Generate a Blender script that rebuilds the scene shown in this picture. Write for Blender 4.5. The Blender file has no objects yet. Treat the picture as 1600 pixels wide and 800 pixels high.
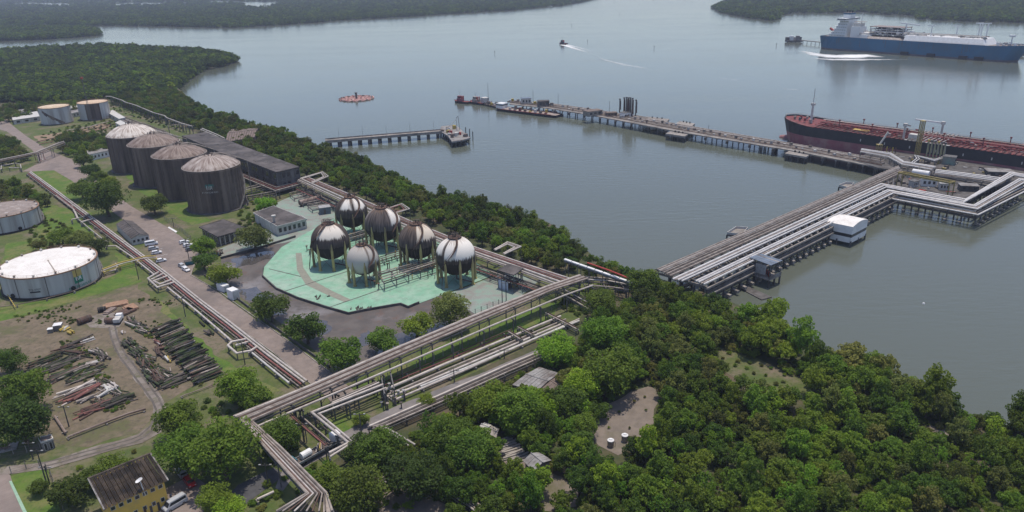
import bpy, bmesh, math, random
import numpy as np
from mathutils import Vector, Matrix
from mathutils.geometry import tessellate_polygon
R = math.radians
sc = bpy.context.scene
C = sc.collection
rng = random.Random(7)

# ------------------------------------------------------------------ camera
F_PX, CAM_H, PITCH, ROLL = 1150.0, 110.0, math.atan(450/1150.0), R(1.3)
cp, sp = math.cos(PITCH), math.sin(PITCH)
FWD = Vector((0, cp, -sp)); R0 = Vector((1, 0, 0)); U0 = Vector((0, sp, cp))
RGT = R0*math.cos(ROLL) - U0*math.sin(ROLL)
UPV = U0*math.cos(ROLL) + R0*math.sin(ROLL)
EYE = Vector((0, 0, CAM_H))
cam_d = bpy.data.cameras.new('camera'); cam = bpy.data.objects.new('camera', cam_d); C.objects.link(cam)
m3 = Matrix((RGT, UPV, -FWD)).transposed()
cam.matrix_world = Matrix.Translation(EYE) @ m3.to_4x4()
cam_d.sensor_width = 36; cam_d.lens = F_PX/1600*36
cam_d.clip_start = 1; cam_d.clip_end = 60000
sc.camera = cam

# ------------------------------------------------------------------ light
SUN_EL, SUN_AZ = R(79), R(25)            # azimuth measured from +Y (away from camera) towards +X
w = bpy.data.worlds.new('World'); sc.world = w; w.use_nodes = True
nt = w.node_tree; bg = nt.nodes['Background']
sky = nt.nodes.new('ShaderNodeTexSky'); sky.sky_type = 'NISHITA'; sky.sun_disc = False
sky.sun_elevation = SUN_EL; sky.sun_rotation = SUN_AZ
sky.air_density = 1.0; sky.dust_density = 0.9; sky.ozone_density = 1.0
hs = nt.nodes.new('ShaderNodeHueSaturation'); hs.inputs['Hue'].default_value = 0.509; hs.inputs['Saturation'].default_value = 1.0   # thin high cloud
nt.links.new(sky.outputs[0], hs.inputs['Color']); nt.links.new(hs.outputs[0], bg.inputs[0])
bg.inputs[1].default_value = 0.145
sd = bpy.data.lights.new('sun', 'SUN'); so = bpy.data.objects.new('sun', sd); C.objects.link(so)
sd.energy = 3.2; sd.angle = R(0.6); sd.color = (1, .91, .78)
sdir = Vector((math.sin(SUN_AZ)*math.cos(SUN_EL), math.cos(SUN_AZ)*math.cos(SUN_EL), math.sin(SUN_EL)))
so.rotation_euler = sdir.to_track_quat('Z', 'Y').to_euler(); so.location = (0, 0, 400)
sc.view_settings.view_transform = 'Standard'; sc.view_settings.look = 'None'
sc.view_settings.exposure = 0.16; sc.view_settings.gamma = 1
sc.cycles.max_bounces = 5; sc.cycles.volume_bounces = 0; sc.cycles.diffuse_bounces = 3
sc.cycles.glossy_bounces = 3; sc.cycles.transparent_max_bounces = 6

# ------------------------------------------------------------------ helpers
def G(u, v, z=3.0):                      # point at height z seen at picture position u, v (1600 x 800)
    d = FWD + RGT*((u-800)/F_PX) - UPV*((v-400)/F_PX)
    t = (z-CAM_H)/d.z
    return EYE + d*t
def PJ(p):
    q = Vector(p) - EYE; zc = q.dot(FWD)
    return 800 + F_PX*q.dot(RGT)/zc, 400 - F_PX*q.dot(UPV)/zc, zc
def PXM(p): return F_PX/PJ(p)[2]          # pixels per metre at a point
def height_at(p, v):                      # height of the vertical through p that reaches picture row v
    lo, hi = -50, 105
    for _ in range(40):
        mid = (lo+hi)/2
        if PJ((p[0], p[1], mid))[1] > v: lo = mid
        else: hi = mid
    return lo

class MB:
    def __init__(s): s.v = []; s.f = []
    def box(s, c, size, rz=0.0, rx=0.0):
        n = len(s.v); hx, hy, hz = size[0]/2, size[1]/2, size[2]/2
        ca, sa = math.cos(rz), math.sin(rz)
        for dz in (-hz, hz):
            for dx, dy in ((-hx, -hy), (hx, -hy), (hx, hy), (-hx, hy)):
                s.v.append((c[0]+dx*ca-dy*sa, c[1]+dx*sa+dy*ca, c[2]+dz))
        for q in ((3,2,1,0),(4,5,6,7),(0,1,5,4),(1,2,6,5),(2,3,7,6),(3,0,4,7)): s.f.append(tuple(n+i for i in q))
        return s
    def beam(s, p, q, wd, h):
        p = Vector(p); q = Vector(q); t = (q-p).normalized()
        up = Vector((0,0,1)) if abs(t.z) < .95 else Vector((1,0,0))
        sx = t.cross(up).normalized()*wd/2; uy = sx.cross(t).normalized()*h/2
        n = len(s.v)
        for e in (p, q):
            for a, b in ((-1,-1),(1,-1),(1,1),(-1,1)): s.v.append(tuple(e+sx*a+uy*b))
        for f in ((0,1,2,3),(7,6,5,4),(0,4,5,1),(1,5,6,2),(2,6,7,3),(3,7,4,0)): s.f.append(tuple(n+i for i in f))
        return s
    def tube(s, pts, r, n=8, cap=True, r2=None):
        pts = [Vector(p) for p in pts]; m = len(pts); b = len(s.v)
        for i, p in enumerate(pts):
            if i == 0: t = pts[1]-p; k = 1
            elif i == m-1: t = p-pts[i-1]; k = 1
            else:
                t0 = (p-pts[i-1]).normalized(); t1 = (pts[i+1]-p).normalized(); t = t0+t1
                k = min(1.6, 1/max(.5, t.length/2))
                if t.length < 1e-4: t = t0
            t = t.normalized()
            up = Vector((0,0,1)) if abs(t.z) < .9 else Vector((1,0,0))
            sx = t.cross(up).normalized(); uy = sx.cross(t).normalized()
            rr = r if r2 is None else r + (r2-r)*i/(m-1)
            for j in range(n):
                a = 2*math.pi*j/n
                s.v.append(tuple(p + sx*(math.cos(a)*rr*k) + uy*(math.sin(a)*rr)))
        for i in range(m-1):
            for j in range(n):
                j2 = (j+1) % n
                s.f.append((b+i*n+j, b+i*n+j2, b+(i+1)*n+j2, b+(i+1)*n+j))
        if cap:
            s.f.append(tuple(b+j for j in range(n))[::-1]); s.f.append(tuple(b+(m-1)*n+j for j in range(n)))
        return s
    def lathe(s, c, prof, n=32, cap_top=False, cap_bot=False):
        b = len(s.v); m = len(prof)
        for r, z in prof:
            for j in range(n):
                a = 2*math.pi*j/n; s.v.append((c[0]+r*math.cos(a), c[1]+r*math.sin(a), c[2]+z))
        for i in range(m-1):
            for j in range(n):
                j2 = (j+1) % n; s.f.append((b+i*n+j, b+i*n+j2, b+(i+1)*n+j2, b+(i+1)*n+j))
        if cap_top: s.f.append(tuple(b+(m-1)*n+j for j in range(n)))
        if cap_bot: s.f.append(tuple(b+j for j in range(n))[::-1])
        return s
    def prism(s, poly, z0, z1):
        poly = [(p[0], p[1]) for p in poly]
        ar = sum(poly[i-1][0]*poly[i][1]-poly[i][0]*poly[i-1][1] for i in range(len(poly)))
        if ar < 0: poly = poly[::-1]
        n = len(poly); b = len(s.v)
        for z in (z0, z1):
            for p in poly: s.v.append((p[0], p[1], z))
        tri = tessellate_polygon([[Vector((p[0], p[1], 0)) for p in poly]])
        for t in tri:
            t = list(t)
            a = (Vector(poly[t[1]])-Vector(poly[t[0]])).cross(Vector(poly[t[2]])-Vector(poly[t[0]]))
            if a < 0: t = t[::-1]
            s.f.append(tuple(b+n+i for i in t)); s.f.append(tuple(b+i for i in t[::-1]))
        for i in range(n):
            j = (i+1) % n; s.f.append((b+i, b+j, b+n+j, b+n+i))
        return s
    def quad(s, a, b, c, d):
        n = len(s.v); s.v += [tuple(a), tuple(b), tuple(c), tuple(d)]; s.f.append((n, n+1, n+2, n+3)); return s
    def mesh(s, name, m, off=(0,0,0), smooth=False):
        me = bpy.data.meshes.new(name)
        ox, oy, oz = off
        me.from_pydata([(x-ox, y-oy, z-oz) for x, y, z in s.v], [], s.f)
        if m is not None: me.materials.append(m)
        if smooth: me.polygons.foreach_set('use_smooth', [True]*len(me.polygons))
        me.update()
        return me

LOC = {}                                   # origin of the thing each object belongs to
def thing(name, label, cat, loc=(0,0,0), rz=0.0, group=None):
    o = bpy.data.objects.new(name, None); C.objects.link(o)
    o.location = loc; o.rotation_euler = (0, 0, rz); o.empty_display_size = .5
    LOC[o] = tuple(loc)
    return tag(o, label, cat, group)
def tag(o, label, cat, group=None):
    o['label'] = label; o['category'] = cat
    if group: o['group'] = group
    return o
def part(name, mb, m, parent, world=True, smooth=False, label=None):
    off = LOC[parent] if world else (0,0,0)
    me = mb.mesh(name, m, off, smooth)
    o = bpy.data.objects.new(name, me); C.objects.link(o); o.parent = parent
    LOC[o] = LOC[parent]
    if label: o['label'] = label
    return o
def mpart(name, me, parent, loc=(0,0,0), rz=0.0, scale=(1,1,1), rot=None):   # shared mesh data, placed in world
    o = bpy.data.objects.new(name, me); C.objects.link(o); o.parent = parent
    L = LOC[parent]
    o.location = (loc[0]-L[0], loc[1]-L[1], loc[2]-L[2])
    o.rotation_euler = rot if rot else (0, 0, rz); o.scale = scale
    LOC[o] = LOC[parent]
    return o
def solo(name, mb, m, label, cat, group=None, smooth=False, loc=None):
    loc = loc or (0,0,0)
    o = bpy.data.objects.new(name, mb.mesh(name, m, loc, smooth)); C.objects.link(o); o.location = loc
    return tag(o, label, cat, group)
def struct(name, mb, m, kind='structure', smooth=False):
    o = bpy.data.objects.new(name, mb.mesh(name, m, (0,0,0), smooth)); C.objects.link(o); o['kind'] = kind
    return o
def dup(root, loc, rz=0.0, label=None, group=None, scale=None):
    r = root.copy(); C.objects.link(r); r.location = loc; r.rotation_euler = (0, 0, rz)
    if label: r['label'] = label
    if group: r['group'] = group
    if scale: r.scale = scale
    for ch in list(root.children):
        c = ch.copy(); C.objects.link(c); c.parent = r
        for g in ch.children:
            d = g.copy(); C.objects.link(d); d.parent = c
    return r

# ------------------------------------------------------------------ materials
def mat(name, c1, c2=None, scale=1.0, rough=.8, metal=0.0, bump=0.0, stretch=(1,1,1), detail=5, coord='pos', lo=.35, hi=.65,
        c3=None, scale3=.1, spec=.3, rnd=0.0, lo3=.45, hi3=.62, c4=None, scale4=2.5, lo4=.55, hi4=.7):
    m = bpy.data.materials.new(name); m.use_nodes = True
    n = m.node_tree.nodes; l = m.node_tree.links; p = n['Principled BSDF']
    p.inputs['Roughness'].default_value = rough; p.inputs['Metallic'].default_value = metal
    p.inputs['Specular IOR Level'].default_value = spec
    if c2 is None: c2 = tuple(x*.8 for x in c1)
    if coord == 'pos':
        g = n.new('ShaderNodeNewGeometry'); src = g.outputs['Position']
    else:
        g = n.new('ShaderNodeTexCoord'); src = g.outputs['Object']
    mp = n.new('ShaderNodeMapping'); mp.inputs['Scale'].default_value = stretch; l.new(src, mp.inputs[0])
    nz = n.new('ShaderNodeTexNoise'); nz.inputs['Scale'].default_value = scale; nz.inputs['Detail'].default_value = detail
    nz.inputs['Roughness'].default_value = .6
    l.new(mp.outputs[0], nz.inputs['Vector'])
    cr = n.new('ShaderNodeValToRGB'); cr.color_ramp.elements[0].position = lo; cr.color_ramp.elements[1].position = hi
    cr.color_ramp.elements[0].color = (*c1, 1); cr.color_ramp.elements[1].color = (*c2, 1)
    l.new(nz.outputs[0], cr.inputs[0]); out = cr.outputs[0]
    if c3 is not None:
        n3 = n.new('ShaderNodeTexNoise'); n3.inputs['Scale'].default_value = scale3; n3.inputs['Detail'].default_value = 6
        n3.inputs['Roughness'].default_value = .65
        l.new(mp.outputs[0], n3.inputs['Vector'])
        r3 = n.new('ShaderNodeMapRange'); r3.inputs['From Min'].default_value = lo3; r3.inputs['From Max'].default_value = hi3
        l.new(n3.outputs[0], r3.inputs[0])
        mx = n.new('ShaderNodeMix'); mx.data_type = 'RGBA'; l.new(r3.outputs[0], mx.inputs[0])
        l.new(out, mx.inputs[6]); mx.inputs[7].default_value = (*c3, 1); out = mx.outputs[2]
    if c4 is not None:
        n4 = n.new('ShaderNodeTexNoise'); n4.inputs['Scale'].default_value = scale4; n4.inputs['Detail'].default_value = 7
        n4.inputs['Roughness'].default_value = .7
        l.new(mp.outputs[0], n4.inputs['Vector'])
        r4 = n.new('ShaderNodeMapRange'); r4.inputs['From Min'].default_value = lo4; r4.inputs['From Max'].default_value = hi4
        l.new(n4.outputs[0], r4.inputs[0])
        m4 = n.new('ShaderNodeMix'); m4.data_type = 'RGBA'; l.new(r4.outputs[0], m4.inputs[0])
        l.new(out, m4.inputs[6]); m4.inputs[7].default_value = (*c4, 1); out = m4.outputs[2]
    if rnd:
        oi = n.new('ShaderNodeObjectInfo'); mr = n.new('ShaderNodeMapRange')
        mr.inputs['To Min'].default_value = 1-rnd; mr.inputs['To Max'].default_value = 1+rnd
        l.new(oi.outputs['Random'], mr.inputs[0])
        mh = n.new('ShaderNodeHueSaturation'); l.new(mr.outputs[0], mh.inputs['Value']); l.new(out, mh.inputs['Color'])
        out = mh.outputs[0]
    l.new(out, p.inputs['Base Color'])
    if bump:
        b = n.new('ShaderNodeBump'); b.inputs['Strength'].default_value = 1; b.inputs['Distance'].default_value = bump
        l.new(nz.outputs[0], b.inputs['Height']); l.new(b.outputs[0], p.inputs['Normal'])
    return m

def leaf_mat(name, c1, c2, hue=.02):
    m = bpy.data.materials.new(name); m.use_nodes = True
    n = m.node_tree.nodes; l = m.node_tree.links; p = n['Principled BSDF']
    p.inputs['Roughness'].default_value = .6; p.inputs['Specular IOR Level'].default_value = .25
    oi = n.new('ShaderNodeObjectInfo'); tc = n.new('ShaderNodeTexCoord')
    at = n.new('ShaderNodeAttribute'); at.attribute_name = 'leaf_tone'
    mxv = n.new('ShaderNodeMath'); mxv.operation = 'MULTIPLY_ADD'; mxv.inputs[1].default_value = .55
    l.new(at.outputs['Fac'], mxv.inputs[0])
    hv = n.new('ShaderNodeMath'); hv.operation = 'MULTIPLY'; hv.inputs[1].default_value = .45
    ln = n.new('ShaderNodeTexNoise'); ln.inputs['Scale'].default_value = .017; ln.inputs['Detail'].default_value = 3
    l.new(oi.outputs['Location'], ln.inputs['Vector'])
    lm = n.new('ShaderNodeMath'); lm.operation = 'MULTIPLY_ADD'; lm.inputs[1].default_value = 1.1; lm.inputs[2].default_value = -.55
    l.new(ln.outputs[0], lm.inputs[0])
    l.new(oi.outputs['Random'], hv.inputs[0])
    la = n.new('ShaderNodeMath'); l.new(hv.outputs[0], la.inputs[0]); l.new(lm.outputs[0], la.inputs[1]); l.new(la.outputs[0], mxv.inputs[2])
    cr = n.new('ShaderNodeValToRGB'); cr.color_ramp.elements[0].color = (*c1, 1); cr.color_ramp.elements[1].color = (*c2, 1)
    cr.color_ramp.elements[0].position = .15; cr.color_ramp.elements[1].position = .9
    l.new(mxv.outputs[0], cr.inputs[0])
    fr = n.new('ShaderNodeMath'); fr.operation = 'MULTIPLY'; fr.inputs[1].default_value = 7.31
    f2 = n.new('ShaderNodeMath'); f2.operation = 'FRACT'
    l.new(oi.outputs['Random'], fr.inputs[0]); l.new(fr.outputs[0], f2.inputs[0])
    mr = n.new('ShaderNodeMapRange'); mr.inputs['To Min'].default_value = .5-hue; mr.inputs['To Max'].default_value = .5+hue
    l.new(f2.outputs[0], mr.inputs[0])
    h = n.new('ShaderNodeHueSaturation'); l.new(mr.outputs[0], h.inputs['Hue']); l.new(cr.outputs[0], h.inputs['Color'])
    l.new(h.outputs[0], p.inputs['Base Color'])
    tr = n.new('ShaderNodeBsdfTranslucent'); l.new(h.outputs[0], tr.inputs[0])
    ms = n.new('ShaderNodeMixShader'); ms.inputs[0].default_value = .42
    l.new(p.outputs[0], ms.inputs[1]); l.new(tr.outputs[0], ms.inputs[2]); l.new(ms.outputs[0], n['Material Output'].inputs[0])
    return m

M = {}
M['pipe_white'] = mat('pipe_white', (.51,.465,.425), (.38,.335,.30), .6, .55, .1, rnd=.14, c3=(.24,.19,.16), scale3=.35, lo3=.55, hi3=.75)
M['pipe_sunlit'] = mat('pipe_sunlit', (.62,.60,.58), (.50,.48,.46), .6, .5, .1, rnd=.1, c3=(.34,.30,.27), scale3=.3, lo3=.58, hi3=.75)  # paler copy of the white pipes, sunlit brightness put into the colour
M['yellow_dull'] = mat('yellow_dull', (.36,.28,.09), (.22,.18,.08), .9, .75)
M['pipe_grey'] = mat('pipe_grey', (.36,.315,.275), (.21,.175,.15), .5, .7, rnd=.25, c3=(.16,.115,.09), scale3=.3, lo3=.54, hi3=.72)
M['pipe_dark'] = mat('pipe_dark', (.12,.10,.088), (.06,.05,.043), .5, .8, rnd=.25)
M['pipe_red'] = mat('pipe_red', (.26,.10,.085), (.16,.07,.06), .6, .7, rnd=.2)
M['pipe_rust'] = mat('pipe_rust', (.13,.075,.055), (.07,.05,.04), .7, .85, rnd=.3)
M['red_paint'] = mat('red_paint', (.42,.06,.04), (.3,.05,.04), .6, .6)
M['yellow_paint'] = mat('yellow_paint', (.48,.36,.07), (.34,.25,.07), .8, .6)
M['steel'] = mat('steel', (.16,.155,.15), (.08,.075,.07), 1.2, .7)
M['steel_light'] = mat('steel_light', (.36,.36,.36), (.25,.24,.23), 1.2, .6)
M['conc'] = mat('concrete', (.34,.31,.28), (.24,.215,.19), .5, .9, c3=(.16,.145,.13), scale3=.15)
M['conc_dark'] = mat('concrete_dark', (.14,.13,.125), (.08,.075,.07), .5, .9, c3=(.06,.055,.05), scale3=.2)
M['white'] = mat('white_paint', (.74,.74,.73), (.62,.61,.6), .5, .55)
M['offwhite'] = mat('offwhite_paint', (.56,.55,.52), (.40,.38,.35), .6, .7)
M['glass'] = mat('window_glass', (.03,.035,.04), (.02,.022,.025), 1, .12, spec=.6)
M['roof_dark'] = mat('roof_dark', (.075,.066,.062), (.045,.04,.038), .5, .85, stretch=(1,1,1), c3=(.12,.105,.1), scale3=.12)
M['roof_brown'] = mat('roof_brown', (.20,.155,.13), (.13,.10,.085), .6, .9)
M['roof_grey'] = mat('roof_grey', (.30,.29,.28), (.19,.18,.17), .5, .85, c3=(.13,.11,.10), scale3=.2)
M['black'] = mat('black_rubber', (.02,.02,.02), (.012,.012,.012), 1, .7)
M['bark'] = mat('bark', (.11,.085,.065), (.06,.045,.035), 3, .9)
M['leafA'] = leaf_mat('leaf_deep_green', (.046,.078,.012), (.155,.235,.022))
M['leafB'] = leaf_mat('leaf_mid_green', (.066,.114,.013), (.225,.325,.028))
M['leafC'] = leaf_mat('leaf_bright_green', (.085,.165,.012), (.26,.42,.028))
M['leafD'] = leaf_mat('leaf_olive', (.078,.094,.022), (.24,.26,.055))
M['leafM'] = leaf_mat('leaf_mangrove', (.026,.048,.014), (.10,.155,.036), .012)

# ------------------------------------------------------------------ polygons
def pip(p, poly):
    x, y = p[0], p[1]; inside = False; j = len(poly)-1
    for i in range(len(poly)):
        xi, yi = poly[i][0], poly[i][1]; xj, yj = poly[j][0], poly[j][1]
        if (yi > y) != (yj > y) and x < (xj-xi)*(y-yi)/(yj-yi)+xi: inside = not inside
        j = i
    return inside
def GP(px, z=3.0): return [G(u, v, z) for u, v in px]
def roughen(poly, amp, step=4.0, seed=1):
    r = random.Random(seed); out = []
    n = len(poly)
    for i in range(n):
        a = Vector((poly[i][0], poly[i][1])); b = Vector((poly[(i+1) % n][0], poly[(i+1) % n][1]))
        k = max(1, min(60, int((b-a).length/step)))
        nrm = Vector((-(b-a).y, (b-a).x)).normalized() if (b-a).length > 1e-6 else Vector((0, 0))
        for q in range(k):
            out.append(a.lerp(b, q/k) + nrm*r.uniform(-amp, amp)*(1 if q else .3))
    return out
def sheet(name, poly, z, m, kind='structure'):
    mb = MB(); pts = [(p[0], p[1], z) for p in poly]
    tri = tessellate_polygon([[Vector(p) for p in pts]])
    mb.v = pts
    for t in tri:
        a, b, c = (Vector(pts[i]) for i in t)
        mb.f.append(tuple(t) if (b-a).cross(c-a).z > 0 else tuple(t[::-1]))
    return struct(name, mb, m, kind)
def patch(name, px, z, m, amp=0.0, step=4.0, seed=1, kind='structure'):
    poly = GP(px, z)
    if amp: poly = roughen(poly, amp, step, seed)
    return sheet(name, poly, z, m, kind)
def land(name, poly, z, m, slope=4.0):
    poly = [Vector((p[0], p[1])) for p in poly]
    ar = sum(poly[i-1].cross(poly[i]) for i in range(len(poly)))
    if ar < 0: poly = poly[::-1]
    n = len(poly); mb = MB()
    mb.v = [(p.x, p.y, z) for p in poly]
    tri = tessellate_polygon([[Vector((p.x, p.y, 0)) for p in poly]])
    for t in tri:
        a, b, c = (poly[i] for i in t)
        mb.f.append(tuple(t) if (b-a).cross(c-a) > 0 else tuple(t[::-1]))
    for i in range(n):
        d = (poly[(i+1) % n]-poly[i-1]); d = d.normalized() if d.length else Vector((1, 0))
        o = Vector((d.y, -d.x))
        mb.v.append((poly[i].x+o.x*slope, poly[i].y+o.y*slope, -1.2))
    for i in range(n):
        j = (i+1) % n; mb.f.append((i, n+i, n+j, j))
    return struct(name, mb, m)

# ------------------------------------------------------------------ water
def water_mat():
    m = bpy.data.materials.new('water'); m.use_nodes = True
    n = m.node_tree.nodes; l = m.node_tree.links; p = n['Principled BSDF']
    p.inputs['Roughness'].default_value = .13; p.inputs['IOR'].default_value = 1.33
    g = n.new('ShaderNodeNewGeometry')
    n1 = n.new('ShaderNodeTexNoise'); n1.inputs['Scale'].default_value = .004; n1.inputs['Detail'].default_value = 4
    mp0 = n.new('ShaderNodeMapping'); mp0.inputs['Scale'].default_value = (.35, 1.6, 1); mp0.inputs['Rotation'].default_value = (0, 0, R(8))
    l.new(g.outputs['Position'], mp0.inputs[0]); l.new(mp0.outputs[0], n1.inputs['Vector'])
    cr = n.new('ShaderNodeValToRGB'); cr.color_ramp.elements[0].color = (.084,.098,.076, 1); cr.color_ramp.elements[1].color = (.104,.114,.092, 1)
    l.new(n1.outputs[0], cr.inputs[0]); l.new(cr.outputs[0], p.inputs['Base Color'])
    mp = n.new('ShaderNodeMapping'); mp.inputs['Rotation'].default_value = (0, 0, R(-14)); mp.inputs['Scale'].default_value = (.28, 1, 1)
    l.new(g.outputs['Position'], mp.inputs[0])
    n2 = n.new('ShaderNodeTexNoise'); n2.inputs['Scale'].default_value = .42; n2.inputs['Detail'].default_value = 3
    l.new(mp.outputs[0], n2.inputs['Vector'])
    n3 = n.new('ShaderNodeTexNoise'); n3.inputs['Scale'].default_value = 1.6; n3.inputs['Detail'].default_value = 2
    l.new(g.outputs['Position'], n3.inputs['Vector'])
    n4 = n.new('ShaderNodeTexNoise'); n4.inputs['Scale'].default_value = .013; n4.inputs['Detail'].default_value = 3
    l.new(mp0.outputs[0], n4.inputs['Vector'])
    b = n.new('ShaderNodeBump'); b.inputs['Distance'].default_value = .14
    mr = n.new('ShaderNodeMapRange'); mr.inputs['From Min'].default_value = .35; mr.inputs['From Max'].default_value = .65
    mr.inputs['To Min'].default_value = .25; mr.inputs['To Max'].default_value = 1.2
    l.new(n4.outputs[0], mr.inputs[0]); l.new(mr.outputs[0], b.inputs['Strength']); l.new(n2.outputs[0], b.inputs['Height'])
    b2 = n.new('ShaderNodeBump'); b2.inputs['Distance'].default_value = .015; b2.inputs['Strength'].default_value = .8
    l.new(n3.outputs[0], b2.inputs['Height']); l.new(b.outputs[0], b2.inputs['Normal']); l.new(b2.outputs[0], p.inputs['Normal'])
    return m
M['water'] = water_mat()
mb = MB(); mb.quad((-7000,-700,0),(7000,-700,0),(7000,8600,0),(-7000,8600,0))
struct('water', mb, M['water'])

# ------------------------------------------------------------------ land
M['wood_floor'] = mat('woodland_floor', (.035,.05,.02), (.07,.075,.03), .25, .95, c3=(.11,.085,.055), scale3=.06)
M['mud'] = mat('far_forest_floor', (.03,.042,.02), (.045,.058,.024), .02, .95)
M['grass_mix'] = mat('grass_mixed', (.062,.096,.02), (.108,.118,.04), .22, .95, c3=(.16,.13,.09), scale3=.07, lo3=.48, hi3=.62, c4=(.06,.075,.025), scale4=.9, lo4=.5, hi4=.68)
M['lawn'] = mat('lawn', (.062,.125,.015), (.10,.152,.024), .5, .95, c3=(.155,.15,.055), scale3=.12, lo3=.47, hi3=.66, c4=(.05,.085,.018), scale4=.8, lo4=.5, hi4=.7)
M['dirt'] = mat('dirt', (.18,.14,.098), (.122,.10,.064), .3, .95, c3=(.10,.10,.045), scale3=.09, lo3=.5, hi3=.64, c4=(.085,.07,.05), scale4=.7, lo4=.5, hi4=.68)
M['track'] = mat('track', (.185,.155,.13), (.125,.105,.088), .5, .95, c3=(.25,.22,.195), scale3=.1, c4=(.11,.105,.055), scale4=.5, lo4=.52, hi4=.68)
M['road'] = mat('road_concrete', (.245,.20,.175), (.195,.157,.137), .35, .9, c3=(.14,.12,.11), scale3=.06, lo3=.5, hi3=.75, c4=(.125,.108,.1), scale4=.5, lo4=.55, hi4=.8)
M['road_grey'] = mat('road_weathered', (.22,.20,.19), (.16,.145,.138), .4, .9, c3=(.14,.13,.125), scale3=.08)
M['asphalt'] = mat('asphalt', (.06,.06,.065), (.085,.085,.09), .5, .9)
M['wet'] = mat('bund_floor', (.105,.09,.08), (.068,.058,.053), .22, .75, c3=(.19,.18,.185), scale3=.07, lo3=.52, hi3=.66, spec=.5, c4=(.10,.065,.05), scale4=.28, lo4=.52, hi4=.66)
M['green_paint'] = mat('green_paint', (.215,.41,.285), (.17,.345,.235), .35, .75, c3=(.31,.41,.33), scale3=.13, lo3=.42, hi3=.7, c4=(.19,.27,.21), scale4=.45, lo4=.5, hi4=.72)
M['green_worn'] = mat('green_worn', (.20,.29,.235), (.25,.255,.235), .3, .85, c3=(.21,.20,.18), scale3=.15)
M['pad_stripe'] = mat('pad_walkway', (.25,.25,.20), (.20,.20,.165), .6, .85)
M['sand'] = mat('bare_court', (.205,.17,.14), (.155,.13,.108), .4, .95, c3=(.11,.105,.055), scale3=.06, lo3=.52, hi3=.66)

MAIN = [(-250,82),(0,80),(80,76),(160,73),(240,76),(310,79),(355,86),(369,94),(350,100),(318,106),(300,115),(285,126),(275,140),
 (300,163),(330,182),(365,190),(400,205),(440,212),(480,230),(520,240),(570,258),(620,285),(660,310),(720,314),(790,334),(840,350),
 (885,378),(925,410),(960,430),(1000,438),(1040,450),(1100,470),(1160,492),(1200,512),(1250,552),(1310,584),(1380,610),(1440,640),
 (1500,662),(1560,680),(1650,692),(1850,720),(1900,1000),(-350,1000)]
MAINW = roughen(GP(MAIN, 0), 1.5, 8, 3)
land('ground', MAINW, 3.0, M['wood_floor'])
FAR1 = [(-60,40),(0,40),(100,38.5),(200,39.5),(300,41),(360,42.5),(400,40.5),(440,38),(540,30.5),(640,25),(700,21),(800,15),(880,7.5),(915,1),(940,-6),(700,-12),(300,-9),(-60,-6)]
FAR2 = [(1114,11),(1130,19),(1160,25),(1190,29.5),(1208,31),(1216,28),(1218,23),(1240,19),(1290,19.5),(1350,17.5),(1390,22),(1430,23),(1441,29),(1453,25),(1460,30),(1500,32),(1560,33),(1640,35),(1700,36),(1700,-38),(1400,-38),(1250,-22),(1165,-6),(1135,1)]
ISLE = [(-60,61),(0,63),(60,61),(110,58),(150,54.5),(155,51),(150,47),(130,44),(90,43.5),(0,44),(-60,44)]
for k, px in enumerate((FAR1, FAR2, ISLE)):
    land('far_shore' if k < 2 else 'islet', roughen(GP(px, 0), 4, 25, k+9), 1.6, M['mud'], 6)
CHAN = [[(22,5),(60,4.5),(112,5.5),(108,8),(80,9),(50,7.5),(24,7)], [(195,5),(262,4),(258,7),(230,8),(160,9)], [(318,2),(380,3),(437,3.5),(430,9),(400,12),(384,11),(380,6),(330,4.5)]]
for k, px in enumerate(CHAN):
    sheet('river_channel', roughen(GP(px, 1.9), 3, 30, k+30), 1.9, M['water'])

# patches, each a little above the one below
z = 3.02
patch('plant_ground', [(-60,190),(60,182),(170,157),(300,205),(470,277),(560,312),(700,372),(860,432),(935,440),(905,500),(700,600),(520,720),(440,800),(430,880),(-150,880)], z, M['grass_mix'], 1, 8)
z = 3.05
patch('lawn', [(47,268),(85,266),(112,280),(130,300),(126,322),(112,316),(78,292)], z, M['lawn'], .4)
patch('lawn', [(-40,462),(10,462),(60,470),(150,452),(160,425),(150,388),(140,330),(60,318),(60,345),(60,372),(10,380),(0,420),(-40,420)], z, M['lawn'], 1)
patch('lawn', [(-40,486),(100,465),(190,425),(180,395),(205,400),(222,440),(60,487),(-40,512)], z+.02, M['lawn'], .6)
patch('lawn', [(15,745),(60,728),(75,735),(95,800),(110,850),(58,850)], z, M['lawn'], .5)
patch('lawn', [(200,285),(262,270),(300,320),(330,345),(300,352),(262,330)], z, M['lawn'], .5)
patch('lawn', [(180,245),(240,265),(250,300),(200,280)], z, M['lawn'], .5)
patch('lawn', [(500,660),(560,640),(580,650),(545,690),(520,690)], z, M['lawn'], .5)
patch('lawn', [(560,600),(700,535),(850,475),(880,470),(860,500),(700,560),(600,605)], z, M['lawn'], .6)
patch('lawn', [(250,470),(345,560),(420,600),(440,610),(400,620),(330,570),(250,500)], z, M['lawn'], .8)
z = 3.06
patch('yard', [(-60,512),(0,500),(60,490),(215,445),(262,492),(322,560),(340,590),(300,604),(258,632),(215,676),(140,697),(80,690),(40,650),(-60,640)], z, M['dirt'], 1.2, 4)
patch('bund_floor', [(345,405),(440,379),(460,372),(520,350),(640,420),(690,462),(745,492),(690,515),(600,550),(540,585),(505,560),(440,505),(372,462),(345,430)], z, M['wet'], .3)
patch('process_floor', [(430,318),(470,300),(545,325),(560,345),(530,352),(470,374),(440,380),(380,392),(345,405),(340,390),(400,365),(440,345)], z+.01, M['green_worn'], .3)
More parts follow.
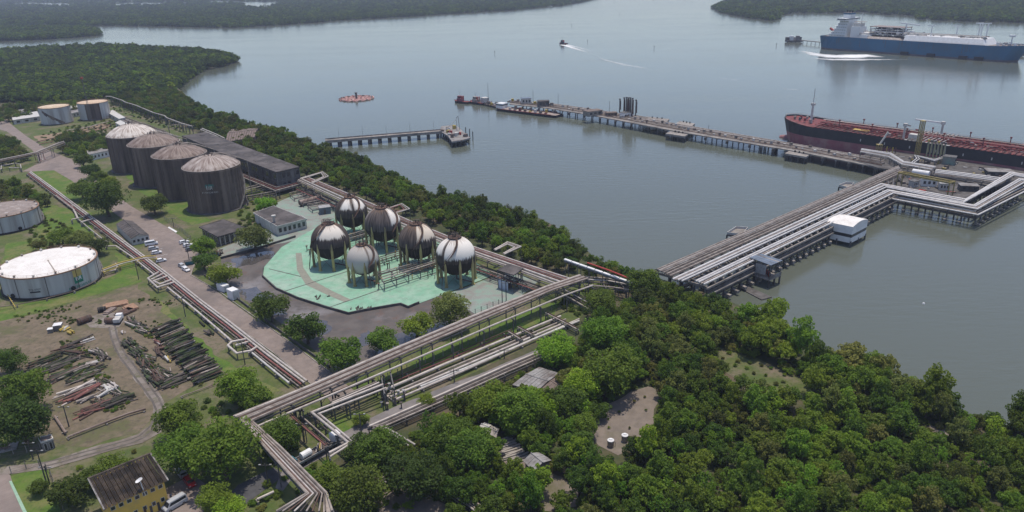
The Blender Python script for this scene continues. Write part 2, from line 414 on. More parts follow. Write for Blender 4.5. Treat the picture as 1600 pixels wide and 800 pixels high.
patch('process_floor', [(690,463),(760,436),(800,424),(840,440),(800,476),(745,492)], z+.01, M['green_worn'], .3)
patch('bare_court', [(905,655),(940,640),(985,612),(1015,603),(1030,612),(1022,655),(1018,692),(1000,694),(965,712),(935,696)], z, M['sand'], .6)
patch('grass_strip', [(1122,543),(1150,546),(1195,565),(1268,602),(1262,630),(1195,612),(1130,580)], z, M['grass_mix'], 1)
patch('path', [(1425,655),(1470,670),(1515,692),(1490,697),(1440,678)], z, M['sand'], 1)
patch('path', [(770,690),(800,700),(850,735),(905,755),(905,790),(850,800),(830,760),(780,715)], z, M['sand'], 1.2)
patch('path', [(52,213),(110,205),(165,192),(174,198),(115,212),(62,222)], z, mat('orange_dirt', (.27,.19,.125), (.2,.15,.1), .3, .95), .8)
patch('path', [(590,800),(600,765),(650,760),(700,790),(700,850),(600,850)], z, M['sand'], 1)
z = 3.10
patch('road', [(-40,180),(0,183),(10,188),(40,212),(75,234),(97,243),(122,253),(134,270),(205,322),(260,354),(286,372),(312,398),(298,428),(340,456),(370,478),(440,526),(522,586),(560,615),(530,640),(486,598),(428,550),(366,506),(322,474),(262,430),(244,408),(222,372),(195,345),(110,281),(84,266),(50,268),(34,268),(46,262),(62,254),(58,244),(50,234),(10,205),(-40,192)], z, M['road'], .12, 3)
patch('road', [(430,762),(448,722),(500,694),(545,671),(575,655),(620,634),(700,602),(760,580),(845,543),(880,528),(885,538),(850,555),(800,573),(720,612),(640,640),(592,663),(560,691),(500,717),(466,736),(440,770)], z, M['road_grey'], .15, 3)
patch('road', [(340,790),(372,758),(428,730),(446,742),(400,775),(370,800)], z-.01, M['asphalt'], .3)
patch('road', [(-60,730),(0,733),(16,742),(26,775),(38,800),(60,850),(-60,850)], z, M['road'], .1)
patch('road', [(238,775),(300,742),(320,755),(318,800),(330,850),(250,850)], z, M['road'], .2)
z = 3.12
patch('track', [(0,742),(0,731),(78,720),(130,703),(185,688),(215,678),(235,664),(240,640),(222,605),(198,575),(178,545),(170,510),(182,508),(190,540),(212,572),(240,604),(258,630),(262,650),(252,675),(222,692),(190,700),(134,716),(80,732)], z, M['track'], .5, 3)
patch('track', [(125,502),(150,492),(185,488),(195,500),(185,512),(165,512),(140,512)], z-.01, M['track'], .6, 3)
def ribbon(name, px, offs, wd, z, m):
    W = GP(px, z); mb = MB()
    for s in offs:
        L = []
        for i, p in enumerate(W):
            d = (W[min(i+1, len(W)-1)]-W[max(i-1, 0)]).normalized(); nn = Vector((-d.y, d.x, 0)); L.append((p+nn*(s-wd/2), p+nn*(s+wd/2)))
        for (a, b), (c, d) in zip(L, L[1:]): mb.quad(a, c, d, b)
    return struct(name, mb, m)
M['rut'] = mat('wheel_rut', (.085,.075,.066), (.13,.112,.096), .6, .95)
for s in (-.85, .85): ribbon('wheel_rut', [(60,728),(100,718),(132,709),(160,702),(188,694),(206,689),(222,682),(238,668),(247,655),(250,640),(243,624),(230,606),(216,588),(203,570),(192,556),(184,541),(178,525),(175,510)], (s,), .55, 3.135, M['rut'])
pm = mat('puddle', (.085,.078,.074), (.06,.055,.053), .4, .08, spec=.7)
for k, px in enumerate(([(588,552),(612,528),(655,508),(700,500),(715,505),(690,518),(640,538),(605,562)], [(362,455),(400,448),(430,470),(450,490),(430,492),(395,470)], [(470,500),(505,500),(520,512),(500,525),(478,518)], [(540,540),(575,515),(590,520),(560,550)], [(360,405),(420,392),(440,398),(400,412),(372,418)])):
    patch('puddle', px, 3.085, pm, 1.1, 1.6, k+60)
patch('painted_slab', [(262,355.5),(264,354),(277,361.5),(275,363.5)], 3.13, M['white'])
for k, (a, b) in enumerate((((225,376),(246,372)),((231,384),(248,380)),((238,392),(254,388)),((245,401),(262,397)))):
    ribbon('parking_line', [a, b], (0,), .14, 3.125, M['white'])
# painted green pad of the spheres with its wall
PAD = [(410,432),(412,418),(440,386),(465,372),(500,352),(545,330),(600,338),(690,372),(772,430),(655,474),(645,478),(638,481),(626,476),(568,486),(545,491),(510,481),(466,467),(432,452)]
z = 3.2
patch('sphere_pad', PAD, z, M['green_paint'])
patch('pad_walkway', [(462,395),(471,395),(474,418),(487,437),(520,455),(548,468),(538,472),(514,462),(478,445),(464,422)], z+.02, M['pad_stripe'])
patch('green_kerb', [(14,752),(18,751),(48,812),(42,814)], 3.16, mat('green_kerb_paint', (.22,.36,.25), (.3,.42,.32), 1, .8))
padw = GP([PAD[i] for i in (1,0,17,16,15,14,13,12,11,10,9)], 3.2)
for i in range(len(padw)-1):
    mb = MB(); a, b = padw[i], padw[i+1]
    mb.beam((a.x, a.y, 3.3), (b.x, b.y, 3.3), .35, 1.3)
    solo('bund_wall', mb, M['conc_dark'], 'low dark concrete wall edging the green pad beneath the spheres', 'wall', 'walls round the green pad')
for a, b in (((445,455),(546,423)), ((515,480),(605,449)), ((420,420),(470,432)), ((605,449),(690,424))):
    mb = MB(); p, q = G(*a, 3.21), G(*b, 3.21); mb.beam((p.x,p.y,3.215), (q.x,q.y,3.215), .45, .06); struct('drain_channel', mb, M['conc_dark'])
# kerbs along the main road and the bund walls beside it
def wall(px, h, th, m, label, name='wall', cat='wall', group=None, z0=3.0):
    P = GP(px, z0); mb = MB()
    for a, b in zip(P, P[1:]): mb.beam((a.x, a.y, z0+h/2-.15), (b.x, b.y, z0+h/2-.15), th, h+.3)
    return solo(name, mb, m, label, cat, group)
mb = MB(); P = GP([(311,392),(298,430),(342,455),(372,477),(440,525),(520,585)], 3.1)
for a, b in zip(P, P[1:]): mb.beam((a.x,a.y,3.17), (b.x,b.y,3.17), .3, .26)
struct('kerb', mb, M['conc'])
mb = MB(); P = GP([(262,431),(323,476),(367,508),(428,552),(486,600)], 3.1)
for a, b in zip(P, P[1:]): mb.beam((a.x,a.y,3.17), (b.x,b.y,3.17), .3, .26)
struct('kerb', mb, M['conc'])
wall([(320,432),(350,452),(400,490),(450,528),(515,575)], .9, .3, M['conc_dark'], 'low dark wall between the concrete road and the bund with puddles')
wall([(345,405),(395,392),(440,378),(462,371)], 1.0, .35, M['conc_dark'], 'low dark bund wall in front of the two flat office buildings')

# ------------------------------------------------------------------ trees
def crown_mesh(name, seed, clumps=26, leaves=64, flat=.72, leaf=.125, spread=1.0, core=.5, r0=.2, r1=.36):
    r = random.Random(seed); v = []; f = []; tone = []
    for c in range(clumps):
        while True:
            d = Vector((r.uniform(-1,1), r.uniform(-1,1), r.uniform(-.75,1)))
            if .15 < d.length < 1: break
        d = d.normalized()*r.uniform(core, .82)
        cc = Vector((d.x*spread, d.y*spread, d.z*flat)); cr = r.uniform(r0, r1)
        ct = r.random()
        for k in range(leaves):
            n = Vector((r.gauss(0,1), r.gauss(0,1), r.gauss(.35,1))).normalized()
            p = cc + Vector((n.x, n.y, n.z*.8))*cr*r.uniform(.75, 1.06)
            q = (n*.4 + Vector((r.gauss(0,.5), r.gauss(0,.5), r.gauss(.55,.5)))).normalized()
            t = q.orthogonal().normalized(); b = q.cross(t); a = r.uniform(0, 6.28)
            t, b = t*math.cos(a)+b*math.sin(a), b*math.cos(a)-t*math.sin(a)
            s = leaf*r.uniform(.6, 1.25); i = len(v)
            v += [tuple(p-t*s*.9), tuple(p-b*s*.45+q*s*.12), tuple(p+t*s*.9), tuple(p+b*s*.45+q*s*.12)]
            f.append((i, i+1, i+2, i+3)); tone.append(min(1, max(0, .55*ct+.45*r.random())))
    me = bpy.data.meshes.new(name); me.from_pydata(v, [], f)
    at = me.attributes.new('leaf_tone', 'FLOAT', 'FACE'); at.data.foreach_set('value', tone)
    me.update(); return me
def trunk_mesh(name, seed, h=1.0, limbs=5, r0=.075, crown=.8):
    r = random.Random(seed); mb = MB()
    mb.tube([(0,0,-.06), (r.uniform(-.03,.03), r.uniform(-.03,.03), h*.35), (r.uniform(-.05,.05), 0, h*.62)], r0, 7, True, r0*.7)
    for k in range(limbs):
        a = 2*math.pi*(k+r.random()*.6)/limbs; rr = crown*r.uniform(.45,.75)
        mb.tube([(0,0,h*.5), (math.cos(a)*rr*.45, math.sin(a)*rr*.45, h*.82), (math.cos(a)*rr, math.sin(a)*rr, h*r.uniform(1.0,1.3))], r0*.55, 5, True, r0*.15)
    return mb.mesh(name, M['bark'])
CR = {}
def with_mat(me, key):
    k = (me.name, key)
    if k not in CR:
        c = me.copy(); c.materials.clear(); c.materials.append(M[key]); CR[k] = c
    return CR[k]
WOOD = [crown_mesh('crown_wood', 100+i, (58,50,64,54,46,60)[i], (52,54,50,52,56,50)[i], (.66,.5,.85,.6,.5,1.0)[i], .082, (1.05,1.2,.9,1.1,1.25,.85)[i], (.2,.3,.2,.25,.3,.2)[i], .13, .25) for i in range(6)] + [crown_mesh('crown_sparse', 170+i, 44, 15, .9, .085, .85, .3, .12, .2) for i in range(1)]
SHADE = [crown_mesh('crown_shade', 200+i, 44, 90, .58, .075, 1.08, .35) for i in range(4)]
BIG = [crown_mesh('crown_big', 300+i, 60, 110, .76, .058, 1.0, .35) for i in range(3)]
FARC = [crown_mesh('crown_far', 400+i, 9, 12, .7, .3) for i in range(4)]
TR = [trunk_mesh('trunk', 500+i) for i in range(4)]
TLOW = [trunk_mesh('trunk_short', 520+i, .8, 6, .08) for i in range(3)]
def tree(name, p, r, protos, key, label, group, hf=1.0, ch=1.0, trunks=None, i=0, rz=0.0, cat='tree'):
    t = thing(name, label, cat, p, rz, group); t.scale = (r, r, r*hf)
    trk = (trunks or TR)[i % len(trunks or TR)]
    o = bpy.data.objects.new('trunk', trk); C.objects.link(o); o.parent = t; o.scale = (1, 1, ch); LOC[o] = LOC[t]
    o = bpy.data.objects.new('crown', with_mat(protos[i % len(protos)], key)); C.objects.link(o); o.parent = t; o.location = (0, 0, ch); LOC[o] = LOC[t]
    return t
def px_tree(name, u, v, rpx, protos, key, label, group=None, ch=.95, hf=1.0, i=0, trunks=None, zb=3.0, cat='tree'):
    # crown centre seen at (u, v) with radius rpx pixels, trunk foot on the ground under it
    p = G(u, v, zb+4)
    for _ in range(6):
        r = rpx/PXM(p); p = G(u, v, zb+r*ch*hf)
    return tree(name, (p.x, p.y, zb), r, protos, key, label, group, hf, ch, trunks, i, (u*7.3+v) % 6.28, cat)

def scatter(poly_px, zc, spacing, seed, excl=(), size=(.8,1.2), zb=3.0):
    r = random.Random(seed)
    W = [G(u, v, zb+zc) for u, v in poly_px]
    x0, x1 = min(p.x for p in W), max(p.x for p in W); y0, y1 = min(p.y for p in W), max(p.y for p in W)
    exw = [GP(e, zb) for e in excl]
    n = int((x1-x0)*(y1-y0)/(spacing*spacing)*1.9); cell = {}; out = []
    for _ in range(n):
        x, y = r.uniform(x0, x1), r.uniform(y0, y1)
        if not pip((x, y), W) or not pip((x, y), MAINW): continue
        if any(pip((x, y), e) for e in exw): continue
        k = (int(x//spacing), int(y//spacing)); ok = True
        for dx in (-1,0,1):
            for dy in (-1,0,1):
                for q in cell.get((k[0]+dx, k[1]+dy), ()):
                    if (q[0]-x)**2+(q[1]-y)**2 < (spacing*.8)**2: ok = False
        if ok:
            cell.setdefault(k, []).append((x, y)); out.append((x, y, r.uniform(*size), r.random()))
    return out

def gn_forest(name, pts, meshes, keys, seed=0):
    # pts: (x, y, z, scale, zfactor); one object, crowns instanced on its points
    col = bpy.data.collections.new(name+'_crowns')
    for me in meshes:
        for key in keys:
            col.objects.link(bpy.data.objects.new('crown_source', with_mat(me, key)))
    me = bpy.data.meshes.new(name); me.from_pydata([p[:3] for p in pts], [], [])
    a = me.attributes.new('sc', 'FLOAT_VECTOR', 'POINT')
    a.data.foreach_set('vector', [c for p in pts for c in (p[3], p[3], p[3]*p[4])])
    o = bpy.data.objects.new(name, me); C.objects.link(o); o['kind'] = 'stuff'
    g = bpy.data.node_groups.new(name, 'GeometryNodeTree')
    g.interface.new_socket('Geometry', in_out='INPUT', socket_type='NodeSocketGeometry')
    g.interface.new_socket('Geometry', in_out='OUTPUT', socket_type='NodeSocketGeometry')
    n = g.nodes; l = g.links
    gi = n.new('NodeGroupInput'); go = n.new('NodeGroupOutput')
    ip = n.new('GeometryNodeInstanceOnPoints'); ci = n.new('GeometryNodeCollectionInfo')
    ci.inputs['Collection'].default_value = col; ci.inputs['Separate Children'].default_value = True; ci.inputs['Reset Children'].default_value = True
    na = n.new('GeometryNodeInputNamedAttribute'); na.data_type = 'FLOAT_VECTOR'; na.inputs['Name'].default_value = 'sc'
    rv = n.new('FunctionNodeRandomValue'); rv.data_type = 'FLOAT_VECTOR'; rv.inputs[1].default_value = (.15, .15, 6.28); rv.inputs['Seed'].default_value = seed
    l.new(gi.outputs[0], ip.inputs['Points']); l.new(ci.outputs[0], ip.inputs['Instance']); ip.inputs['Pick Instance'].default_value = True
    l.new(rv.outputs[0], ip.inputs['Rotation']); l.new(na.outputs[0], ip.inputs['Scale']); l.new(ip.outputs[0], go.inputs[0])
    md = o.modifiers.new('crowns', 'NODES'); md.node_group = g
    return o

# far woods: one mass on each far shore
def far_points(px, n, seed, zb, smin, excl=()):
    r = random.Random(seed); us = [p[0] for p in px]; vs = [p[1] for p in px]; out = []
    W = [(p.x, p.y) for p in GP(px, zb)]; EX = [[(p.x, p.y) for p in GP(e, zb)] for e in excl]
    k = 0
    while len(out) < n and k < n*12:
        k += 1
        u, v = r.uniform(max(-80, min(us)), min(1690, max(us))), r.uniform(min(vs), max(vs)); p = G(u, v, zb)
        if not pip((p.x, p.y), W) or any(pip((p.x, p.y), e) for e in EX): continue
        s = max(smin, 2.1/PXM(p))*r.uniform(.75, 1.3)
        out.append((p.x, p.y, zb+s*.35+smin*.5*r.random(), s, max(.4, min(1, 8/s))))
    return out
def edge_points(px, step, seed, zb, s, closed=False):
    r = random.Random(seed); out = []
    W = GP(px, zb)
    for a, b in zip(W, W[1:]):
        d = (b-a).length
        for q in range(max(1, int(d/step))):
            p = a.lerp(b, r.random()); out.append((p.x+r.uniform(-3,3), p.y+r.uniform(0,6), zb+s*.35, s*r.uniform(.7,1.2), .9))
    return out
gn_forest('far_forest', far_points(FAR1, 15000, 1, 1.6, 6.0, CHAN) + edge_points(FAR1[:15], 6, 2, 1.6, 5.5), FARC, ('leafM','leafA','leafM'), 1)
gn_forest('far_forest', far_points(FAR2, 9000, 3, 1.6, 6.0) + edge_points(FAR2[:19], 5, 4, 1.6, 5), FARC, ('leafM','leafA','leafM'), 2)
gn_forest('islet_forest', far_points(ISLE, 2600, 5, 1.6, 5.5) + edge_points(ISLE[:7], 5, 6, 1.6, 5), FARC, ('leafM','leafA'), 3)
PEN = [(-90,84),(0,80),(80,76),(160,72),(240,77),(310,80),(355,87),(368,94),(350,101),(318,107),(300,117),(285,128),(270,140),(240,146),(210,150),(170,153),(160,156),(120,165),(60,160),(0,160),(-90,170)]
pen = [q for q in far_points(PEN, 5600, 7, 3.0, 4.2)]
gn_forest('peninsula_forest', [(x, y, zz+1.5, s, f) for x, y, zz, s, f in pen] + edge_points(PEN[7:13], 3, 8, 1.5, 4) + edge_points(PEN[1:8], 4, 8, 2.5, 5), [FARC[0], FARC[1], WOOD[0]], ('leafM','leafM','leafA','leafB'), 4)

# ------------------------------------------------------------------ placed trees
# the right-hand wood: the nearest stand as single trees, the rest is one mass
WOODP = [(1000,470),(1010,440),(1045,452),(1080,462),(1115,474),(1155,488),(1200,500),(1228,520),(1250,545),(1300,570),(1335,560),(1390,578),(1450,598),(1475,622),(1540,650),(1600,655),(1700,665),(1720,880),(700,880),(690,760),(640,720),(625,700),(700,645),(790,600),(850,568),(900,540),(930,500)]
COURT = [(895,680),(930,645),(985,610),(1020,600),(1035,620),(1028,695),(990,710),(965,735),(925,720)]
STRIP = [(1116,545),(1150,548),(1200,568),(1276,606),(1262,645),(1195,632),(1140,606),(1118,580)]
STRIP2 = [(1420,655),(1470,672),(1520,695),(1490,702),(1440,685)]
YARDS = [(775,705),(800,693),(850,722),(905,758),(905,790),(860,805),(835,765),(785,730)]
SHED = [(795,600),(850,575),(885,590),(875,625),(830,640),(790,628)]
SHED2 = [(745,665),(775,660),(785,690),(760,698)]
pts = scatter(WOODP, 3.5, 3.5, 11, (COURT, STRIP, STRIP2, YARDS, SHED, SHED2), (.62,1.42))
pts.sort(key=lambda q: q[1])
vis = [q for q in pts if -15 < PJ((q[0], q[1], 6))[0] < 1615 and PJ((q[0], q[1], 7))[1] < 815]
print('wood trees', len(pts), len(vis))
named = set(map(id, vis[:284]))
def wood_place(u, v, nw):
    if v > 740: return 'at the bottom edge, left of the wood' if u < 900 else 'at the bottom edge below the bare court' if u < 1120 else 'at the bottom edge of the dense wood' if u < 1380 else 'in the bottom right corner of the wood'
    if u > 1480: return 'near the right picture edge'
    if nw: return 'at the water edge of the wood'
    if u < 800: return 'among the shacks'
    if u < 940: return 'between the gabled shack and the bare court'
    if u < 1110: return 'at the right side of the bare court'
    if v < 620: return 'beside the open grass strip in the wood'
    return 'in the middle of the dense wood' if u < 1300 else 'in the right half of the dense wood'
mass = []
for i, q in enumerate(pts):
    x, y, s, h = q; u, v, zc = PJ((x, y, 6)); rr = 2.95*s
    near_water = u > 1190 and v < 560 + (u-1190)*.28
    if u < 1010: key = ('leafB','leafC','leafB','leafA')[i % 4]
    elif near_water or (u < 1250 and v < 560): key = ('leafA','leafA','leafD','leafA')[i % 4]; rr *= 1.32 if near_water else 1.15
    else: key = ('leafB','leafB','leafD','leafB','leafA','leafB','leafC')[i % 7]
    hf = 1.0+.5*h
    if id(q) in named:
        tone = {'leafA': 'deep green', 'leafB': 'mid green', 'leafC': 'bright green', 'leafD': 'olive green'}[key]
        where = wood_place(u, v, near_water); size = 'small' if s < .85 else 'middling' if s < 1.18 else 'tall'
        lab = f'{size} {tone} bushy tree {where}'
        tree('wood_tree', (x, y, 3), rr, WOOD, key, lab, lab.replace('tree', 'trees', 1), hf, 1.0, None, i, h*6.28)
    else: mass.append((x, y, 3+rr*hf, rr, hf))
# low scrub closing the gaps of the wood
r = random.Random(5)
scrub = scatter(WOODP, .8, 2.6, 12, (COURT, STRIP, YARDS))
mass += [(x, y, 3+.9*s, 1.7*s, 1.0) for x, y, s, h in scrub]
gn_forest('wood_understorey', mass, WOOD[:5], ('leafB','leafA','leafD','leafB'), 6)

# mangrove fringe on the shore behind the terminal
FRINGE = [(168,153),(215,146),(272,138),(285,148),(300,158),(330,172),(365,182),(400,196),(440,202),(480,222),(520,232),(570,250),(620,276),(660,300),(720,305),(790,325),(840,340),(885,366),(925,398),(960,422),(990,432),(975,445),(930,428),(890,418),(840,405),(780,382),(720,362),(660,332),(600,316),(540,290),(490,272),(440,262),(400,235),(375,225),(330,205),(290,190),(240,180)]
pts = scatter(FRINGE, 3.5, 4.3, 21)
pts.sort(key=lambda q: q[1]); print('fringe', len(pts))
mass = []
for i, (x, y, s, h) in enumerate(pts):
    u, v, zc = PJ((x, y, 6)); rr = 3.1*s; hf = 1.0+.45*h
    key = ('leafA','leafB','leafD','leafA','leafB')[i % 5]
    if i < 284:
        tone = {'leafA': 'deep green', 'leafB': 'mid green', 'leafD': 'olive green'}[key]
        far_side = v < 190+(u-400)*.39; size = 'small' if s < .93 else 'middling' if s < 1.08 else 'tall'
        where = ('at the water edge' if far_side else 'at the land side') + (' right of the spheres' if u > 740 else ' behind the spheres' if u > 560 else ' right of the dark building' if u > 440 else ' behind the dark building')
        lab = f'{size} {tone} tree {where}'
        tree('shore_tree', (x, y, 3), rr, WOOD, key, lab, lab.replace('tree', 'trees', 1), hf, 1.0, None, i, h*6.28)
    else: mass.append((x, y, 3+rr*hf, rr, hf))
mass += [(x, y, 3+.8*s, 1.7*s, 1) for x, y, s, h in scatter(FRINGE, .8, 3.2, 22)]
gn_forest('shore_thicket', mass, WOOD[:4], ('leafA','leafB','leafD'), 8)

# thickets round the upper left roads
for px, seed, sp in (([(-60,205),(0,212),(30,222),(48,242),(20,250),(-60,262)], 31, 4.6), ([(-60,290),(0,284),(30,284),(55,296),(78,316),(50,322),(0,322),(-60,326)], 32, 4.4),
                     ([(0,165),(60,160),(118,160),(120,172),(62,172),(50,180),(0,188)], 33, 5.0), ([(88,214),(120,205),(168,212),(172,236),(135,240),(95,236)], 34, 4.5)):
    for i, (x, y, s, h) in enumerate(scatter(px, 3, sp, seed)):
        key = ('leafA','leafB','leafD')[i % 3]
        where = {31: 'left of the upper road', 32: 'behind the tank with a brown roof', 33: 'behind the two far white tanks', 34: 'behind the low white wall'}[seed]
        tree('roadside_tree', (x, y, 3), 3.2*s, WOOD, key, f'green bushy tree in the thicket {where}', f'thicket trees {where}', 1+.3*h, .9, None, i, h*6.28)

T = [  # u, v, radius px, kind, leaf, label
 (129,249,15,'S','leafA','dark round tree where the upper road meets the wide road'),
 (141,266,16,'S','leafA','dark round tree beside the bend of the concrete road'),
 (126,294,22,'S','leafB','broad dark tree above the lawn by the pipes, left of a clump'),
 (163,305,37,'B','leafA','largest dark spreading tree in the clump over the concrete road'),
 (155,276,15,'S','leafA','small dark tree behind the spreading clump on the road'),
 (172,283,13,'S','leafB','small round tree at the verge below the rear grey tank'),
 (240,318,22,'S','leafA','lone round tree at the road edge before the grey tanks'),
 (397,368,29,'S','leafD','grey green wide tree in front of the low offices'),
 (318,384,22,'S','leafC','bright yellow green tree beside the car park'),
 (318,408,20,'S','leafA','dark tree below the bright tree at the car park'),
 (350,427,25,'S','leafB','round tree above the two white containers'),
 (422,478,31,'S','leafA','dark oval tree below the green pad, first along the road'),
 (478,511,34,'S','leafA','dark wide tree second along the road below the pad'),
 (533,550,38,'S','leafB','wide tree third along the road next to the pipe bridge'),
 (598,531,27,'S','leafB','vase shaped tree at the fence, left of two like it'),
 (650,507,28,'S','leafB','vase shaped tree at the fence, middle of three'),
 (702,484,37,'B','leafD','wide grey green tree at the fence right of the vase trees'),
 (122,374,22,'S','leafD','dull bush tree behind the white roofed tank'),
 (150,384,19,'S','leafA','dark tree at the right shoulder of the white roofed tank'),
 (96,368,20,'S','leafB','low green tree between the two white tanks'),
 (60,382,12,'S','leafD','small grey shrub tree behind the white roofed tank'),
 (412,318,17,'S','leafC','bright small tree between the front grey tank and offices'),
 (36,612,46,'B','leafB','big green tree at the left edge of the scrap yard'),
 (12,562,28,'B','leafA','dark tree cut by the left picture edge beside the yard'),
 (30,655,50,'B','leafA','dark low tree beside the small grey shed'),
 (108,768,33,'S','leafA','dark tree left of the yellow building'),
 (178,728,28,'S','leafA','dark tree behind the corrugated roof of the yellow building'),
 (145,748,24,'S','leafB','green tree at the left corner of the yellow building'),
 (275,655,40,'B','leafB','leafy green tree above the dirt track end'),
 (285,700,48,'B','leafA','dark big tree over the two parked cars'),
 (345,700,62,'B','leafA','largest deep green tree at the start of the pipe bridge'),
 (370,602,38,'B','leafB','green tree at the corner of the scrap yard pipes'),
 (402,625,30,'S','leafB','light green bush tree left of the pipe bridge'),
 (440,676,36,'B','leafA','dark tree between the pipe bridge and the lower road'),
 (338,778,30,'S','leafB','green tree at the lower court of the yellow building'),
 (358,795,26,'S','leafC','yellow green shrub tree at the bottom edge'),
 (560,765,52,'B','leafA','dark large tree at the bottom right of the pipe bend'),
 (598,705,46,'B','leafA','dark tree beside the lower service road'),
 (648,742,50,'B','leafA','deep green tree over the lower pipe bundle'),
 (560,700,30,'S','leafA','dark tree below the parked truck'),
 (512,745,28,'S','leafB','light green bushes below the parked truck'),
 (700,680,40,'B','leafB','loose green tree among the shacks'),
 (735,705,42,'B','leafB','green tree left of the shack with a pale roof'),
 (815,640,46,'B','leafB','broad feathery tree in front of the long shack'),
 (765,625,38,'B','leafB','feathery tree left of the long shack'),
 (912,600,34,'B','leafC','brightest light green tree beside the long shack'),
 (888,625,32,'B','leafA','dark tree under the brightest tree'),
 (955,575,50,'B','leafA','large dark tree above the bare court'),
 (915,662,24,'B','leafB','green bush tree at the left edge of the bare court'),
 (903,692,28,'B','leafB','green bush tree between the gabled shack and the drums'),
 (936,640,20,'S','leafA','small dark tree over the upper left corner of the court'),
 (940,473,32,'B','leafA','round dark tree at the end of the pipe bridge'),
 (1008,443,32,'B','leafB','tall light green tree at the root of the jetty'),
 (868,545,36,'B','leafC','bright green bush tree beside the ground pipes'),
 (945,520,40,'B','leafC','bright green tree under the round dark tree'),
 (668,625,16,'S','leafB','small tree growing between ground pipes and road'),
 (565,655,14,'S','leafA','small dark palm like tree beside the white pipe bend'),
 (62,760,16,'S','leafA','small tree at the edge of the bright lawn'),
]
for i, (u, v, rp, kd, key, lab) in enumerate(T):
    px_tree('shade_tree', u, v, rp, SHADE if kd == 'S' else BIG, key, lab, 'trees standing singly about the terminal', .85 if kd == 'S' else .95, 1.0, i, TLOW if kd == 'S' else TR)
# scrub patches in the plant

def scrub_patch(name, px, sp, seed, keys, size=1.3):
    gn_forest(name, [(x, y, 3+.5*s, size*s, .8) for x, y, s, h in scatter(px, .5, sp, seed)], WOOD[:3], keys, seed)
scrub_patch('scrub', [(395,690),(480,650),(470,690),(430,730),(390,735)], 3.0, 51, ('leafB','leafA'))
scrub_patch('scrub', [(470,735),(560,690),(600,700),(560,760),(520,770)], 2.8, 52, ('leafB','leafC'))
scrub_patch('scrub', [(250,640),(300,620),(400,600),(440,610),(380,650),(300,680),(260,690)], 3.2, 53, ('leafB','leafA'))
scrub_patch('scrub', [(380,760),(450,745),(480,770),(440,800),(380,800)], 2.8, 54, ('leafB','leafA','leafD'))
scrub_patch('scrub', [(60,330),(90,345),(160,380),(150,400),(80,388),(40,380)], 3.0, 55, ('leafD','leafB'))
scrub_patch('scrub', [(640,680),(760,620),(860,560),(905,515),(900,560),(800,660),(720,760),(650,760)], 3.2, 56, ('leafB','leafC','leafA'))
scrub_patch('scrub', [(100,735),(160,715),(260,690),(230,715),(150,760),(110,790)], 3.0, 57, ('leafB','leafA','leafD'), 1.0)
scrub_patch('scrub', [(860,470),(930,440),(985,440),(930,490),(900,490)], 3.0, 58, ('leafB','leafA'))
scrub_patch('scrub', [(60,212),(110,196),(170,186),(215,200),(190,206),(110,214),(70,220)], 4.2, 59, ('leafB','leafA','leafD'), 1.2)
scrub_patch('scrub', [(168,156),(215,168),(290,200),(280,206),(220,186),(175,170)], 4.0, 60, ('leafB','leafA','leafD'), 1.1)
scrub_patch('scrub', [(540,735),(640,690),(700,720),(720,780),(640,800),(540,800)], 3.0, 61, ('leafB','leafA','leafC'))
scrub_patch('scrub', [(380,300),(420,300),(440,330),(400,360),(370,350)], 3.0, 62, ('leafB','leafA'))
scrub_patch('scrub', [(1110,540),(1180,560),(1260,600),(1240,620),(1160,590)], 3.2, 63, ('leafB','leafD'), .8)
scrub_patch('scrub', [(910,650),(1000,610),(1025,620),(1010,690),(960,705)], 4.5, 64, ('leafB','leafD'), .5)

# ------------------------------------------------------------------ text and marks wrapped on a tank
def text_mesh(body, size):
    cu = bpy.data.curves.new('text', 'FONT'); cu.body = body; cu.size = size; cu.align_x = 'CENTER'; cu.extrude = 0
    o = bpy.data.objects.new('text', cu); C.objects.link(o)
    dg = bpy.context.evaluated_depsgraph_get(); me = bpy.data.meshes.new_from_object(o.evaluated_get(dg))
    bpy.data.objects.remove(o); return me
def az_for(c, rad, z, u):                 # azimuth of the point on a tank shell that shows in picture column u
    best = None
    for k in range(720):
        a = 2*math.pi*k/720; p = (c[0]+rad*math.cos(a), c[1]+rad*math.sin(a), z)
        d = Vector((p[0], p[1], 0)) - Vector((0, 0, 0))
        if Vector((math.cos(a), math.sin(a), 0)).dot(d) > 0: continue
        e = abs(PJ(p)[0]-u)
        if best is None or e < best[0]: best = (e, a)
    return best[1]
def wrap_text(name, body, size, c, rad, z, az, m, parent, sx=1.0):
    me = text_mesh(body, size); L = LOC[parent]
    for vt in me.vertices:
        a = az + vt.co.x*sx/rad
        vt.co = ((rad+.05)*math.cos(a)+c[0]-L[0], (rad+.05)*math.sin(a)+c[1]-L[1], z+vt.co.y-L[2])
    me.materials.clear(); me.materials.append(m); me.update()
    o = bpy.data.objects.new(name, me); C.objects.link(o); o.parent = parent; LOC[o] = L
    return o
def wrap_plate(name, c, rad, az, w0, w1, z0, z1, m, parent, lift=.03, n=8):
    mb = MB()
    for i in range(n):
        a0 = az+(w0+(w1-w0)*i/n)/rad; a1 = az+(w0+(w1-w0)*(i+1)/n)/rad; rr = rad+lift
        P = lambda a, z: (c[0]+rr*math.cos(a), c[1]+rr*math.sin(a), z)
        mb.quad(P(a0, z0), P(a1, z0), P(a1, z1), P(a0, z1))
    return part(name, mb, m, parent)

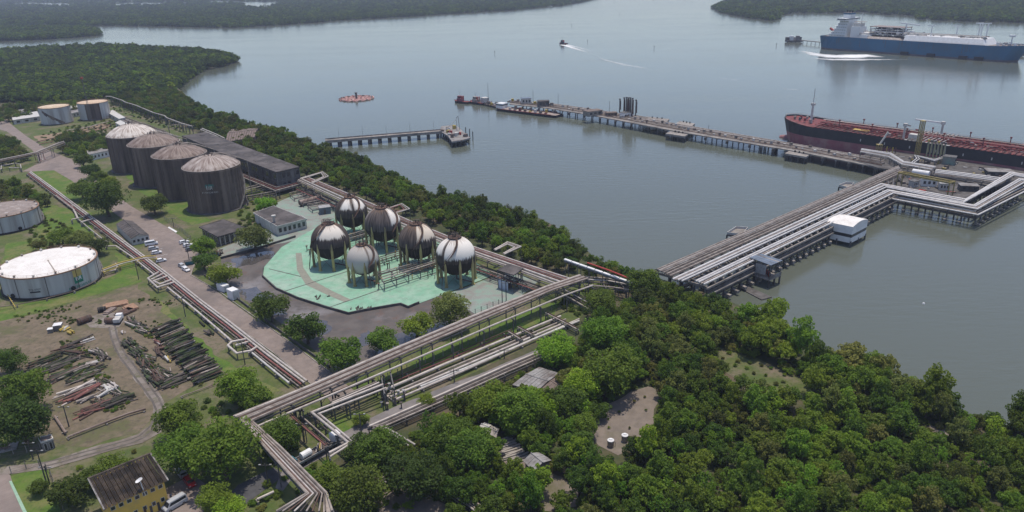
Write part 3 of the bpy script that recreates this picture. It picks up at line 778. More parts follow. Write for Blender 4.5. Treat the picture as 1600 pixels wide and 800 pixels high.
def streak_mat(name, c1, c2, c3=None, vs=.06, hs=.5, lo=.38, hi=.62, rough=.85, courses=2.6):
    m = mat(name, c1, c2, hs, rough, stretch=(1,1,vs), detail=8, lo=lo, hi=hi, c3=c3, scale3=.22, bump=0)
    return m
M['shell_dark'] = streak_mat('tank_shell_stained', (.135,.100,.078), (.060,.045,.037), (.195,.150,.12), hs=.6)
_x = mat('dome_stained', (.46,.41,.38), (.32,.27,.245), .9, .6, c3=(.22,.17,.15), scale3=.5, lo3=.5, hi3=.75)
_x = mat('dome_white', (.66,.62,.57), (.48,.44,.40), .4, .6, c3=(.28,.23,.19), scale3=.25, lo3=.56, hi3=.72)
_x = mat('dome_rust', (.27,.215,.19), (.19,.145,.125), .9, .75, c3=(.33,.285,.26), scale3=.5, lo3=.5, hi3=.75)
def dome_mat(name, c1, c2, c3):
    # rust runs fan out from the crown of the dome
    m = bpy.data.materials.new(name); m.use_nodes = True; n = m.node_tree.nodes; l = m.node_tree.links; p = n['Principled BSDF']; p.inputs['Roughness'].default_value = .65; p.inputs['Specular IOR Level'].default_value = .3
    tc = n.new('ShaderNodeTexCoord'); sx = n.new('ShaderNodeSeparateXYZ'); l.new(tc.outputs['Object'], sx.inputs[0])
    a = n.new('ShaderNodeMath'); a.operation = 'ARCTAN2'; l.new(sx.outputs[1], a.inputs[0]); l.new(sx.outputs[0], a.inputs[1])
    k = n.new('ShaderNodeMath'); k.operation = 'MULTIPLY'; k.inputs[1].default_value = 9; l.new(a.outputs[0], k.inputs[0])
    h = n.new('ShaderNodeMath'); h.operation = 'MULTIPLY'; h.inputs[1].default_value = .35; l.new(sx.outputs[2], h.inputs[0])
    cb = n.new('ShaderNodeCombineXYZ'); l.new(k.outputs[0], cb.inputs[0]); l.new(h.outputs[0], cb.inputs[1])
    out = None
    nz = n.new('ShaderNodeTexNoise'); nz.inputs['Scale'].default_value = 1.1; nz.inputs['Detail'].default_value = 6; l.new(cb.outputs[0], nz.inputs['Vector'])
    cr = n.new('ShaderNodeValToRGB'); e = cr.color_ramp.elements; e[0].position = .36; e[0].color = (*c3,1); e[1].position = .62; e[1].color = (*c1,1); q = e.new(.47); q.color = (*c2,1)
    l.new(nz.outputs[0], cr.inputs[0])
    n2 = n.new('ShaderNodeTexNoise'); n2.inputs['Scale'].default_value = .35; n2.inputs['Detail'].default_value = 6; l.new(tc.outputs['Object'], n2.inputs['Vector'])
    mr = n.new('ShaderNodeMapRange'); mr.inputs['From Min'].default_value = .42; mr.inputs['From Max'].default_value = .7; mr.inputs['To Max'].default_value = .6; l.new(n2.outputs[0], mr.inputs[0])
    mx = n.new('ShaderNodeMix'); mx.data_type = 'RGBA'; l.new(mr.outputs[0], mx.inputs[0]); l.new(cr.outputs[0], mx.inputs[6]); mx.inputs[7].default_value = (*c2,1)
    l.new(mx.outputs[2], p.inputs['Base Color']); return m
M['dome_pale'] = dome_mat('dome_stained', (.44,.385,.35), (.29,.235,.205), (.15,.105,.085))
M['dome_white'] = dome_mat('dome_white', (.66,.61,.55), (.52,.46,.41), (.26,.20,.16))
M['dome_rust'] = dome_mat('dome_rust', (.29,.235,.205), (.19,.14,.115), (.10,.068,.054))
M['shell_white'] = streak_mat('tank_shell_white', (.52,.52,.51), (.41,.41,.40), (.30,.28,.265), hs=.35, lo=.3, hi=.7)
M['roof_white'] = mat('tank_roof_white', (.74,.71,.67), (.66,.63,.59), .3, .7, c3=(.62,.57,.52), scale3=.3, lo3=.5, hi3=.75, c4=(.50,.46,.42), scale4=1.2, lo4=.56, hi4=.75)
M['roof_stain'] = mat('tank_roof_brown', (.30,.25,.22), (.20,.165,.15), .35, .9, c3=(.45,.42,.40), scale3=.3, lo3=.58, hi3=.68)
M['rim_rust'] = mat('rim_rust', (.24,.13,.085), (.33,.22,.14), .8, .85)
M['logo_yellow'] = mat('logo_yellow', (.55,.42,.12), (.42,.31,.12), 1, .7)
M['logo_green'] = mat('logo_green', (.03,.22,.14), (.02,.16,.10), 1, .7)
M['ink'] = mat('ink_black', (.03,.03,.04), None, 1, .7)

def rail(mb, c, rad, z, h=1.1, n=36, r=.035, posts=True):
    pts = [(c[0]+rad*math.cos(2*math.pi*k/n), c[1]+rad*math.sin(2*math.pi*k/n), z+h) for k in range(n+1)]
    mb.tube(pts, r, 4, False); mb.tube([(x, y, zz-h*.5) for x, y, zz in pts], r*.8, 4, False)
    for p in pts[::2]: mb.tube([(p[0], p[1], z), p], r, 4, False)

# ------------------------------------------------------------------ refrigerated gas tanks
def gas_tank(base_px, rim_px, rpx, dome_top_v, dome_m, label, logo=False):
    c = G(*base_px, 3.0); rad = rpx/PXM((c.x, c.y, 15))
    ztop = height_at(c, rim_px[1]); dz = height_at(c, dome_top_v)-ztop
    t = thing('gas_storage_tank', label, 'tank', (c.x, c.y, 3.0), 0, 'domed grey gas storage tanks')
    mb = MB(); prof = []; zz = 3.0; k = 0
    n = 11; hh = (ztop-3.0)/n
    for i in range(n):
        rr = rad + (.0 if i % 2 else .07)
        prof += [(rr, 3.0+i*hh+.02), (rr, 3.0+(i+1)*hh-.02)]
    mb.lathe((c.x, c.y, 0), prof, 72); part('shell', mb, M['shell_dark'], t)
    rib = MB().box((0, 0, (ztop-3.6)/2), (.22, .26, ztop-3.6)).mesh('shell_batten', M['shell_dark'])
    for k in range(40): a = 2*math.pi*k/40; mpart('shell_batten', rib, t, (c.x+(rad+.08)*math.cos(a), c.y+(rad+.08)*math.sin(a), 3.5), a)
    mb = MB(); mb.lathe((c.x, c.y, 0), [(rad+1.2, 2.9), (rad+1.2, 3.45), (rad-.1, 3.5)], 64); part('base_ring', mb, M['conc_dark'], t)
    mb = MB(); Rs = (rad*rad+dz*dz)/(2*dz); th = math.asin(rad/Rs)
    mb.lathe((c.x, c.y, 0), [(max(.05, Rs*math.sin(th*(1-i/9))), ztop + Rs*math.cos(th*(1-i/9))-(Rs-dz)) for i in range(10)], 64, True)
    part('dome_roof', mb, dome_m, t, smooth=True)
    for k in range(36):
        a = 2*math.pi*k/36; mb = MB()
        mb.tube([(c.x+rr*math.cos(a), c.y+rr*math.sin(a), ztop + math.sqrt(max(0, Rs*Rs-rr*rr))-(Rs-dz)+.05) for rr in (rad*.99, rad*.7, rad*.4, rad*.16)], .07, 4, False)
        part('dome_rib', mb, M['pipe_grey'], t)
    mb = MB(); mb.lathe((c.x, c.y, 0), [(rad+.05, ztop-1.0), (rad+.28, ztop-.9), (rad+.28, ztop-.55), (rad+.05, ztop-.5)], 64); part('wind_girder', mb, M['shell_dark'], t)
    mb = MB(); mb.lathe((c.x, c.y, 0), [(rad+.12, ztop-.05), (rad+.12, ztop+.14), (rad-.2, ztop+.18)], 64); part('rim', mb, M['pipe_grey'], t)
    mb = MB(); rail(mb, c, rad*.98, ztop, 1.1, 48); part('handrail', mb, M['pipe_dark'], t)
    # nozzles and gangway on top of the dome, then down to the rack on the far side
    mb = MB()
    for k in range(9):
        a = k*.7; rr = 1.0+.5*(k % 3); mb.tube([(c.x+rr*math.cos(a), c.y+rr*math.sin(a), ztop+dz-.3), (c.x+rr*math.cos(a), c.y+rr*math.sin(a), ztop+dz+.7+.3*(k % 4))], .16, 6)
    mb.tube([(c.x+2*math.cos(k*.524), c.y+2*math.sin(k*.524), ztop+dz+.9) for k in range(13)], .05, 4, False)
    part('roof_nozzles', mb, M['pipe_dark'], t)
    a = R(38); mb = MB()
    P = [(c.x+rr*math.cos(a), c.y+rr*math.sin(a), ztop+math.sqrt(max(0, Rs*Rs-min(rr, rad)**2))-(Rs-dz)+hh2) for rr, hh2 in ((.5,.9),(rad*.35,.9),(rad*.7,1.0),(rad*1.02,1.4))]
    mb.tube(P, .22, 6); mb.tube([(p[0]+.8, p[1]-.6, p[2]-.1) for p in P], .16, 6)
    mb.tube([P[-1], (P[-1][0]+3, P[-1][1]+2.4, P[-1][2]-2), (P[-1][0]+3, P[-1][1]+2.4, 3)], .22, 6); part('roof_pipe', mb, M['pipe_grey'], t)
    # spiral stair on the shell
    mb = MB(); a0 = R(-25); pts = []
    for k in range(22):
        a = a0 + k*.075; pts.append((c.x+(rad+.5)*math.cos(a), c.y+(rad+.5)*math.sin(a), 3+(ztop-3)*k/21))
    for p, q in zip(pts, pts[1:]): mb.beam(p, q, .8, .12)
    mb.tube([(p[0], p[1], p[2]+1) for p in pts], .05, 4, False); part('spiral_stair', mb, M['steel'], t)
    if logo:
        zl = height_at((c.x, c.y-rad), 299); az = az_for(c, rad, zl, 328)
        wrap_plate('logo_panel', c, rad, az, -1.9, 1.9, zl+.1, zl+2.0, M['logo_green'], t, .05)
        wrap_plate('logo_panel', c, rad, az, -1.9, 1.9, zl+2.1, zl+3.2, mat('logo_teal_faded', (.05,.20,.17), (.04,.12,.11), 1.5), t, .05)
        wrap_text('logo_letters', 'BR', 2.7, c, rad+.05, zl+.55, az, M['offwhite'], t)
        wrap_text('lettering', 'PETROBRAS', 1.05, c, rad+.04, zl-1.1, az, M['offwhite'], t, 1.35)
    return t
gas_tank((217,263),(206,209),36,193.5,M['dome_white'],'rearmost domed tank with the whitest dome, stained grey shell')
gas_tank((252,284),(241,223),37.5,209,M['dome_rust'],'second domed tank from the back with a dull rusty dome')
gas_tank((292,303),(283,240),40,226,M['dome_rust'],'third domed tank, rusty ribbed dome behind the front tank')
gas_tank((341,322),(331,258),42.5,242,M['dome_pale'],'front domed tank with green logo on its stained shell',True)

# ------------------------------------------------------------------ flat roofed white tanks
def flat_tank(base_px, rim_v, rpx, roof_m, shell_m, label, group='low cylindrical storage tanks', rimm='rim_rust', seams=True, dark=None):
    c = G(*base_px, 3.0); rad = rpx/PXM((c.x, c.y, 6)); ztop = height_at(c, rim_v)
    t = thing('storage_tank', label, 'tank', (c.x, c.y, 3.0), 0, group)
    mb = MB(); mb.lathe((c.x, c.y, 0), [(rad+.55, 2.9), (rad+.5, 3.7), (rad+.02, 3.8)], 64); part('base_ring', mb, M['black'] if seams else M['conc_dark'], t)
    mb = MB(); mb.lathe((c.x, c.y, 0), [(rad, 3.5), (rad, ztop)], 72); part('shell', mb, shell_m, t, smooth=True)
    mb = MB(); mb.lathe((c.x, c.y, 0), [(rad-.05, ztop-.02), (rad*.5, ztop+.35), (.05, ztop+.6)], 64); part('roof', mb, roof_m, t)
    mb = MB(); mb.lathe((c.x, c.y, 0), [(rad+.02, ztop-.35), (rad+.14, ztop-.3), (rad+.14, ztop+.08), (rad-.25, ztop+.1)], 64); part('rim', mb, M[rimm], t)
    mb = MB(); rail(mb, c, rad*.985, ztop, 1.0, 60, .04); part('handrail', mb, M[rimm], t)
    if seams:
        for k in range(10):
            a = k*.62+.2; mb = MB(); x, y = c.x+(rad+.08)*math.cos(a), c.y+(rad+.08)*math.sin(a)
            mb.beam((x, y, 3.8), (x, y, ztop-.3), .12, .12); part('drain_pipe', mb, M['pipe_dark'] if k % 3 else M['pipe_rust'], t)
        for k in range(14):
            a = k*.449; x, y = c.x+rad*.94*math.cos(a), c.y+rad*.94*math.sin(a)
            mb = MB(); mb.lathe((x, y, 0), [(.32, ztop-.1), (.32, ztop+.55), (.5, ztop+.6), (.5, ztop+.75), (.05, ztop+.85)], 10); part('roof_vent', mb, M['offwhite'] if k % 2 else M['pipe_grey'], t)
        for k in range(5):
            a = k*1.256-1.9; mb = MB(); mb.lathe((0, 0, 0), [(.8, 0), (.8, .35), (.05, .36)], 14)
            me = mb.mesh('manhole', M['black']); mpart('manhole', me, t, (c.x+(rad+.1)*math.cos(a), c.y+(rad+.1)*math.sin(a), 4.6), rot=(math.pi/2, 0, a+math.pi/2))
    mb = MB(); pts = []
    for k in range(16):
        a = R(15)+k*.09*min(1.5, 14/rad); pts.append((c.x+(rad+.45)*math.cos(a), c.y+(rad+.45)*math.sin(a), 3+(ztop-3)*k/15))
    for p, q in zip(pts, pts[1:]): mb.beam(p, q, .75, .12)
    mb.tube([(p[0], p[1], p[2]+1) for p in pts], .05, 4, False); part('spiral_stair', mb, M['steel'], t)
    return t, c, rad, ztop
t, c, rad, zt = flat_tank((84,441), 409, 67.5, M['roof_white'], M['shell_white'], 'large low white tank with bright white roof and oil company logo')
az = az_for(c, rad, 7, 123.5); hgt = zt-3
wrap_plate('logo_panel', c, rad, az, -1.75, 1.55, 3+hgt*.64, zt-.45, M['logo_yellow'], t)
wrap_plate('logo_panel', c, rad, az, -1.75, 1.55, 3+hgt*.34, 3+hgt*.50, M['logo_green'], t)
for s0, s1 in ((-1.75,-1.2), (-.3,.15), (1.0,1.55)): wrap_plate('logo_panel', c, rad, az, s0, s1, 3+hgt*.501, 3+hgt*.64, M['logo_green'], t)
wrap_text('logo_letters', 'BR', 1.9, c, rad, 3+hgt*.46, az, M['white'], t, 1.1)
wrap_text('lettering', 'PETROBRAS', 1.25, c, rad, 3+hgt*.14, az+.3/rad, M['logo_green'], t, 1.35)
az2 = az_for(c, rad, 6, 55); wrap_text('lettering', 'TQ-4707', 1.05, c, rad, 3+hgt*.42, az2, M['ink'], t, 1.0)
wrap_plate('lettering_bar', c, rad, az2, -1.7, 1.7, 3+hgt*.32, 3+hgt*.385, M['ink'], t)
aw = az_for(c, rad, zt, 89); mb = MB(); mb.beam((c.x, c.y, zt+.68), (c.x+rad*.95*math.cos(aw), c.y+rad*.95*math.sin(aw), zt+.2), .35, .12); part('roof_walkway', mb, M['pipe_grey'], t)
flat_tank((12,353), 327, 48, M['roof_stain'], M['shell_white'], 'white tank with a stained brown roof cut by the left edge')
t, c, rad, zt = flat_tank((90,192), 166, 21.5, mat('far_tank_roof', (.62,.50,.36), (.5,.38,.26), .4, .8), M['shell_white'], 'left of two far white tanks, black diagonal stain on its shell', 'far white storage tanks', seams=False)
az = az_for(c, rad, 8, 84); mb = MB()
for i in range(10):
    for j in range(1):
        a0 = az+(-.75+.14*i); a1 = a0+.14; zt0 = zt-1.2-(zt-4)*.085*i
        P = lambda a, z: (c.x+(rad+.03)*math.cos(a), c.y+(rad+.03)*math.sin(a), z)
        mb.quad(P(a0, zt0-2.2-.5*(i % 3)), P(a1, zt0-2.4-.7*((i+1) % 3)), P(a1, zt0-(zt-4)*.085), P(a0, zt0))
part('stain', mb, M['shell_dark'], t)
t, c, rad, zt = flat_tank((150,185), 159, 21.5, mat('far_tank_roof2', (.62,.48,.34), (.5,.36,.25), .4, .8), M['shell_white'], 'right of two far white tanks, wide dark band down its shell', 'far white storage tanks', seams=False)
az = az_for(c, rad, 8, 145)
wrap_plate('stain', c, rad, az, -rad*.42, rad*.42, 3.6, zt-.4, M['shell_dark'], t, .03)
wrap_plate('stain', c, rad, az, rad*.42, rad*.55, 3.6, zt-.4, M['pipe_rust'], t, .03)

# ------------------------------------------------------------------ gas spheres
def sphere_mat(name, wedges, cap, seed, body=(.072,.058,.050), white=(.76,.72,.66), base=(.030,.025,.023)):
    # peeled white paint on the upper plates: wedges = (azimuth, half width, lower limit of z/R)
    m = bpy.data.materials.new(name); m.use_nodes = True
    n = m.node_tree.nodes; l = m.node_tree.links; p = n['Principled BSDF']; p.inputs['Roughness'].default_value = .85
    p.inputs['Specular IOR Level'].default_value = .12
    tc = n.new('ShaderNodeTexCoord'); sx = n.new('ShaderNodeSeparateXYZ'); l.new(tc.outputs['Object'], sx.inputs[0])
    def math_(op, a, b=None, c=None):
        k = n.new('ShaderNodeMath'); k.operation = op
        for i, x in enumerate((a, b, c)):
            if x is None: continue
            if isinstance(x, (int, float)): k.inputs[i].default_value = x
            else: l.new(x, k.inputs[i])
        return k.outputs[0]
    az = math_('ARCTAN2', sx.outputs[1], sx.outputs[0])
    mp = n.new('ShaderNodeCombineXYZ'); l.new(math_('MULTIPLY', az, 9.0), mp.inputs[0]); l.new(math_('MULTIPLY', sx.outputs[2], .9), mp.inputs[1]); mp.inputs[2].default_value = seed
    nz = n.new('ShaderNodeTexNoise'); nz.inputs['Scale'].default_value = 1.6; nz.inputs['Detail'].default_value = 6; l.new(mp.outputs[0], nz.inputs['Vector'])
    jag = math_('MULTIPLY', math_('SUBTRACT', nz.outputs[0], .5), .55)
    tot = None
    for a0, hw, zl in wedges:
        ca = math_('COSINE', math_('SUBTRACT', az, a0))
        w1 = math_('MULTIPLY', math_('SUBTRACT', math_('ADD', ca, math_('MULTIPLY', jag, .35)), math.cos(hw)), 14)
        w2 = math_('MULTIPLY', math_('SUBTRACT', math_('ADD', sx.outputs[2], jag), zl), 9)
        w_ = n.new('ShaderNodeClamp'); l.new(math_('MINIMUM', w1, w2), w_.inputs[0])
        tot = w_.outputs[0] if tot is None else math_('MAXIMUM', tot, w_.outputs[0])
    c1 = n.new('ShaderNodeValToRGB'); c1.color_ramp.elements[0].color = (*base, 1); c1.color_ramp.elements[1].color = (body[0]*1.7, body[1]*1.65, body[2]*1.6, 1)
    c1.color_ramp.elements[0].position = .3; c1.color_ramp.elements[1].position = .72
    e = c1.color_ramp.elements.new(.5); e.color = (*body, 1)
    # the lower plates are blacker than the weathered belt above the equator
    belt = math_('MULTIPLY', math_('LESS_THAN', math_('ADD', sx.outputs[2], math_('MULTIPLY', jag, .5)), -.12), .22)
    l.new(math_('SUBTRACT', nz.outputs[0], belt), c1.inputs[0])
    mx = n.new('ShaderNodeMix'); mx.data_type = 'RGBA'; l.new(tot, mx.inputs[0]); l.new(c1.outputs[0], mx.inputs[6]); mx.inputs[7].default_value = (*white, 1)
    n2 = n.new('ShaderNodeTexNoise'); n2.inputs['Scale'].default_value = 2.3; n2.inputs['Detail'].default_value = 5; l.new(mp.outputs[0], n2.inputs['Vector'])
    rz_ = n.new('ShaderNodeClamp'); l.new(math_('MULTIPLY', math_('SUBTRACT', math_('ADD', math_('MULTIPLY', sx.outputs[2], .75), math_('MULTIPLY', n2.outputs[0], .9)), 1.08), 6), rz_.inputs[0])
    m2 = n.new('ShaderNodeMix'); m2.data_type = 'RGBA'; l.new(rz_.outputs[0], m2.inputs[0]); l.new(mx.outputs[2], m2.inputs[6]); m2.inputs[7].default_value = (.19,.115,.07, 1)
    l.new(m2.outputs[2], p.inputs['Base Color'])
    return m
def sphere_mesh(nu=48, nv=24):
    mb = MB(); mb.lathe((0,0,0), [(max(.001, math.cos(-math.pi/2+math.pi*i/nv)), math.sin(-math.pi/2+math.pi*i/nv)) for i in range(nv+1)], nu); return mb
def gas_sphere(cx, cy, rpx, label, sm, legs=8, zc=None, leg_m='yellow_leg', stair_az=-2.0, hc=10.0):
    z = 3.2+hc; c = G(cx, cy, z); rad = rpx/PXM(c)
    t = thing('gas_sphere', label, 'tank', (c.x, c.y, 3.2), 0, 'spherical gas tanks on yellow legs')
    me = SPH.copy(); me.materials.append(sm)
    o = mpart('shell', me, t, c, 0, (rad, rad, rad))
    for k in range(legs):
        a = 2*math.pi*(k+.35)/legs; x, y = c.x+rad*.97*math.cos(a), c.y+rad*.97*math.sin(a)
        mb = MB(); mb.tube([(x, y, 3.2), (x, y, z-rad*.25)], .5, 10); mb.lathe((x, y, 0), [(.5, z-rad*.26), (.2, z+rad*.12), (.02, z+rad*.17)], 10)
        mb.box((x, y, 3.3), (1.3, 1.3, .25)); part('leg', mb, M[leg_m], t)
    for k in range(legs):
        a = 2*math.pi*(k+.35)/legs; b = 2*math.pi*(k+1.35)/legs; mb = MB()
        A = (c.x+rad*.97*math.cos(a), c.y+rad*.97*math.sin(a)); B = (c.x+rad*.97*math.cos(b), c.y+rad*.97*math.sin(b))
        mb.tube([(A[0], A[1], 3.6), (B[0], B[1], z-rad*.45)], .06, 4, False); mb.tube([(B[0], B[1], 3.6), (A[0], A[1], z-rad*.45)], .06, 4, False)
        part('brace', mb, M['pipe_rust'], t)
    # walkway and fittings on the crown
    mb = MB(); zt = z+rad
    mb.lathe((c.x, c.y, 0), [(rad*.34, zt-rad*.05), (rad*.34, zt+.06), (rad*.1, zt+.08)], 16)
    part('top_platform', mb, M['pipe_rust'], t)
    mb = MB(); rail(mb, c, rad*.34, zt, 1.1, 14, .06); part('handrail', mb, M['pipe_rust'], t)
    mb = MB(); rr_ = random.Random(int(cx))
    for k in range(9):
        a = rr_.uniform(0, 6.28); q = rad*rr_.uniform(.05, .27); h = rr_.uniform(.5, 1.7)
        mb.tube([(c.x+q*math.cos(a), c.y+q*math.sin(a), zt-.3), (c.x+q*math.cos(a), c.y+q*math.sin(a), zt+h)], .17, 6)
    mb.tube([(c.x-1.2, c.y, zt+1.2), (c.x+1.4, c.y+.3, zt+1.2)], .2, 6)
    part('relief_valves', mb, M['pipe_dark'], t)
    # stair following the shell from the ground
    mb = MB(); P = []
    for k in range(14):
        el = -.2+1.55*k/13; a = stair_az+.9*math.sin(k/13*1.5)
        P.append((c.x+(rad+.45)*math.cos(el)*math.cos(a), c.y+(rad+.45)*math.cos(el)*math.sin(a), z+(rad+.45)*math.sin(el)))
    P = [(P[0][0]+1.5*math.cos(stair_az), P[0][1]+1.5*math.sin(stair_az), 3.3)] + P
    for p, q in zip(P, P[1:]): mb.beam(p, q, .8, .1)
    mb.tube([(p[0], p[1], p[2]+1) for p in P], .05, 4, False); part('stair', mb, M['pipe_rust'], t)
    mb = MB(); mb.tube([(c.x, c.y, z-rad+.2), (c.x, c.y, 4.0), (c.x+rad*.9, c.y-rad*.5, 4.0)], .28, 8); part('outlet_pipe', mb, M['pipe_dark'], t)
    return t
SPH = sphere_mesh().mesh('sphere_shell', None, smooth=True)
M['yellow_leg'] = mat('yellow_leg', (.50,.43,.17), (.38,.32,.14), .8, .7, stretch=(1,1,.3), c3=(.2,.15,.08), scale3=.5)
gas_sphere(549,331,25,'rear left sphere, two white patches parted by a dark stair', sphere_mat('sphere_paint_a', ((-1.75,.45,.38),(-.6,.55,.32)), .5, 1.3), stair_az=-1.35)
gas_sphere(598,350,28,'dark grey rear sphere with one white patch on its right', sphere_mat('sphere_paint_b', ((-.3,.6,.15),(-2.95,.12,.4)), .5, 4.1, (.10,.085,.08)), stair_az=-.9)
gas_sphere(516,376,29.5,'front left black sphere with a cream white cap', sphere_mat('sphere_paint_c', ((-1.25,.95,.34),), .5, 8.2, (.075,.06,.055), (.72,.66,.58)), stair_az=-2.7)
gas_sphere(567,405,25,'smallest sphere, mostly streaked greyish white', sphere_mat('sphere_paint_d', ((-2.0,1.0,-.75),(-.45,.5,-.1)), .5, 3.7, (.16,.135,.115), (.46,.43,.39), (.08,.06,.055)), stair_az=-1.1, hc=8.6)
gas_sphere(652,376,29,'dark sphere with a pale cream patch facing right', sphere_mat('sphere_paint_e', ((-.75,.75,.22),), .5, 6.4, (.10,.08,.07), (.66,.58,.48)), stair_az=-1.75)
gas_sphere(712,399,31,'front right sphere, bright white top half over black', sphere_mat('sphere_paint_f', ((-1.15,1.0,.05),(-2.75,.5,.22),(.2,.6,.2)), .5, 2.6), stair_az=-2.15)

# ------------------------------------------------------------------ buildings
def lerp(a, b, t): return a+(b-a)*t
def quad_building(name, label, roof_px, zr, zb=3.0, wall_m='offwhite', roof_m='roof_dark', overhang=.5, ridge=0.0, group=None, win=None, pitch_axis=0, n_sheets=0, rt=.25):
    # roof_px: eave corners in the picture in order round the roof; ridge: height of a gable along side 0-1 (pitch_axis 0) or 1-2 (1)
    P = [G(u, v, zr) for u, v in roof_px]; cx = sum(p.x for p in P)/4; cy = sum(p.y for p in P)/4
    t = thing(name, label, 'building', (cx, cy, zb), 0, group)
    I = []
    for p in P:
        d = Vector((p.x-cx, p.y-cy)); I.append(Vector((cx, cy)) + d*(1-overhang*1.4/max(2, d.length)))
    zw = zr-.12
    for i in range(4):
        a, b = I[i], I[(i+1) % 4]; d = (b-a).normalized(); mb = MB(); off = Vector((d.y, -d.x))*.0
        e = .125 if i % 2 else -.125
        mb.beam((a.x-d.x*e, a.y-d.y*e, (zb+zw)/2-.1), (b.x+d.x*e, b.y+d.y*e, (zb+zw)/2-.1), .25, zw-zb+.2); part('wall', mb, M[wall_m], t)
    if ridge:
        if pitch_axis == 0: A, B = (P[0]+P[3])/2, (P[1]+P[2])/2; sides = ((P[0], P[1], B, A), (P[2], P[3], A, B)); gab = ((I[3], I[0], A), (I[1], I[2], B))
        else: A, B = (P[0]+P[1])/2, (P[3]+P[2])/2; sides = ((P[1], P[2], B, A), (P[3], P[0], A, B)); gab = ((I[0], I[1], A), (I[2], I[3], B))
        for q in sides:
            a, b, c, d = q; n = max(1, n_sheets)
            for k in range(n):
                p0, p1 = a.lerp(b, k/n), a.lerp(b, (k+1)/n-.012 if n > 1 else 1); q0, q1 = d.lerp(c, k/n), d.lerp(c, (k+1)/n-.012 if n > 1 else 1)
                mb = MB(); z0, z1 = zr+.03*(k % 2), zr+ridge+.03*(k % 2)
                top = [(p0.x,p0.y,z0), (p1.x,p1.y,z0), (q1.x,q1.y,z1), (q0.x,q0.y,z1)]
                bot = [(x, y, zz-.1) for x, y, zz in top]; mb.v = top+bot
                mb.f = [(0,1,2,3),(7,6,5,4),(0,4,5,1),(1,5,6,2),(2,6,7,3),(3,7,4,0)]
                part('roof_sheet' if n > 1 else 'roof', mb, M[roof_m], t)
        for a, b, A_ in gab:
            mb = MB(); mb.v = [(a.x, a.y, zw-.02), (b.x, b.y, zw-.02), (A_.x*.985+cx*.015, A_.y*.985+cy*.015, zr+ridge-.13)]; mb.f = [(0,1,2)]; part('gable', mb, M[wall_m], t)
        mb = MB(); mb.tube([(A.x, A.y, zr+ridge+.06), (B.x, B.y, zr+ridge+.06)], .16, 6); part('ridge_cap', mb, M[roof_m], t)
    else:
        mb = MB(); mb.prism(P, zr-.1, zr-.1+rt); part('roof', mb, M[roof_m], t)
        mb = MB()
        for i in range(4):
            a, b = P[i], P[(i+1) % 4]; mb.beam((a.x, a.y, zr+.03), (b.x, b.y, zr+.03), .18, .42)
        part('fascia', mb, M['offwhite'] if wall_m != 'conc_dark' else M['roof_dark'], t)
    if win:
        for side, n, z0, z1, f in win:
            a, b = I[side], I[(side+1) % 4]; d = b-a; L = d.length; d = d.normalized(); o = Vector((d.y, -d.x))
            if o.dot((a+b)/2-Vector((cx, cy))) < 0: o = -o
            for k in range(n):
                s0 = L*(k+.5-f/2)/n; s1 = L*(k+.5+f/2)/n; p = a+d*s0+o*.14; q = a+d*s1+o*.14
                mb = MB(); mb.beam((p.x, p.y, (z0+z1)/2), (q.x, q.y, (z0+z1)/2), .06, z1-z0); wi = part('window', mb, M['glass'], t)
                fo = o*.07; fo = Vector((fo.x, fo.y, 0)); dv = Vector((d.x, d.y, 0)); P0 = Vector((p.x, p.y, 0)); Q0 = Vector((q.x, q.y, 0)); mb = MB()
                for lift in (0, 1):
                    for e in (.09, 0):
                        for b_, sg, zz in ((P0, -1, z0-e), (Q0, 1, z0-e), (Q0, 1, z1+e), (P0, -1, z1+e)): mb.v.append(tuple(b_+dv*sg*e+fo*(lift*.6+.2)+Vector((0,0,zz))))
                for k2 in range(4):
                    j2 = (k2+1) % 4; mb.f += [(8+k2, 8+j2, 12+j2, 12+k2), (k2, j2, 8+j2, 8+k2)]
                part('frame', mb, M['offwhite'], wi)
    t['_i'] = 0; del t['_i']
    return t, P, I

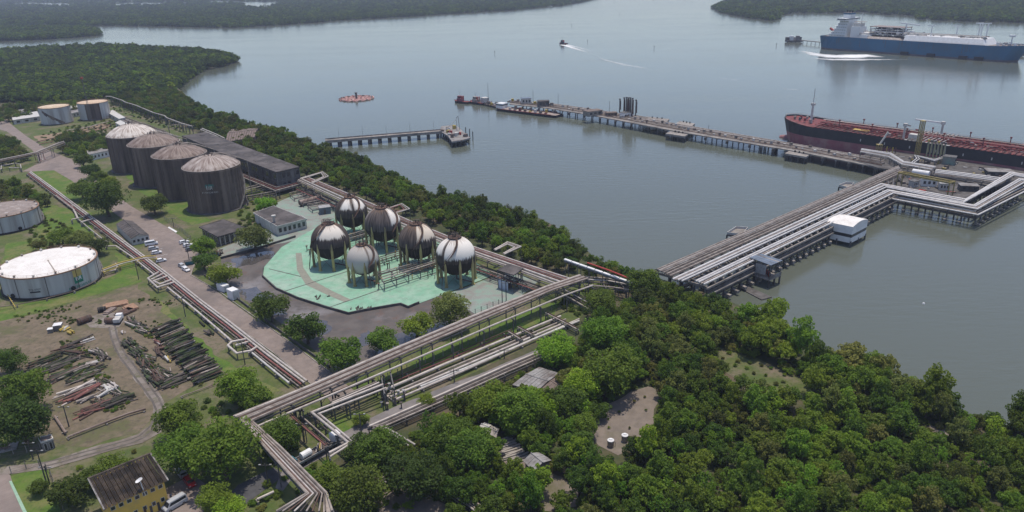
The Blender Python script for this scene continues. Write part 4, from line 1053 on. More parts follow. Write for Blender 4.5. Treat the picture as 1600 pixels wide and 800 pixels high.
# long dark process building by the tanks, in two sections of different roof height
M['clad_dark'] = streak_mat('cladding_dark', (.105,.098,.095), (.06,.056,.055), (.145,.138,.132), hs=.6)
def panel_building(label, roof_px, zr, zb, nlong, nshort, rows):
    P = [G(u, v, zr) for u, v in roof_px]; cx = sum(p.x for p in P)/4; cy = sum(p.y for p in P)/4
    t = thing('process_building', label, 'building', (cx, cy, zb), 0)
    mb = MB(); mb.prism(P, zr-.1, zr+.35); part('roof', mb, M['roof_dark'], t)
    a, b, c, d = P
    for k in range(7):                       # lighter sheets laid on the roof
        s, u_ = .08+.13*k, .15+.2*((k*7) % 4)
        q0 = a.lerp(d, s).lerp(b.lerp(c, s), u_); q1 = a.lerp(d, s+.07).lerp(b.lerp(c, s+.07), u_+.18)
        mb = MB(); mb.box(((q0.x+q1.x)/2, (q0.y+q1.y)/2, zr+.40), (abs(q1.x-q0.x)*.6+1, 3, .1), math.atan2((b-a).y, (b-a).x)); part('roof_sheet', mb, M['clad_dark'] if k % 2 else M['roof_dark'], t)
    I = [Vector((p.x, p.y)).lerp(Vector((cx, cy)), .025) for p in P]
    for i in range(4):
        A, B = I[i], I[(i+1) % 4]; n = nlong if (B-A).length > (I[(i+2) % 4]-B).length else nshort
        dd = (B-A).normalized(); o = Vector((dd.y, -dd.x));
        if o.dot((A+B)/2-Vector((cx, cy))) < 0: o = -o
        for k in range(n+1):
            p = A.lerp(B, k/n)+o*.06; mb = MB(); mb.box((p.x, p.y, (zb+zr)/2-.1), (.4, .4, zr-zb), math.atan2(dd.y, dd.x)); part('column', mb, M['steel'], t)
        for k in range(n):
            for rI in range(rows):
                z0, z1 = lerp(zb, zr-.15, rI/rows)+.12, lerp(zb, zr-.15, (rI+1)/rows)-.12
                p, q = A.lerp(B, (k+.06)/n), A.lerp(B, (k+.94)/n); mb = MB()
                mb.beam((p.x, p.y, (z0+z1)/2), (q.x, q.y, (z0+z1)/2), .16, z1-z0)
                wp = part('wall_panel', mb, M['clad_dark'], t)
                if (k*5+rI*3+i) % 3:
                    p2, q2 = A.lerp(B, (k+.2)/n)+o*.1, A.lerp(B, (k+.8)/n)+o*.1; mb = MB(); zc = (z0+z1)/2+.2
                    mb.beam((p2.x, p2.y, zc), (q2.x, q2.y, zc), .06, (z1-z0)*.5); part('window', mb, M['glass'] if (k+rI) % 4 else M['pipe_dark'], wp)
        for rI in range(rows+1):
            zz = lerp(zb, zr-.2, rI/rows); mb = MB(); p, q = A+o*.12, B+o*.12; mb.beam((p.x, p.y, zz), (q.x, q.y, zz), .2, .24); part('girt', mb, M['steel'], t)
    return t
panel_building('near half of the long dark panelled building behind the grey tanks', [(432,270),(468,261.5),(405,238),(369,246)], 15, 5.2, 11, 5, 2)
panel_building('far half of the long dark building with a lower flat roof', [(368,249),(404,238),(322,207),(284,213)], 14.2, 5.2, 13, 5, 2)

quad_building('warehouse', 'brown roofed warehouse half hidden by trees at the shore', [(352,222),(398,214),(406,199),(360,202)], 8, roof_m='roof_brown', wall_m='roof_brown', ridge=1.6, n_sheets=12)
t, P, I = quad_building('office_building', 'flat roofed office with an open dark front near the car park', [(340,370.5),(386,357),(349,343),(311,355)], 7.4, wall_m='conc_dark', win=((0,5,3.6,6.2,.7),(3,4,4,6.4,.6)), overhang=1.0)
for k in range(6):
    p = P[0].lerp(P[1], (k+.3)/6.4); mb = MB(); mb.box((p.x+.1, p.y+.4, 5.1), (.25, .25, 4.4)); part('column', mb, M['offwhite'], t)
t, P, I = quad_building('office_building', 'flat roofed office with white front wall and a bent white duct', [(433,354),(479,342),(428,322),(396,333)], 7.6, wall_m='offwhite', win=((0,6,4.4,6.4,.6),(1,4,4.2,6.4,.5)), overhang=.5)
a = G(431,363,3); mb = MB(); b2 = G(458,354,3)
top = height_at(a, 338)
mb.tube([(a.x, a.y, top), (a.x, a.y, 4.2), (a.x+1.2, a.y+.4, 3.6), (b2.x, b2.y, 3.7), (b2.x+1.2, b2.y+1.2, 5.2)], .62, 12); d_ = part('duct', mb, M['pipe_white'], t)
mb = MB(); mb.lathe((a.x, a.y, 0), [(.62, top-.2), (1.0, top), (1.0, top+.5), (.2, top+.8)], 14); part('duct_cowl', mb, M['offwhite'], t)
quad_building('office_building', 'small white walled annex behind the bent duct', [(455,350),(480,343),(470,337),(447,343)], 7.0, wall_m='conc', roof_m='roof_dark', win=((0,3,4,6,.6),))
quad_building('guard_house', 'low gabled hut with white end wall beside parked cars', [(205,373.5),(233,367),(207,345),(181,350)], 6.2, wall_m='offwhite', roof_m='roof_dark', ridge=1.3, pitch_axis=1, win=((0,4,4.2,5.3,.55),(1,5,4,5.4,.5)), n_sheets=10)
quad_building('long_shed', 'low white wall building behind the trees by the rear tank', [(138,242),(180,233),(177,229),(136,236)], 7, wall_m='white', roof_m='roof_grey', win=((0,7,4.4,5.8,.4),))
for k, px in enumerate(([(20,188),(62,182),(58,174),(18,180)], [(30,176),(60,172),(57,168),(28,172)], [(106,170),(122,168),(120,164),(105,166)], [(108,178),(124,175),(122,171),(107,174)], [(168,176),(186,186),(196,184),(176,172)], [(0,152),(14,150),(13,146),(0,147)], [(180,192),(200,202),(210,199),(188,188)])):
    lab = ['long pale low shed left of the far white tanks','small pale shed behind the far left tank','upper pale shed between the far white tanks','lower pale shed between the far white tanks','pale pipe shed right of the far white tanks','white hut at the left edge behind the trees','low pale shed before the white pipe trestle'][k]
    quad_building('shed', lab, px, 6.5, wall_m='offwhite', roof_m='roof_grey' if k % 2 else 'offwhite', win=((0,3,4,5.4,.4),), n_sheets=4)
# raised control cabin by the spheres
P = [G(u, v, 10) for u, v in ((803,430),(818,419),(795,412),(776,422))]; cx = sum(p.x for p in P)/4; cy = sum(p.y for p in P)/4
t = thing('control_cabin', 'dark roofed open cabin with pale blue wall beside the spheres', 'building', (cx, cy, 3))
mb = MB(); mb.prism(P, 9.7, 10.1); part('roof', mb, M['roof_dark'], t)
for i in range(4):
    for f in (0, .5):
        p = P[i].lerp(P[(i+1) % 4], f).lerp(Vector((cx, cy, 10)), .08); mb = MB(); mb.box((p.x, p.y, 6.3), (.28, .28, 6.8)); part('column', mb, M['steel'], t)
mb = MB(); p, q = P[3].lerp(Vector((cx,cy,10)), .1), P[0].lerp(Vector((cx,cy,10)), .1); m_ = p.lerp(q, .62)
mb.beam((p.x, p.y, 4.6), (m_.x, m_.y, 4.6), .2, 3.4); part('wall', mb, mat('pale_blue_wall', (.42,.47,.58), (.5,.53,.58), .8), t)
for k in range(3):
    mb = MB(); q = Vector((cx, cy, 0))+Vector((k*1.4-.6, -.8+k*.5, 0)); mb.lathe((q.x, q.y, 0), [(.5, 3), (.5, 5.2), (.1, 5.5)], 10); part('cylinder', mb, M['yellow_paint'] if k else M['pipe_rust'], t)
# small grey shed at the lower left
quad_building('shed', 'tiny grey open shed at the left below the big trees', [(64,692),(83,686),(80,680),(60,685)], 5.6, wall_m='roof_grey', roof_m='roof_brown', win=((0,2,3.2,5,.45),), overhang=.2)
# yellow building
M['yellow_wall'] = mat('yellow_wall', (.70,.46,.10), (.62,.40,.09), .5, .85, c3=(.48,.34,.14), scale3=.3, lo3=.52, hi3=.7)
t, P, I = quad_building('yellow_building', 'yellow walled building with a brown corrugated roof and dishes', [(163,797),(263,751),(237,716),(140,756)], 9.6, wall_m='yellow_wall', roof_m='roof_brown', overhang=.8, win=((0,6,4.9,5.8,.36),(0,7,8.3,9.1,.5),(1,3,4,5.4,.4)))
for o in [o for o in t.children if o.name.split('.')[0] in ('roof', 'fascia')]: bpy.data.objects.remove(o)
M['corr'] = mat('corrugated_fibre', (.165,.13,.10), (.10,.08,.064), .5, .9, rnd=.3, stretch=(1,1,1), c3=(.055,.047,.042), scale3=.3)
def corr_sheet(a, b, c, d, waves=3, h=.16):
    mb = MB(); n = waves*4
    for k in range(n+1):
        p = a.lerp(b, k/n); q = d.lerp(c, k/n); dz = h*math.sin(2*math.pi*k/4*1.0)
        mb.v += [(p.x, p.y, p.z+dz), (q.x, q.y, q.z+dz)]
    for k in range(n): mb.f.append((2*k, 2*k+2, 2*k+3, 2*k+1))
    return mb
zr = 9.6; E0 = [Vector((p.x, p.y, zr)) for p in P]; 
E0[2].z += 1.3; E0[3].z += 1.3            # single pitch rising away
E0[0].z += .05; E0[1].z += .05
for row in range(2):
    for k in range(15):
        f0, f1 = k/15, (k+1)/15-.009; g0, g1 = (0, .52) if row == 0 else (.5, 1.0)
        lo = lambda f, g: E0[0].lerp(E0[1], f).lerp(E0[3].lerp(E0[2], f), g) + Vector((0, 0, .10*row+.05*(k % 2)))
        part('roof_sheet', corr_sheet(lo(f0, g0), lo(f1, g0), lo(f1, g1), lo(f0, g1)), M['corr'], t)
mb = MB(); a, b = E0[3], E0[2]; mb.beam((a.x, a.y, a.z+.1), (b.x, b.y, b.z+.1), .5, .18); part('ridge_cap', mb, M['corr'], t)
for i in (1, 3):
    mb = MB(); a, b = E0[i], E0[(i+1) % 4]; mb.beam((a.x, a.y, a.z+.02), (b.x, b.y, b.z+.02), .3, .3); part('verge_board', mb, M['roof_grey'], t)
a, b = I[2], I[3]; mb = MB(); mb.beam((a.x, a.y, 10.1), (b.x, b.y, 10.1), .22, 1.3); part('wall', mb, M['yellow_wall'], t)
d0 = (I[1]-I[0]).normalized(); o0 = Vector((d0.y, -d0.x)); o0 = -o0 if o0.dot(I[0]-Vector((LOC[t][0], LOC[t][1]))) < 0 else o0
for k, f in enumerate((.55, .66, .80)):
    p = I[0].lerp(I[1], f)+o0*.16; q = I[0].lerp(I[1], f+.045)+o0*.16; mb = MB(); mb.beam((p.x, p.y, 4.1), (q.x, q.y, 4.1), .08, 2.2); part('door', mb, M['pipe_dark'] if k else M['pipe_rust'], t)
# dishes on a mast
pd = I[0].lerp(I[1], .64)+o0*.3
tm = thing('antenna_mast', 'white twin dish antenna on a mast at the roof edge', 'antenna', (pd.x, pd.y, 8.6))
mb = MB(); mb.tube([(pd.x, pd.y, 8.4), (pd.x-.4, pd.y, 12.2)], .09, 8); part('mast', mb, M['white'], tm)
for k in range(2):
    mb = MB(); mb.lathe((0,0,0), [(.05, 0), (.3, .05), (.5, .14), (.58, .22)], 18); me = mb.mesh('dish', M['white'])
    mpart('dish', me, tm, (pd.x-.5+.1*k, pd.y+.3-.8*k, 12.0+.3*k), rot=(R(10), R(-12), 0))
# shacks in the wood
def shack(label, roof_px, zr, m='roof_grey', sheets=6, ridge=.0, wall='conc'):
    return quad_building('shack', label, roof_px, zr, wall_m=wall, roof_m=m, ridge=ridge or .5, n_sheets=sheets, group='shacks in the wood', win=((0,2,4,5,.3),))
shack('long low shack with grey patched sheet roof among trees', [(800,601),(838,613),(874,583),(842,573)], 6.5, 'roof_grey', 7, .4)
shack('brown sheet roofed lean-to joined to the long shack', [(843,609),(862,618),(886,594),(876,584)], 6.2, 'roof_brown', 6, .3)
shack('tiny white roofed hut in front of the brown lean-to', [(841,607),(850,612),(854,606),(845,602)], 5.6, 'white', 2, .2)
shack('small hut with a pale tilted roof in the left thicket', [(747,668),(760,674),(768,664),(757,660)], 6.0, 'offwhite', 3, .3)
shack('grey hut joined to the pale roofed hut in the left thicket', [(757,676),(776,684),(780,670),(768,664)], 5.6, 'conc', 3, .3)
shack('shack with a white and grey gabled roof by the dirt yard', [(817,720),(834,737),(862,719),(842,706)], 6.4, 'roof_grey', 5, .9)
for k in range(5):
    p = G(783+k*6, 690+k*7, 3.2); mb = MB()
    for j in range(5): mb.box((p.x+j*.15, p.y+j*.35-.6, 3.4+.0*j), (5.5, .28, .3), R(28)); 
    t = thing('plank_stack', f'stack of grey weathered planks beside the gabled shack, {["farthest","second","middle","fourth","nearest"][k]} of five', 'planks', (p.x, p.y, 3.1), 0, 'plank stacks by the shack')
    pl = MB(); pl.box((0, 0, 0), (5.5, .5, .25)); me = pl.mesh('plank', M['conc'])
    for j in range(5): mpart('plank', me, t, (p.x+j*.2, p.y-1.0+j*.55, 3.25+.28*(j % 2)), R(28)+.06*(j-2))
# water tanks on the bare court
for k, (u, v, lab) in enumerate(((954,697,'white drum tank standing left on the bare court'), (976,689,'white drum tank standing right on the bare court'))):
    p = G(u, v, 3.1); t = thing('water_drum', lab, 'tank', p, 0, 'white drum tanks on the court')
    mb = MB(); mb.lathe((p.x, p.y, 0), [(.75, 3.1), (.78, 4.7)], 18); part('shell', mb, M['pipe_grey'], t, smooth=True)
    mb = MB(); mb.lathe((p.x, p.y, 0), [(.82, 4.68), (.82, 4.85), (.4, 5.05), (.35, 5.2), (.02, 5.21)], 18); part('lid', mb, M['white'], t)
    mb = MB(); mb.tube([(p.x+.9, p.y, 4.4), (p.x+1.1, p.y, 4.0), (p.x+1.1, p.y, 3.1)], .06, 6); part('outlet_pipe', mb, M['pipe_dark'], t)
wall([(980,688),(1020,692)], 1.2, .2, M['pipe_rust'], 'short rusty fence rail at the near side of the bare court', 'fence_rail', 'fence')

# ------------------------------------------------------------------ pipe racks
def plen(P): return sum((b-a).length for a, b in zip(P, P[1:]))
def at_len(P, s):
    for a, b in zip(P, P[1:]):
        d = (b-a).length
        if s <= d or (b-P[-1]).length < 1e-9: return a.lerp(b, min(1, s/d)), (b-a).normalized()
        s -= d
def rack(name, label, A, B, zt, pipes, spacing=7, zg=3.0, group=None, post_m='steel', beams=True, legs=2, posts=True, cat='pipe rack', deck=None, low=0.0, cross_only=False, xb=True):
    PA, PB = GP(A, zt), GP(B, zt)
    t = thing(name, label, cat, (PA[0].x, PA[0].y, zg), 0, group)
    for f, r_, mk, dz in pipes:
        pts = [a.lerp(b, f)+Vector((0, 0, dz+r_)) for a, b in zip(PA, PB)]
        mb = MB(); mb.tube(pts, r_, 8); part('pipe', mb, M[mk], t, smooth=False)
    if beams:
        for P in (PA, PB):
            mb = MB()
            for a, b in zip(P, P[1:]): mb.beam(a-Vector((0,0,.55)), b-Vector((0,0,.55)), .22, .35)
            part('side_beam', mb, M[post_m], t)
    if deck is not None:
        mb = MB()
        for i in range(len(PA)-1):
            a, b, c, d = PA[i].lerp(PB[i], deck[0]), PA[i+1].lerp(PB[i+1], deck[0]), PA[i+1].lerp(PB[i+1], deck[1]), PA[i].lerp(PB[i], deck[1])
            zz = deck[3] if len(deck) > 3 else .05
            mb.quad(*(p+Vector((0,0,zz)) for p in (a, b, c, d)))
        part('walkway', mb, M[deck[2]], t)
    if posts:
        L = plen(PA); n = max(1, int(L/spacing)); wd = sum((a-b).length for a, b in zip(PA, PB))/len(PA); LB = plen(PB)
        mb = MB(); h = zt-.75-zg
        mb.box((0, 0, -.25), (wd+.5, .3, .36))
        if not cross_only:
            for k in range(legs): mb.box(((k/(legs-1)-.5)*wd*.86 if legs > 1 else 0, 0, -.4-h/2), (.28, .28, h+.3))
            if h > 3.5 and legs == 2 and xb: mb.beam((-wd*.43, .03, -h+.4), (wd*.43, .03, -.6), .1, .1)
        me = mb.mesh('trestle', M[post_m])
        for k in range(n+1):
            p, d = at_len(PA, L*min(.999, (k+.02)/n)); q, d2 = at_len(PB, LB*min(.999, (k+.02)/n)); e = q-p
            m_ = (p+q)/2; mpart('trestle', me, t, (m_.x, m_.y, zt-.35), math.atan2(e.y, e.x), (e.length/wd if wd else 1, 1, 1))
    return t
W_, Gp, D_, Rd, Ru = 'pipe_white', 'pipe_grey', 'pipe_dark', 'pipe_red', 'pipe_rust'
# R1 rack from the dark building along the shore
rack('pipe_rack', 'long elevated pipe rack running along the shore behind the spheres', [(478,276),(560,309),(640,345),(740,386),(860,426),(908,441)], [(464,283),(536,317),(600,346),(690,382),(800,422),(866,447)], 9.0,
     [(.04,.28,W_,0),(.16,.2,Rd,0),(.26,.26,Gp,0),(.37,.2,Rd,.0),(.5,.24,D_,0),(.62,.42,W_,0),(.74,.2,D_,0),(.84,.34,W_,0),(.95,.18,Gp,0)], 9, 3)
rack('pipe_rack', 'lower pipe rack beneath and in front of the long shore rack', [(470,290),(560,330),(640,368),(740,412),(850,450)], [(462,296),(550,336),(630,374),(730,418),(842,456)], 5.6, [(.1,.2,D_,0),(.4,.24,Gp,0),(.7,.2,D_,0),(.95,.2,Rd,0)], 8)
def loop(name, label, px, z, n, r_, mk, zg=3.0, step=1.2, group=None):
    t = thing(name, label, 'pipe loop', tuple(G(*px[0], zg)), 0, group); W = GP(px, z)
    c = sum(W, Vector((0,0,0)))/len(W)
    for k in range(n):
        mb = MB(); s = 1-k*step; P = [W[0]] + [p.lerp(c, k*step/max(1, (p-c).length)) for p in W[1:-1]] + [W[-1]]
        P[0] = W[0].lerp(W[-1], k*.06); P[-1] = W[-1].lerp(W[0], k*.06)
        mb.tube([p+Vector((0,0,.25)) for p in P], r_, 8); part('pipe', mb, M[mk[k % len(mk)]], t)
    for p in W[1:-1]:
        mb = MB(); mb.box((p.x, p.y, (z+zg)/2-.1), (.28, .28, z-zg)); part('post', mb, M['steel'], t)
    return t
loop('expansion_loop', 'raised pipe expansion loop at the end of the dark building', [(488,287),(513,276),(504,269),(470,279)], 9.6, 3, .24, (W_, Gp))
loop('expansion_loop', 'raised pipe expansion loop behind the middle spheres', [(604,338),(640,327),(628,319),(594,330)], 9.6, 3, .24, (W_, Gp, Rd))
loop('expansion_loop', 'raised square pipe loop on the shore rack right of the spheres', [(788,398),(814,386),(793,379),(772,391)], 9.8, 3, .26, (W_, Gp, W_))
# R2 the big pipe bridge
rack('pipe_bridge', 'wide elevated pipe bridge crossing the road diagonally', [(364,651),(480,604),(620,543),(740,493),(850,449),(905,430)], [(392,661),(505,611),(640,551),(760,499),(868,453),(921,436)], 10.4,
     [(.02,.2,Gp,0),(.11,.24,W_,0),(.2,.18,Gp,0),(.29,.2,Ru,0),(.38,.2,D_,0),(.47,.24,Gp,0),(.56,.2,Gp,0),(.65,.2,D_,0),(.75,.18,Ru,0),(.86,.22,Gp,0),(.97,.18,D_,0)], 11, 3, deck=(.0,.7,'pipe_grey',-.05))
rack('pipe_rack', 'single pale pipe on posts along the near side of the pipe bridge', [(398,668),(510,620),(650,560),(770,508),(880,462),(925,446)], [(401,670),(513,622),(653,562),(773,510),(883,464),(928,448)], 8.6, [(.5,.3,W_,0)], 11, 3, legs=1, beams=False)
# R3 continuation to the bottom
rack('pipe_bridge', 'pipe bridge running down to the bottom edge from the bend', [(392,657),(440,700),(512,772),(522,800)], [(372,652),(418,706),(478,772),(428,800)], 10.2,
     [(.03,.24,Gp,0),(.14,.15,D_,0),(.25,.17,Gp,0),(.36,.16,Ru,0),(.46,.18,Gp,0),(.56,.15,D_,0),(.66,.18,W_,0),(.76,.15,Ru,0),(.86,.17,Gp,0),(.96,.22,Gp,0)], 9, 3, deck=(.03,.18,'pipe_grey',.0))
rack('pipe_rack', 'pipe bundle leaving the bottom edge right of the bridge bend', [(516,772),(546,764),(600,740),(618,732)], [(520,800),(560,782),(612,752),(624,744)], 6.5, [(.1,.2,D_,0),(.35,.2,Gp,0),(.6,.2,D_,0),(.85,.26,W_,0)], 9, 3)
# R4 ground pipes
def ground_pipe(A, z, r_, mk, label, group='pipes lying on low sleepers', sl=True):
    t = thing('pipeline', label, 'pipeline', tuple(G(*A[0], 3.0)), 0, group); P = GP(A, z)
    mb = MB(); mb.tube([p+Vector((0,0,r_)) for p in P], r_, 8); part('pipe', mb, M[mk], t)
    if sl:
        L = plen(P); me = MB().box((0,0,0), (.4, 2*r_+.7, z-3+.1)).mesh('sleeper', M['conc'])
        for k in range(int(L/9)+1):
            p, d = at_len(P, min(L*.999, k*9)); mpart('sleeper', me, t, (p.x, p.y, 3+(z-3)/2-.06), math.atan2(d.y, d.x))
    return t
ground_pipe([(594,606),(700,563),(800,521)], 3.7, .22, Rd, 'reddish pipe on sleepers, farthest of the ground pipes')
ground_pipe([(592,601),(700,557),(800,515)], 3.7, .18, Ru, 'thin rusty pipe beside the reddish ground pipe')
ground_pipe([(600,612),(700,569),(876,496)], 3.7, .42, W_, 'thick white pipe on sleepers below the grass strip')
ground_pipe([(606,618),(706,575),(884,500)], 3.7, .28, Gp, 'grey pipe on sleepers between two white pipes')
ground_pipe([(610,622),(712,579),(880,507)], 3.7, .36, W_, 'second white pipe on sleepers, from the grass strip')
ground_pipe([(616,627),(720,583),(905,500)], 3.7, .34, W_, 'third white pipe on sleepers reaching the round tree')
ground_pipe([(657,606),(740,572),(840,529),(905,503)], 3.7, .36, 'offwhite', 'cream white pipe nearest the service road')
ground_pipe([(640,606),(730,568),(830,525)], 3.6, .2, D_, 'dark thin pipe between the cream pipe and the white pipes')
for k, (a, b) in enumerate((((793,519),(812,531)), ((808,512),(830,524)), ((852,490),(900,515)))):
    rack('pipe_crossing', f'short cross pipe stepping over the ground pipes, {["left","middle","right"][k]} of three', [a, b], [(a[0]+4, a[1]-2), (b[0]+4, b[1]-2)], 5.0, [(.2,.18,Gp,0),(.8,.18,Ru,0)], 4, group='cross pipes over the ground pipes')
# R5 raised pipes over the service road
rack('pipe_rack', 'red pipe pair raised on posts, bending down to the parked truck', [(582,589),(446,644),(474,668),(508,697)], [(586,592),(453,645),(478,668),(512,695)], 7.5, [(.1,.2,Rd,0),(.9,.16,Ru,0)], 9, 3, beams=False)
rack('pipe_rack', 'white pipe pair raised on posts with two bends above the truck', [(598,602),(486,646),(544,694),(514,709)], [(604,608),(500,648),(553,692),(516,716)], 7.5, [(.1,.34,W_,0),(.9,.26,W_,0)], 9, 3, beams=False)
rack('pipe_rack', 'dark and grey pipe row beside the raised white pair', [(588,597),(515,628)], [(597,601),(522,634)], 7.2, [(.1,.22,Gp,0),(.5,.26,W_,0),(.9,.2,D_,0)], 7, 3)
rack('pipe_rack', 'steel frame with crossed grey pipes in front of the red pipe bend', [(470,650),(516,690)], [(495,640),(545,682)], 5.5, [(.0,.16,Gp,0),(.4,.18,D_,0),(.8,.14,Gp,0)], 5, 3)
mb = MB(); rr = random.Random(3); p0 = G(612,628,3)
t = thing('valve_manifold', 'cluster of grey valves and risers where ground pipes begin', 'valves', p0)
for k in range(16):
    q = G(rr.uniform(596,640), rr.uniform(612,640), 3); mb = MB(); h = rr.uniform(.8, 3.0)
    mb.tube([(q.x, q.y, 3), (q.x, q.y, 3+h)], .16, 6); mb.lathe((q.x, q.y, 0), [(.45, 3+h), (.45, 3.15+h)], 10, True, True); part('valve', mb, M[(Gp, D_, 'steel_light')[k % 3]], t)
for a, b in (((597,606),(603,640)), ((612,604),(618,632))):
    p, q = G(*a, 3), G(*b, 3); mb = MB(); mb.box((p.x, p.y, 5.5), (.3,.3,5)); mb.box((q.x, q.y, 5.5), (.3,.3,5)); mb.beam((p.x, p.y, 7.8), (q.x, q.y, 7.8), .3, .3); part('portal', mb, M['steel'], t)
# R6 rack below the service road
rack('pipe_rack', 'rack of grey pipes along the near side of the service road', [(574,668),(592,659),(700,611),(790,571),(850,546)], [(590,668),(602,668),(706,623),(796,582),(856,556)], 5.2, [(.05,.2,Gp,0),(.2,.3,W_,.1),(.36,.2,D_,0),(.52,.22,Gp,0),(.7,.2,D_,0),(.9,.22,Gp,0)], 8, 3)
rack('pipe_rack', 'two white pipes bending from the road rack into the trees', [(594,661),(586,665),(612,680),(640,700)], [(600,662),(596,666),(620,678),(650,696)], 5.0, [(.1,.24,W_,0),(.9,.24,W_,0)], 9, 3, beams=False)
rack('pipe_rack', 'four white pipes slanting out at the bottom edge beside dark trees', [(690,762),(742,800),(760,815)], [(704,754),(758,796),(775,810)], 5.0, [(.05,.22,W_,0),(.33,.2,Gp,0),(.62,.24,W_,0),(.95,.2,Gp,0)], 8, 3)
rack('pipe_rack', 'short grey pipe bundle showing between two dark trees', [(590,748),(612,738),(640,724)], [(596,758),(618,748),(646,732)], 5.0, [(.1,.2,Gp,0),(.5,.22,W_,0),(.9,.2,D_,0)], 8, 3)
ground_pipe([(402,782),(428,770)], 3.8, .3, W_, 'short white pipe piece beside the dark lower road', None)
# R7 long corridor on the left
LA = [(48,269),(81,293),(124,325),(225,401),(262,429),(316,472),(360,505),(420,552),(480,597)]
def off(dx, dy): return [(u+dx*(.45+.55*(i/8)), v+dy*(.45+.55*(i/8))) for i, (u, v) in enumerate(LA)]
ground_pipe(LA, 4.4, .34, W_, 'right white pipe of the long corridor beside the road', 'pipes of the long left corridor')
ground_pipe(off(-4,2.6), 4.4, .32, W_, 'left white pipe of the long corridor, between white and red', 'pipes of the long left corridor')
ground_pipe(off(-9,5), 4.4, .28, Rd, 'dull red pipe of the long corridor', 'pipes of the long left corridor')
ground_pipe(off(-13,7.5), 4.2, .18, Gp, 'thin grey pipe left of the dull red pipe', 'pipes of the long left corridor')
ground_pipe([(78,290),(110,316),(122,341)], 4.0, .25, 'offwhite', 'short cream pipe near the brown roofed tank', None)
ground_pipe([(88,306),(114,326),(121,342),(160,374),(170,379)], 4.2, .24, W_, 'thin white pipe from the brown roofed tank to the bushes', None)
ground_pipe([(166,386),(181,385),(206,402),(241,430)], 4.2, .3, W_, 'white pipe parallel to the corridor above the pipe loop', None)
ground_pipe([(262,450),(310,489),(362,534)], 4.2, .3, W_, 'white pipe parallel to the corridor below the pipe loop', None)
ground_pipe([(391,550),(420,574),(452,600)], 4.2, .3, 'offwhite', 'cream pipe parallel to the corridor near the pipe bridge', None)
ground_pipe([(112,344),(125,341),(140,336)], 5.0, .3, W_, 'upper white cross pipe over the corridor', None)
ground_pipe([(127,348),(145,343)], 5.0, .34, W_, 'lower white cross pipe over the corridor', None)
def flat_loop(label, px, z, r_=.36):
    t = thing('expansion_loop', label, 'pipe loop', tuple(G(*px[0][0], 3)), 0)
    for k, P in enumerate(px):
        mb = MB(); mb.tube(GP(P, z), r_, 8); part('pipe', mb, M[W_], t)
        for q in GP(P, z):
            mb = MB(); mb.box((q.x, q.y, (z+3)/2-.2), (.25, .25, z-3)); part('post', mb, M['steel'], t)
    return t
flat_loop('white rectangular pipe loop bulging out of the left corridor', [[(248,425),(231,435),(246,449),(272,441)], [(262,431),(240,439),(250,444),(268,437)], [(254,428),(236,437)]], 5.2)
flat_loop('white pipe loop of the corridor level with the scrap pipes', [[(384,530),(362,534),(356,540),(370,552),(392,548),(401,542)], [(388,534),(368,540)]], 5.2)
flat_loop('white U shaped pipe loop left of the upper road', [[(-10,266),(2,264),(2,259),(24,255),(32,257),(33,263)], [(14,262),(30,262)]], 5.4, .28)
rack('pipe_rack', 'yellow pipe bridge linking the white roofed tank with the corridor', [(160,421),(186,411),(226,401),(243,400)], [(161,424),(188,414),(228,404),(245,403)], 5.2, [(.2,.26,'yellow_paint',0),(.8,.2,W_,0)], 7, 3, post_m='yellow_paint')
ground_pipe([(152,424),(166,426),(180,423),(184,417),(181,413)], 4.0, .3, W_, 'curved white pipe at the foot of the white roofed tank', None)
ground_pipe([(-20,483),(0,480),(25,477),(70,467),(110,457),(140,445),(152,437)], 4.0, .14, 'roof_brown', 'thin brown pipe curving round the white roofed tank', None)
ground_pipe([(3,447),(24,480)], 4.2, .14, 'yellow_paint', 'thin yellow pipe left of the white roofed tank', None)
ground_pipe([(58,222),(110,210),(176,194),(205,200)], 3.6, .25, Ru, 'rusty pipe on sleepers before the two far white tanks, upper', None)
ground_pipe([(62,226),(112,214),(168,200)], 3.6, .25, Rd, 'reddish pipe on sleepers before the two far white tanks, lower', None)
ground_pipe([(100,205),(135,200),(170,190)], 3.6, .3, Gp, 'grey pipe close to the foot of the two far white tanks', None)
# R8 overhead rack across the upper road
rack('pipe_rack', 'dark pipe rack bridging the upper road at the left', [(-20,254),(0,249.5),(56,238),(62,235),(92,223),(100,221)], [(-20,258),(0,253.5),(58,241),(65,239),(95,227),(102,224)], 9, [(.1,.22,W_,0),(.4,.2,D_,0),(.7,.22,Gp,0),(.95,.16,Ru,0)], 14, 3, beams=True)
for k in range(5):
    p = G(57+k*3.2, 254-k*1.0, 3); mb = MB(); mb.tube([(p.x, p.y, 9), (p.x, p.y, 4.2), (p.x+1.2, p.y-1.0, 3.3)], .18, 6)
    solo('riser_pipe', mb, M[W_ if k % 2 else Rd], 'riser pipe dropping from the dark rack at the upper road', 'pipe', 'riser pipes at the upper road')
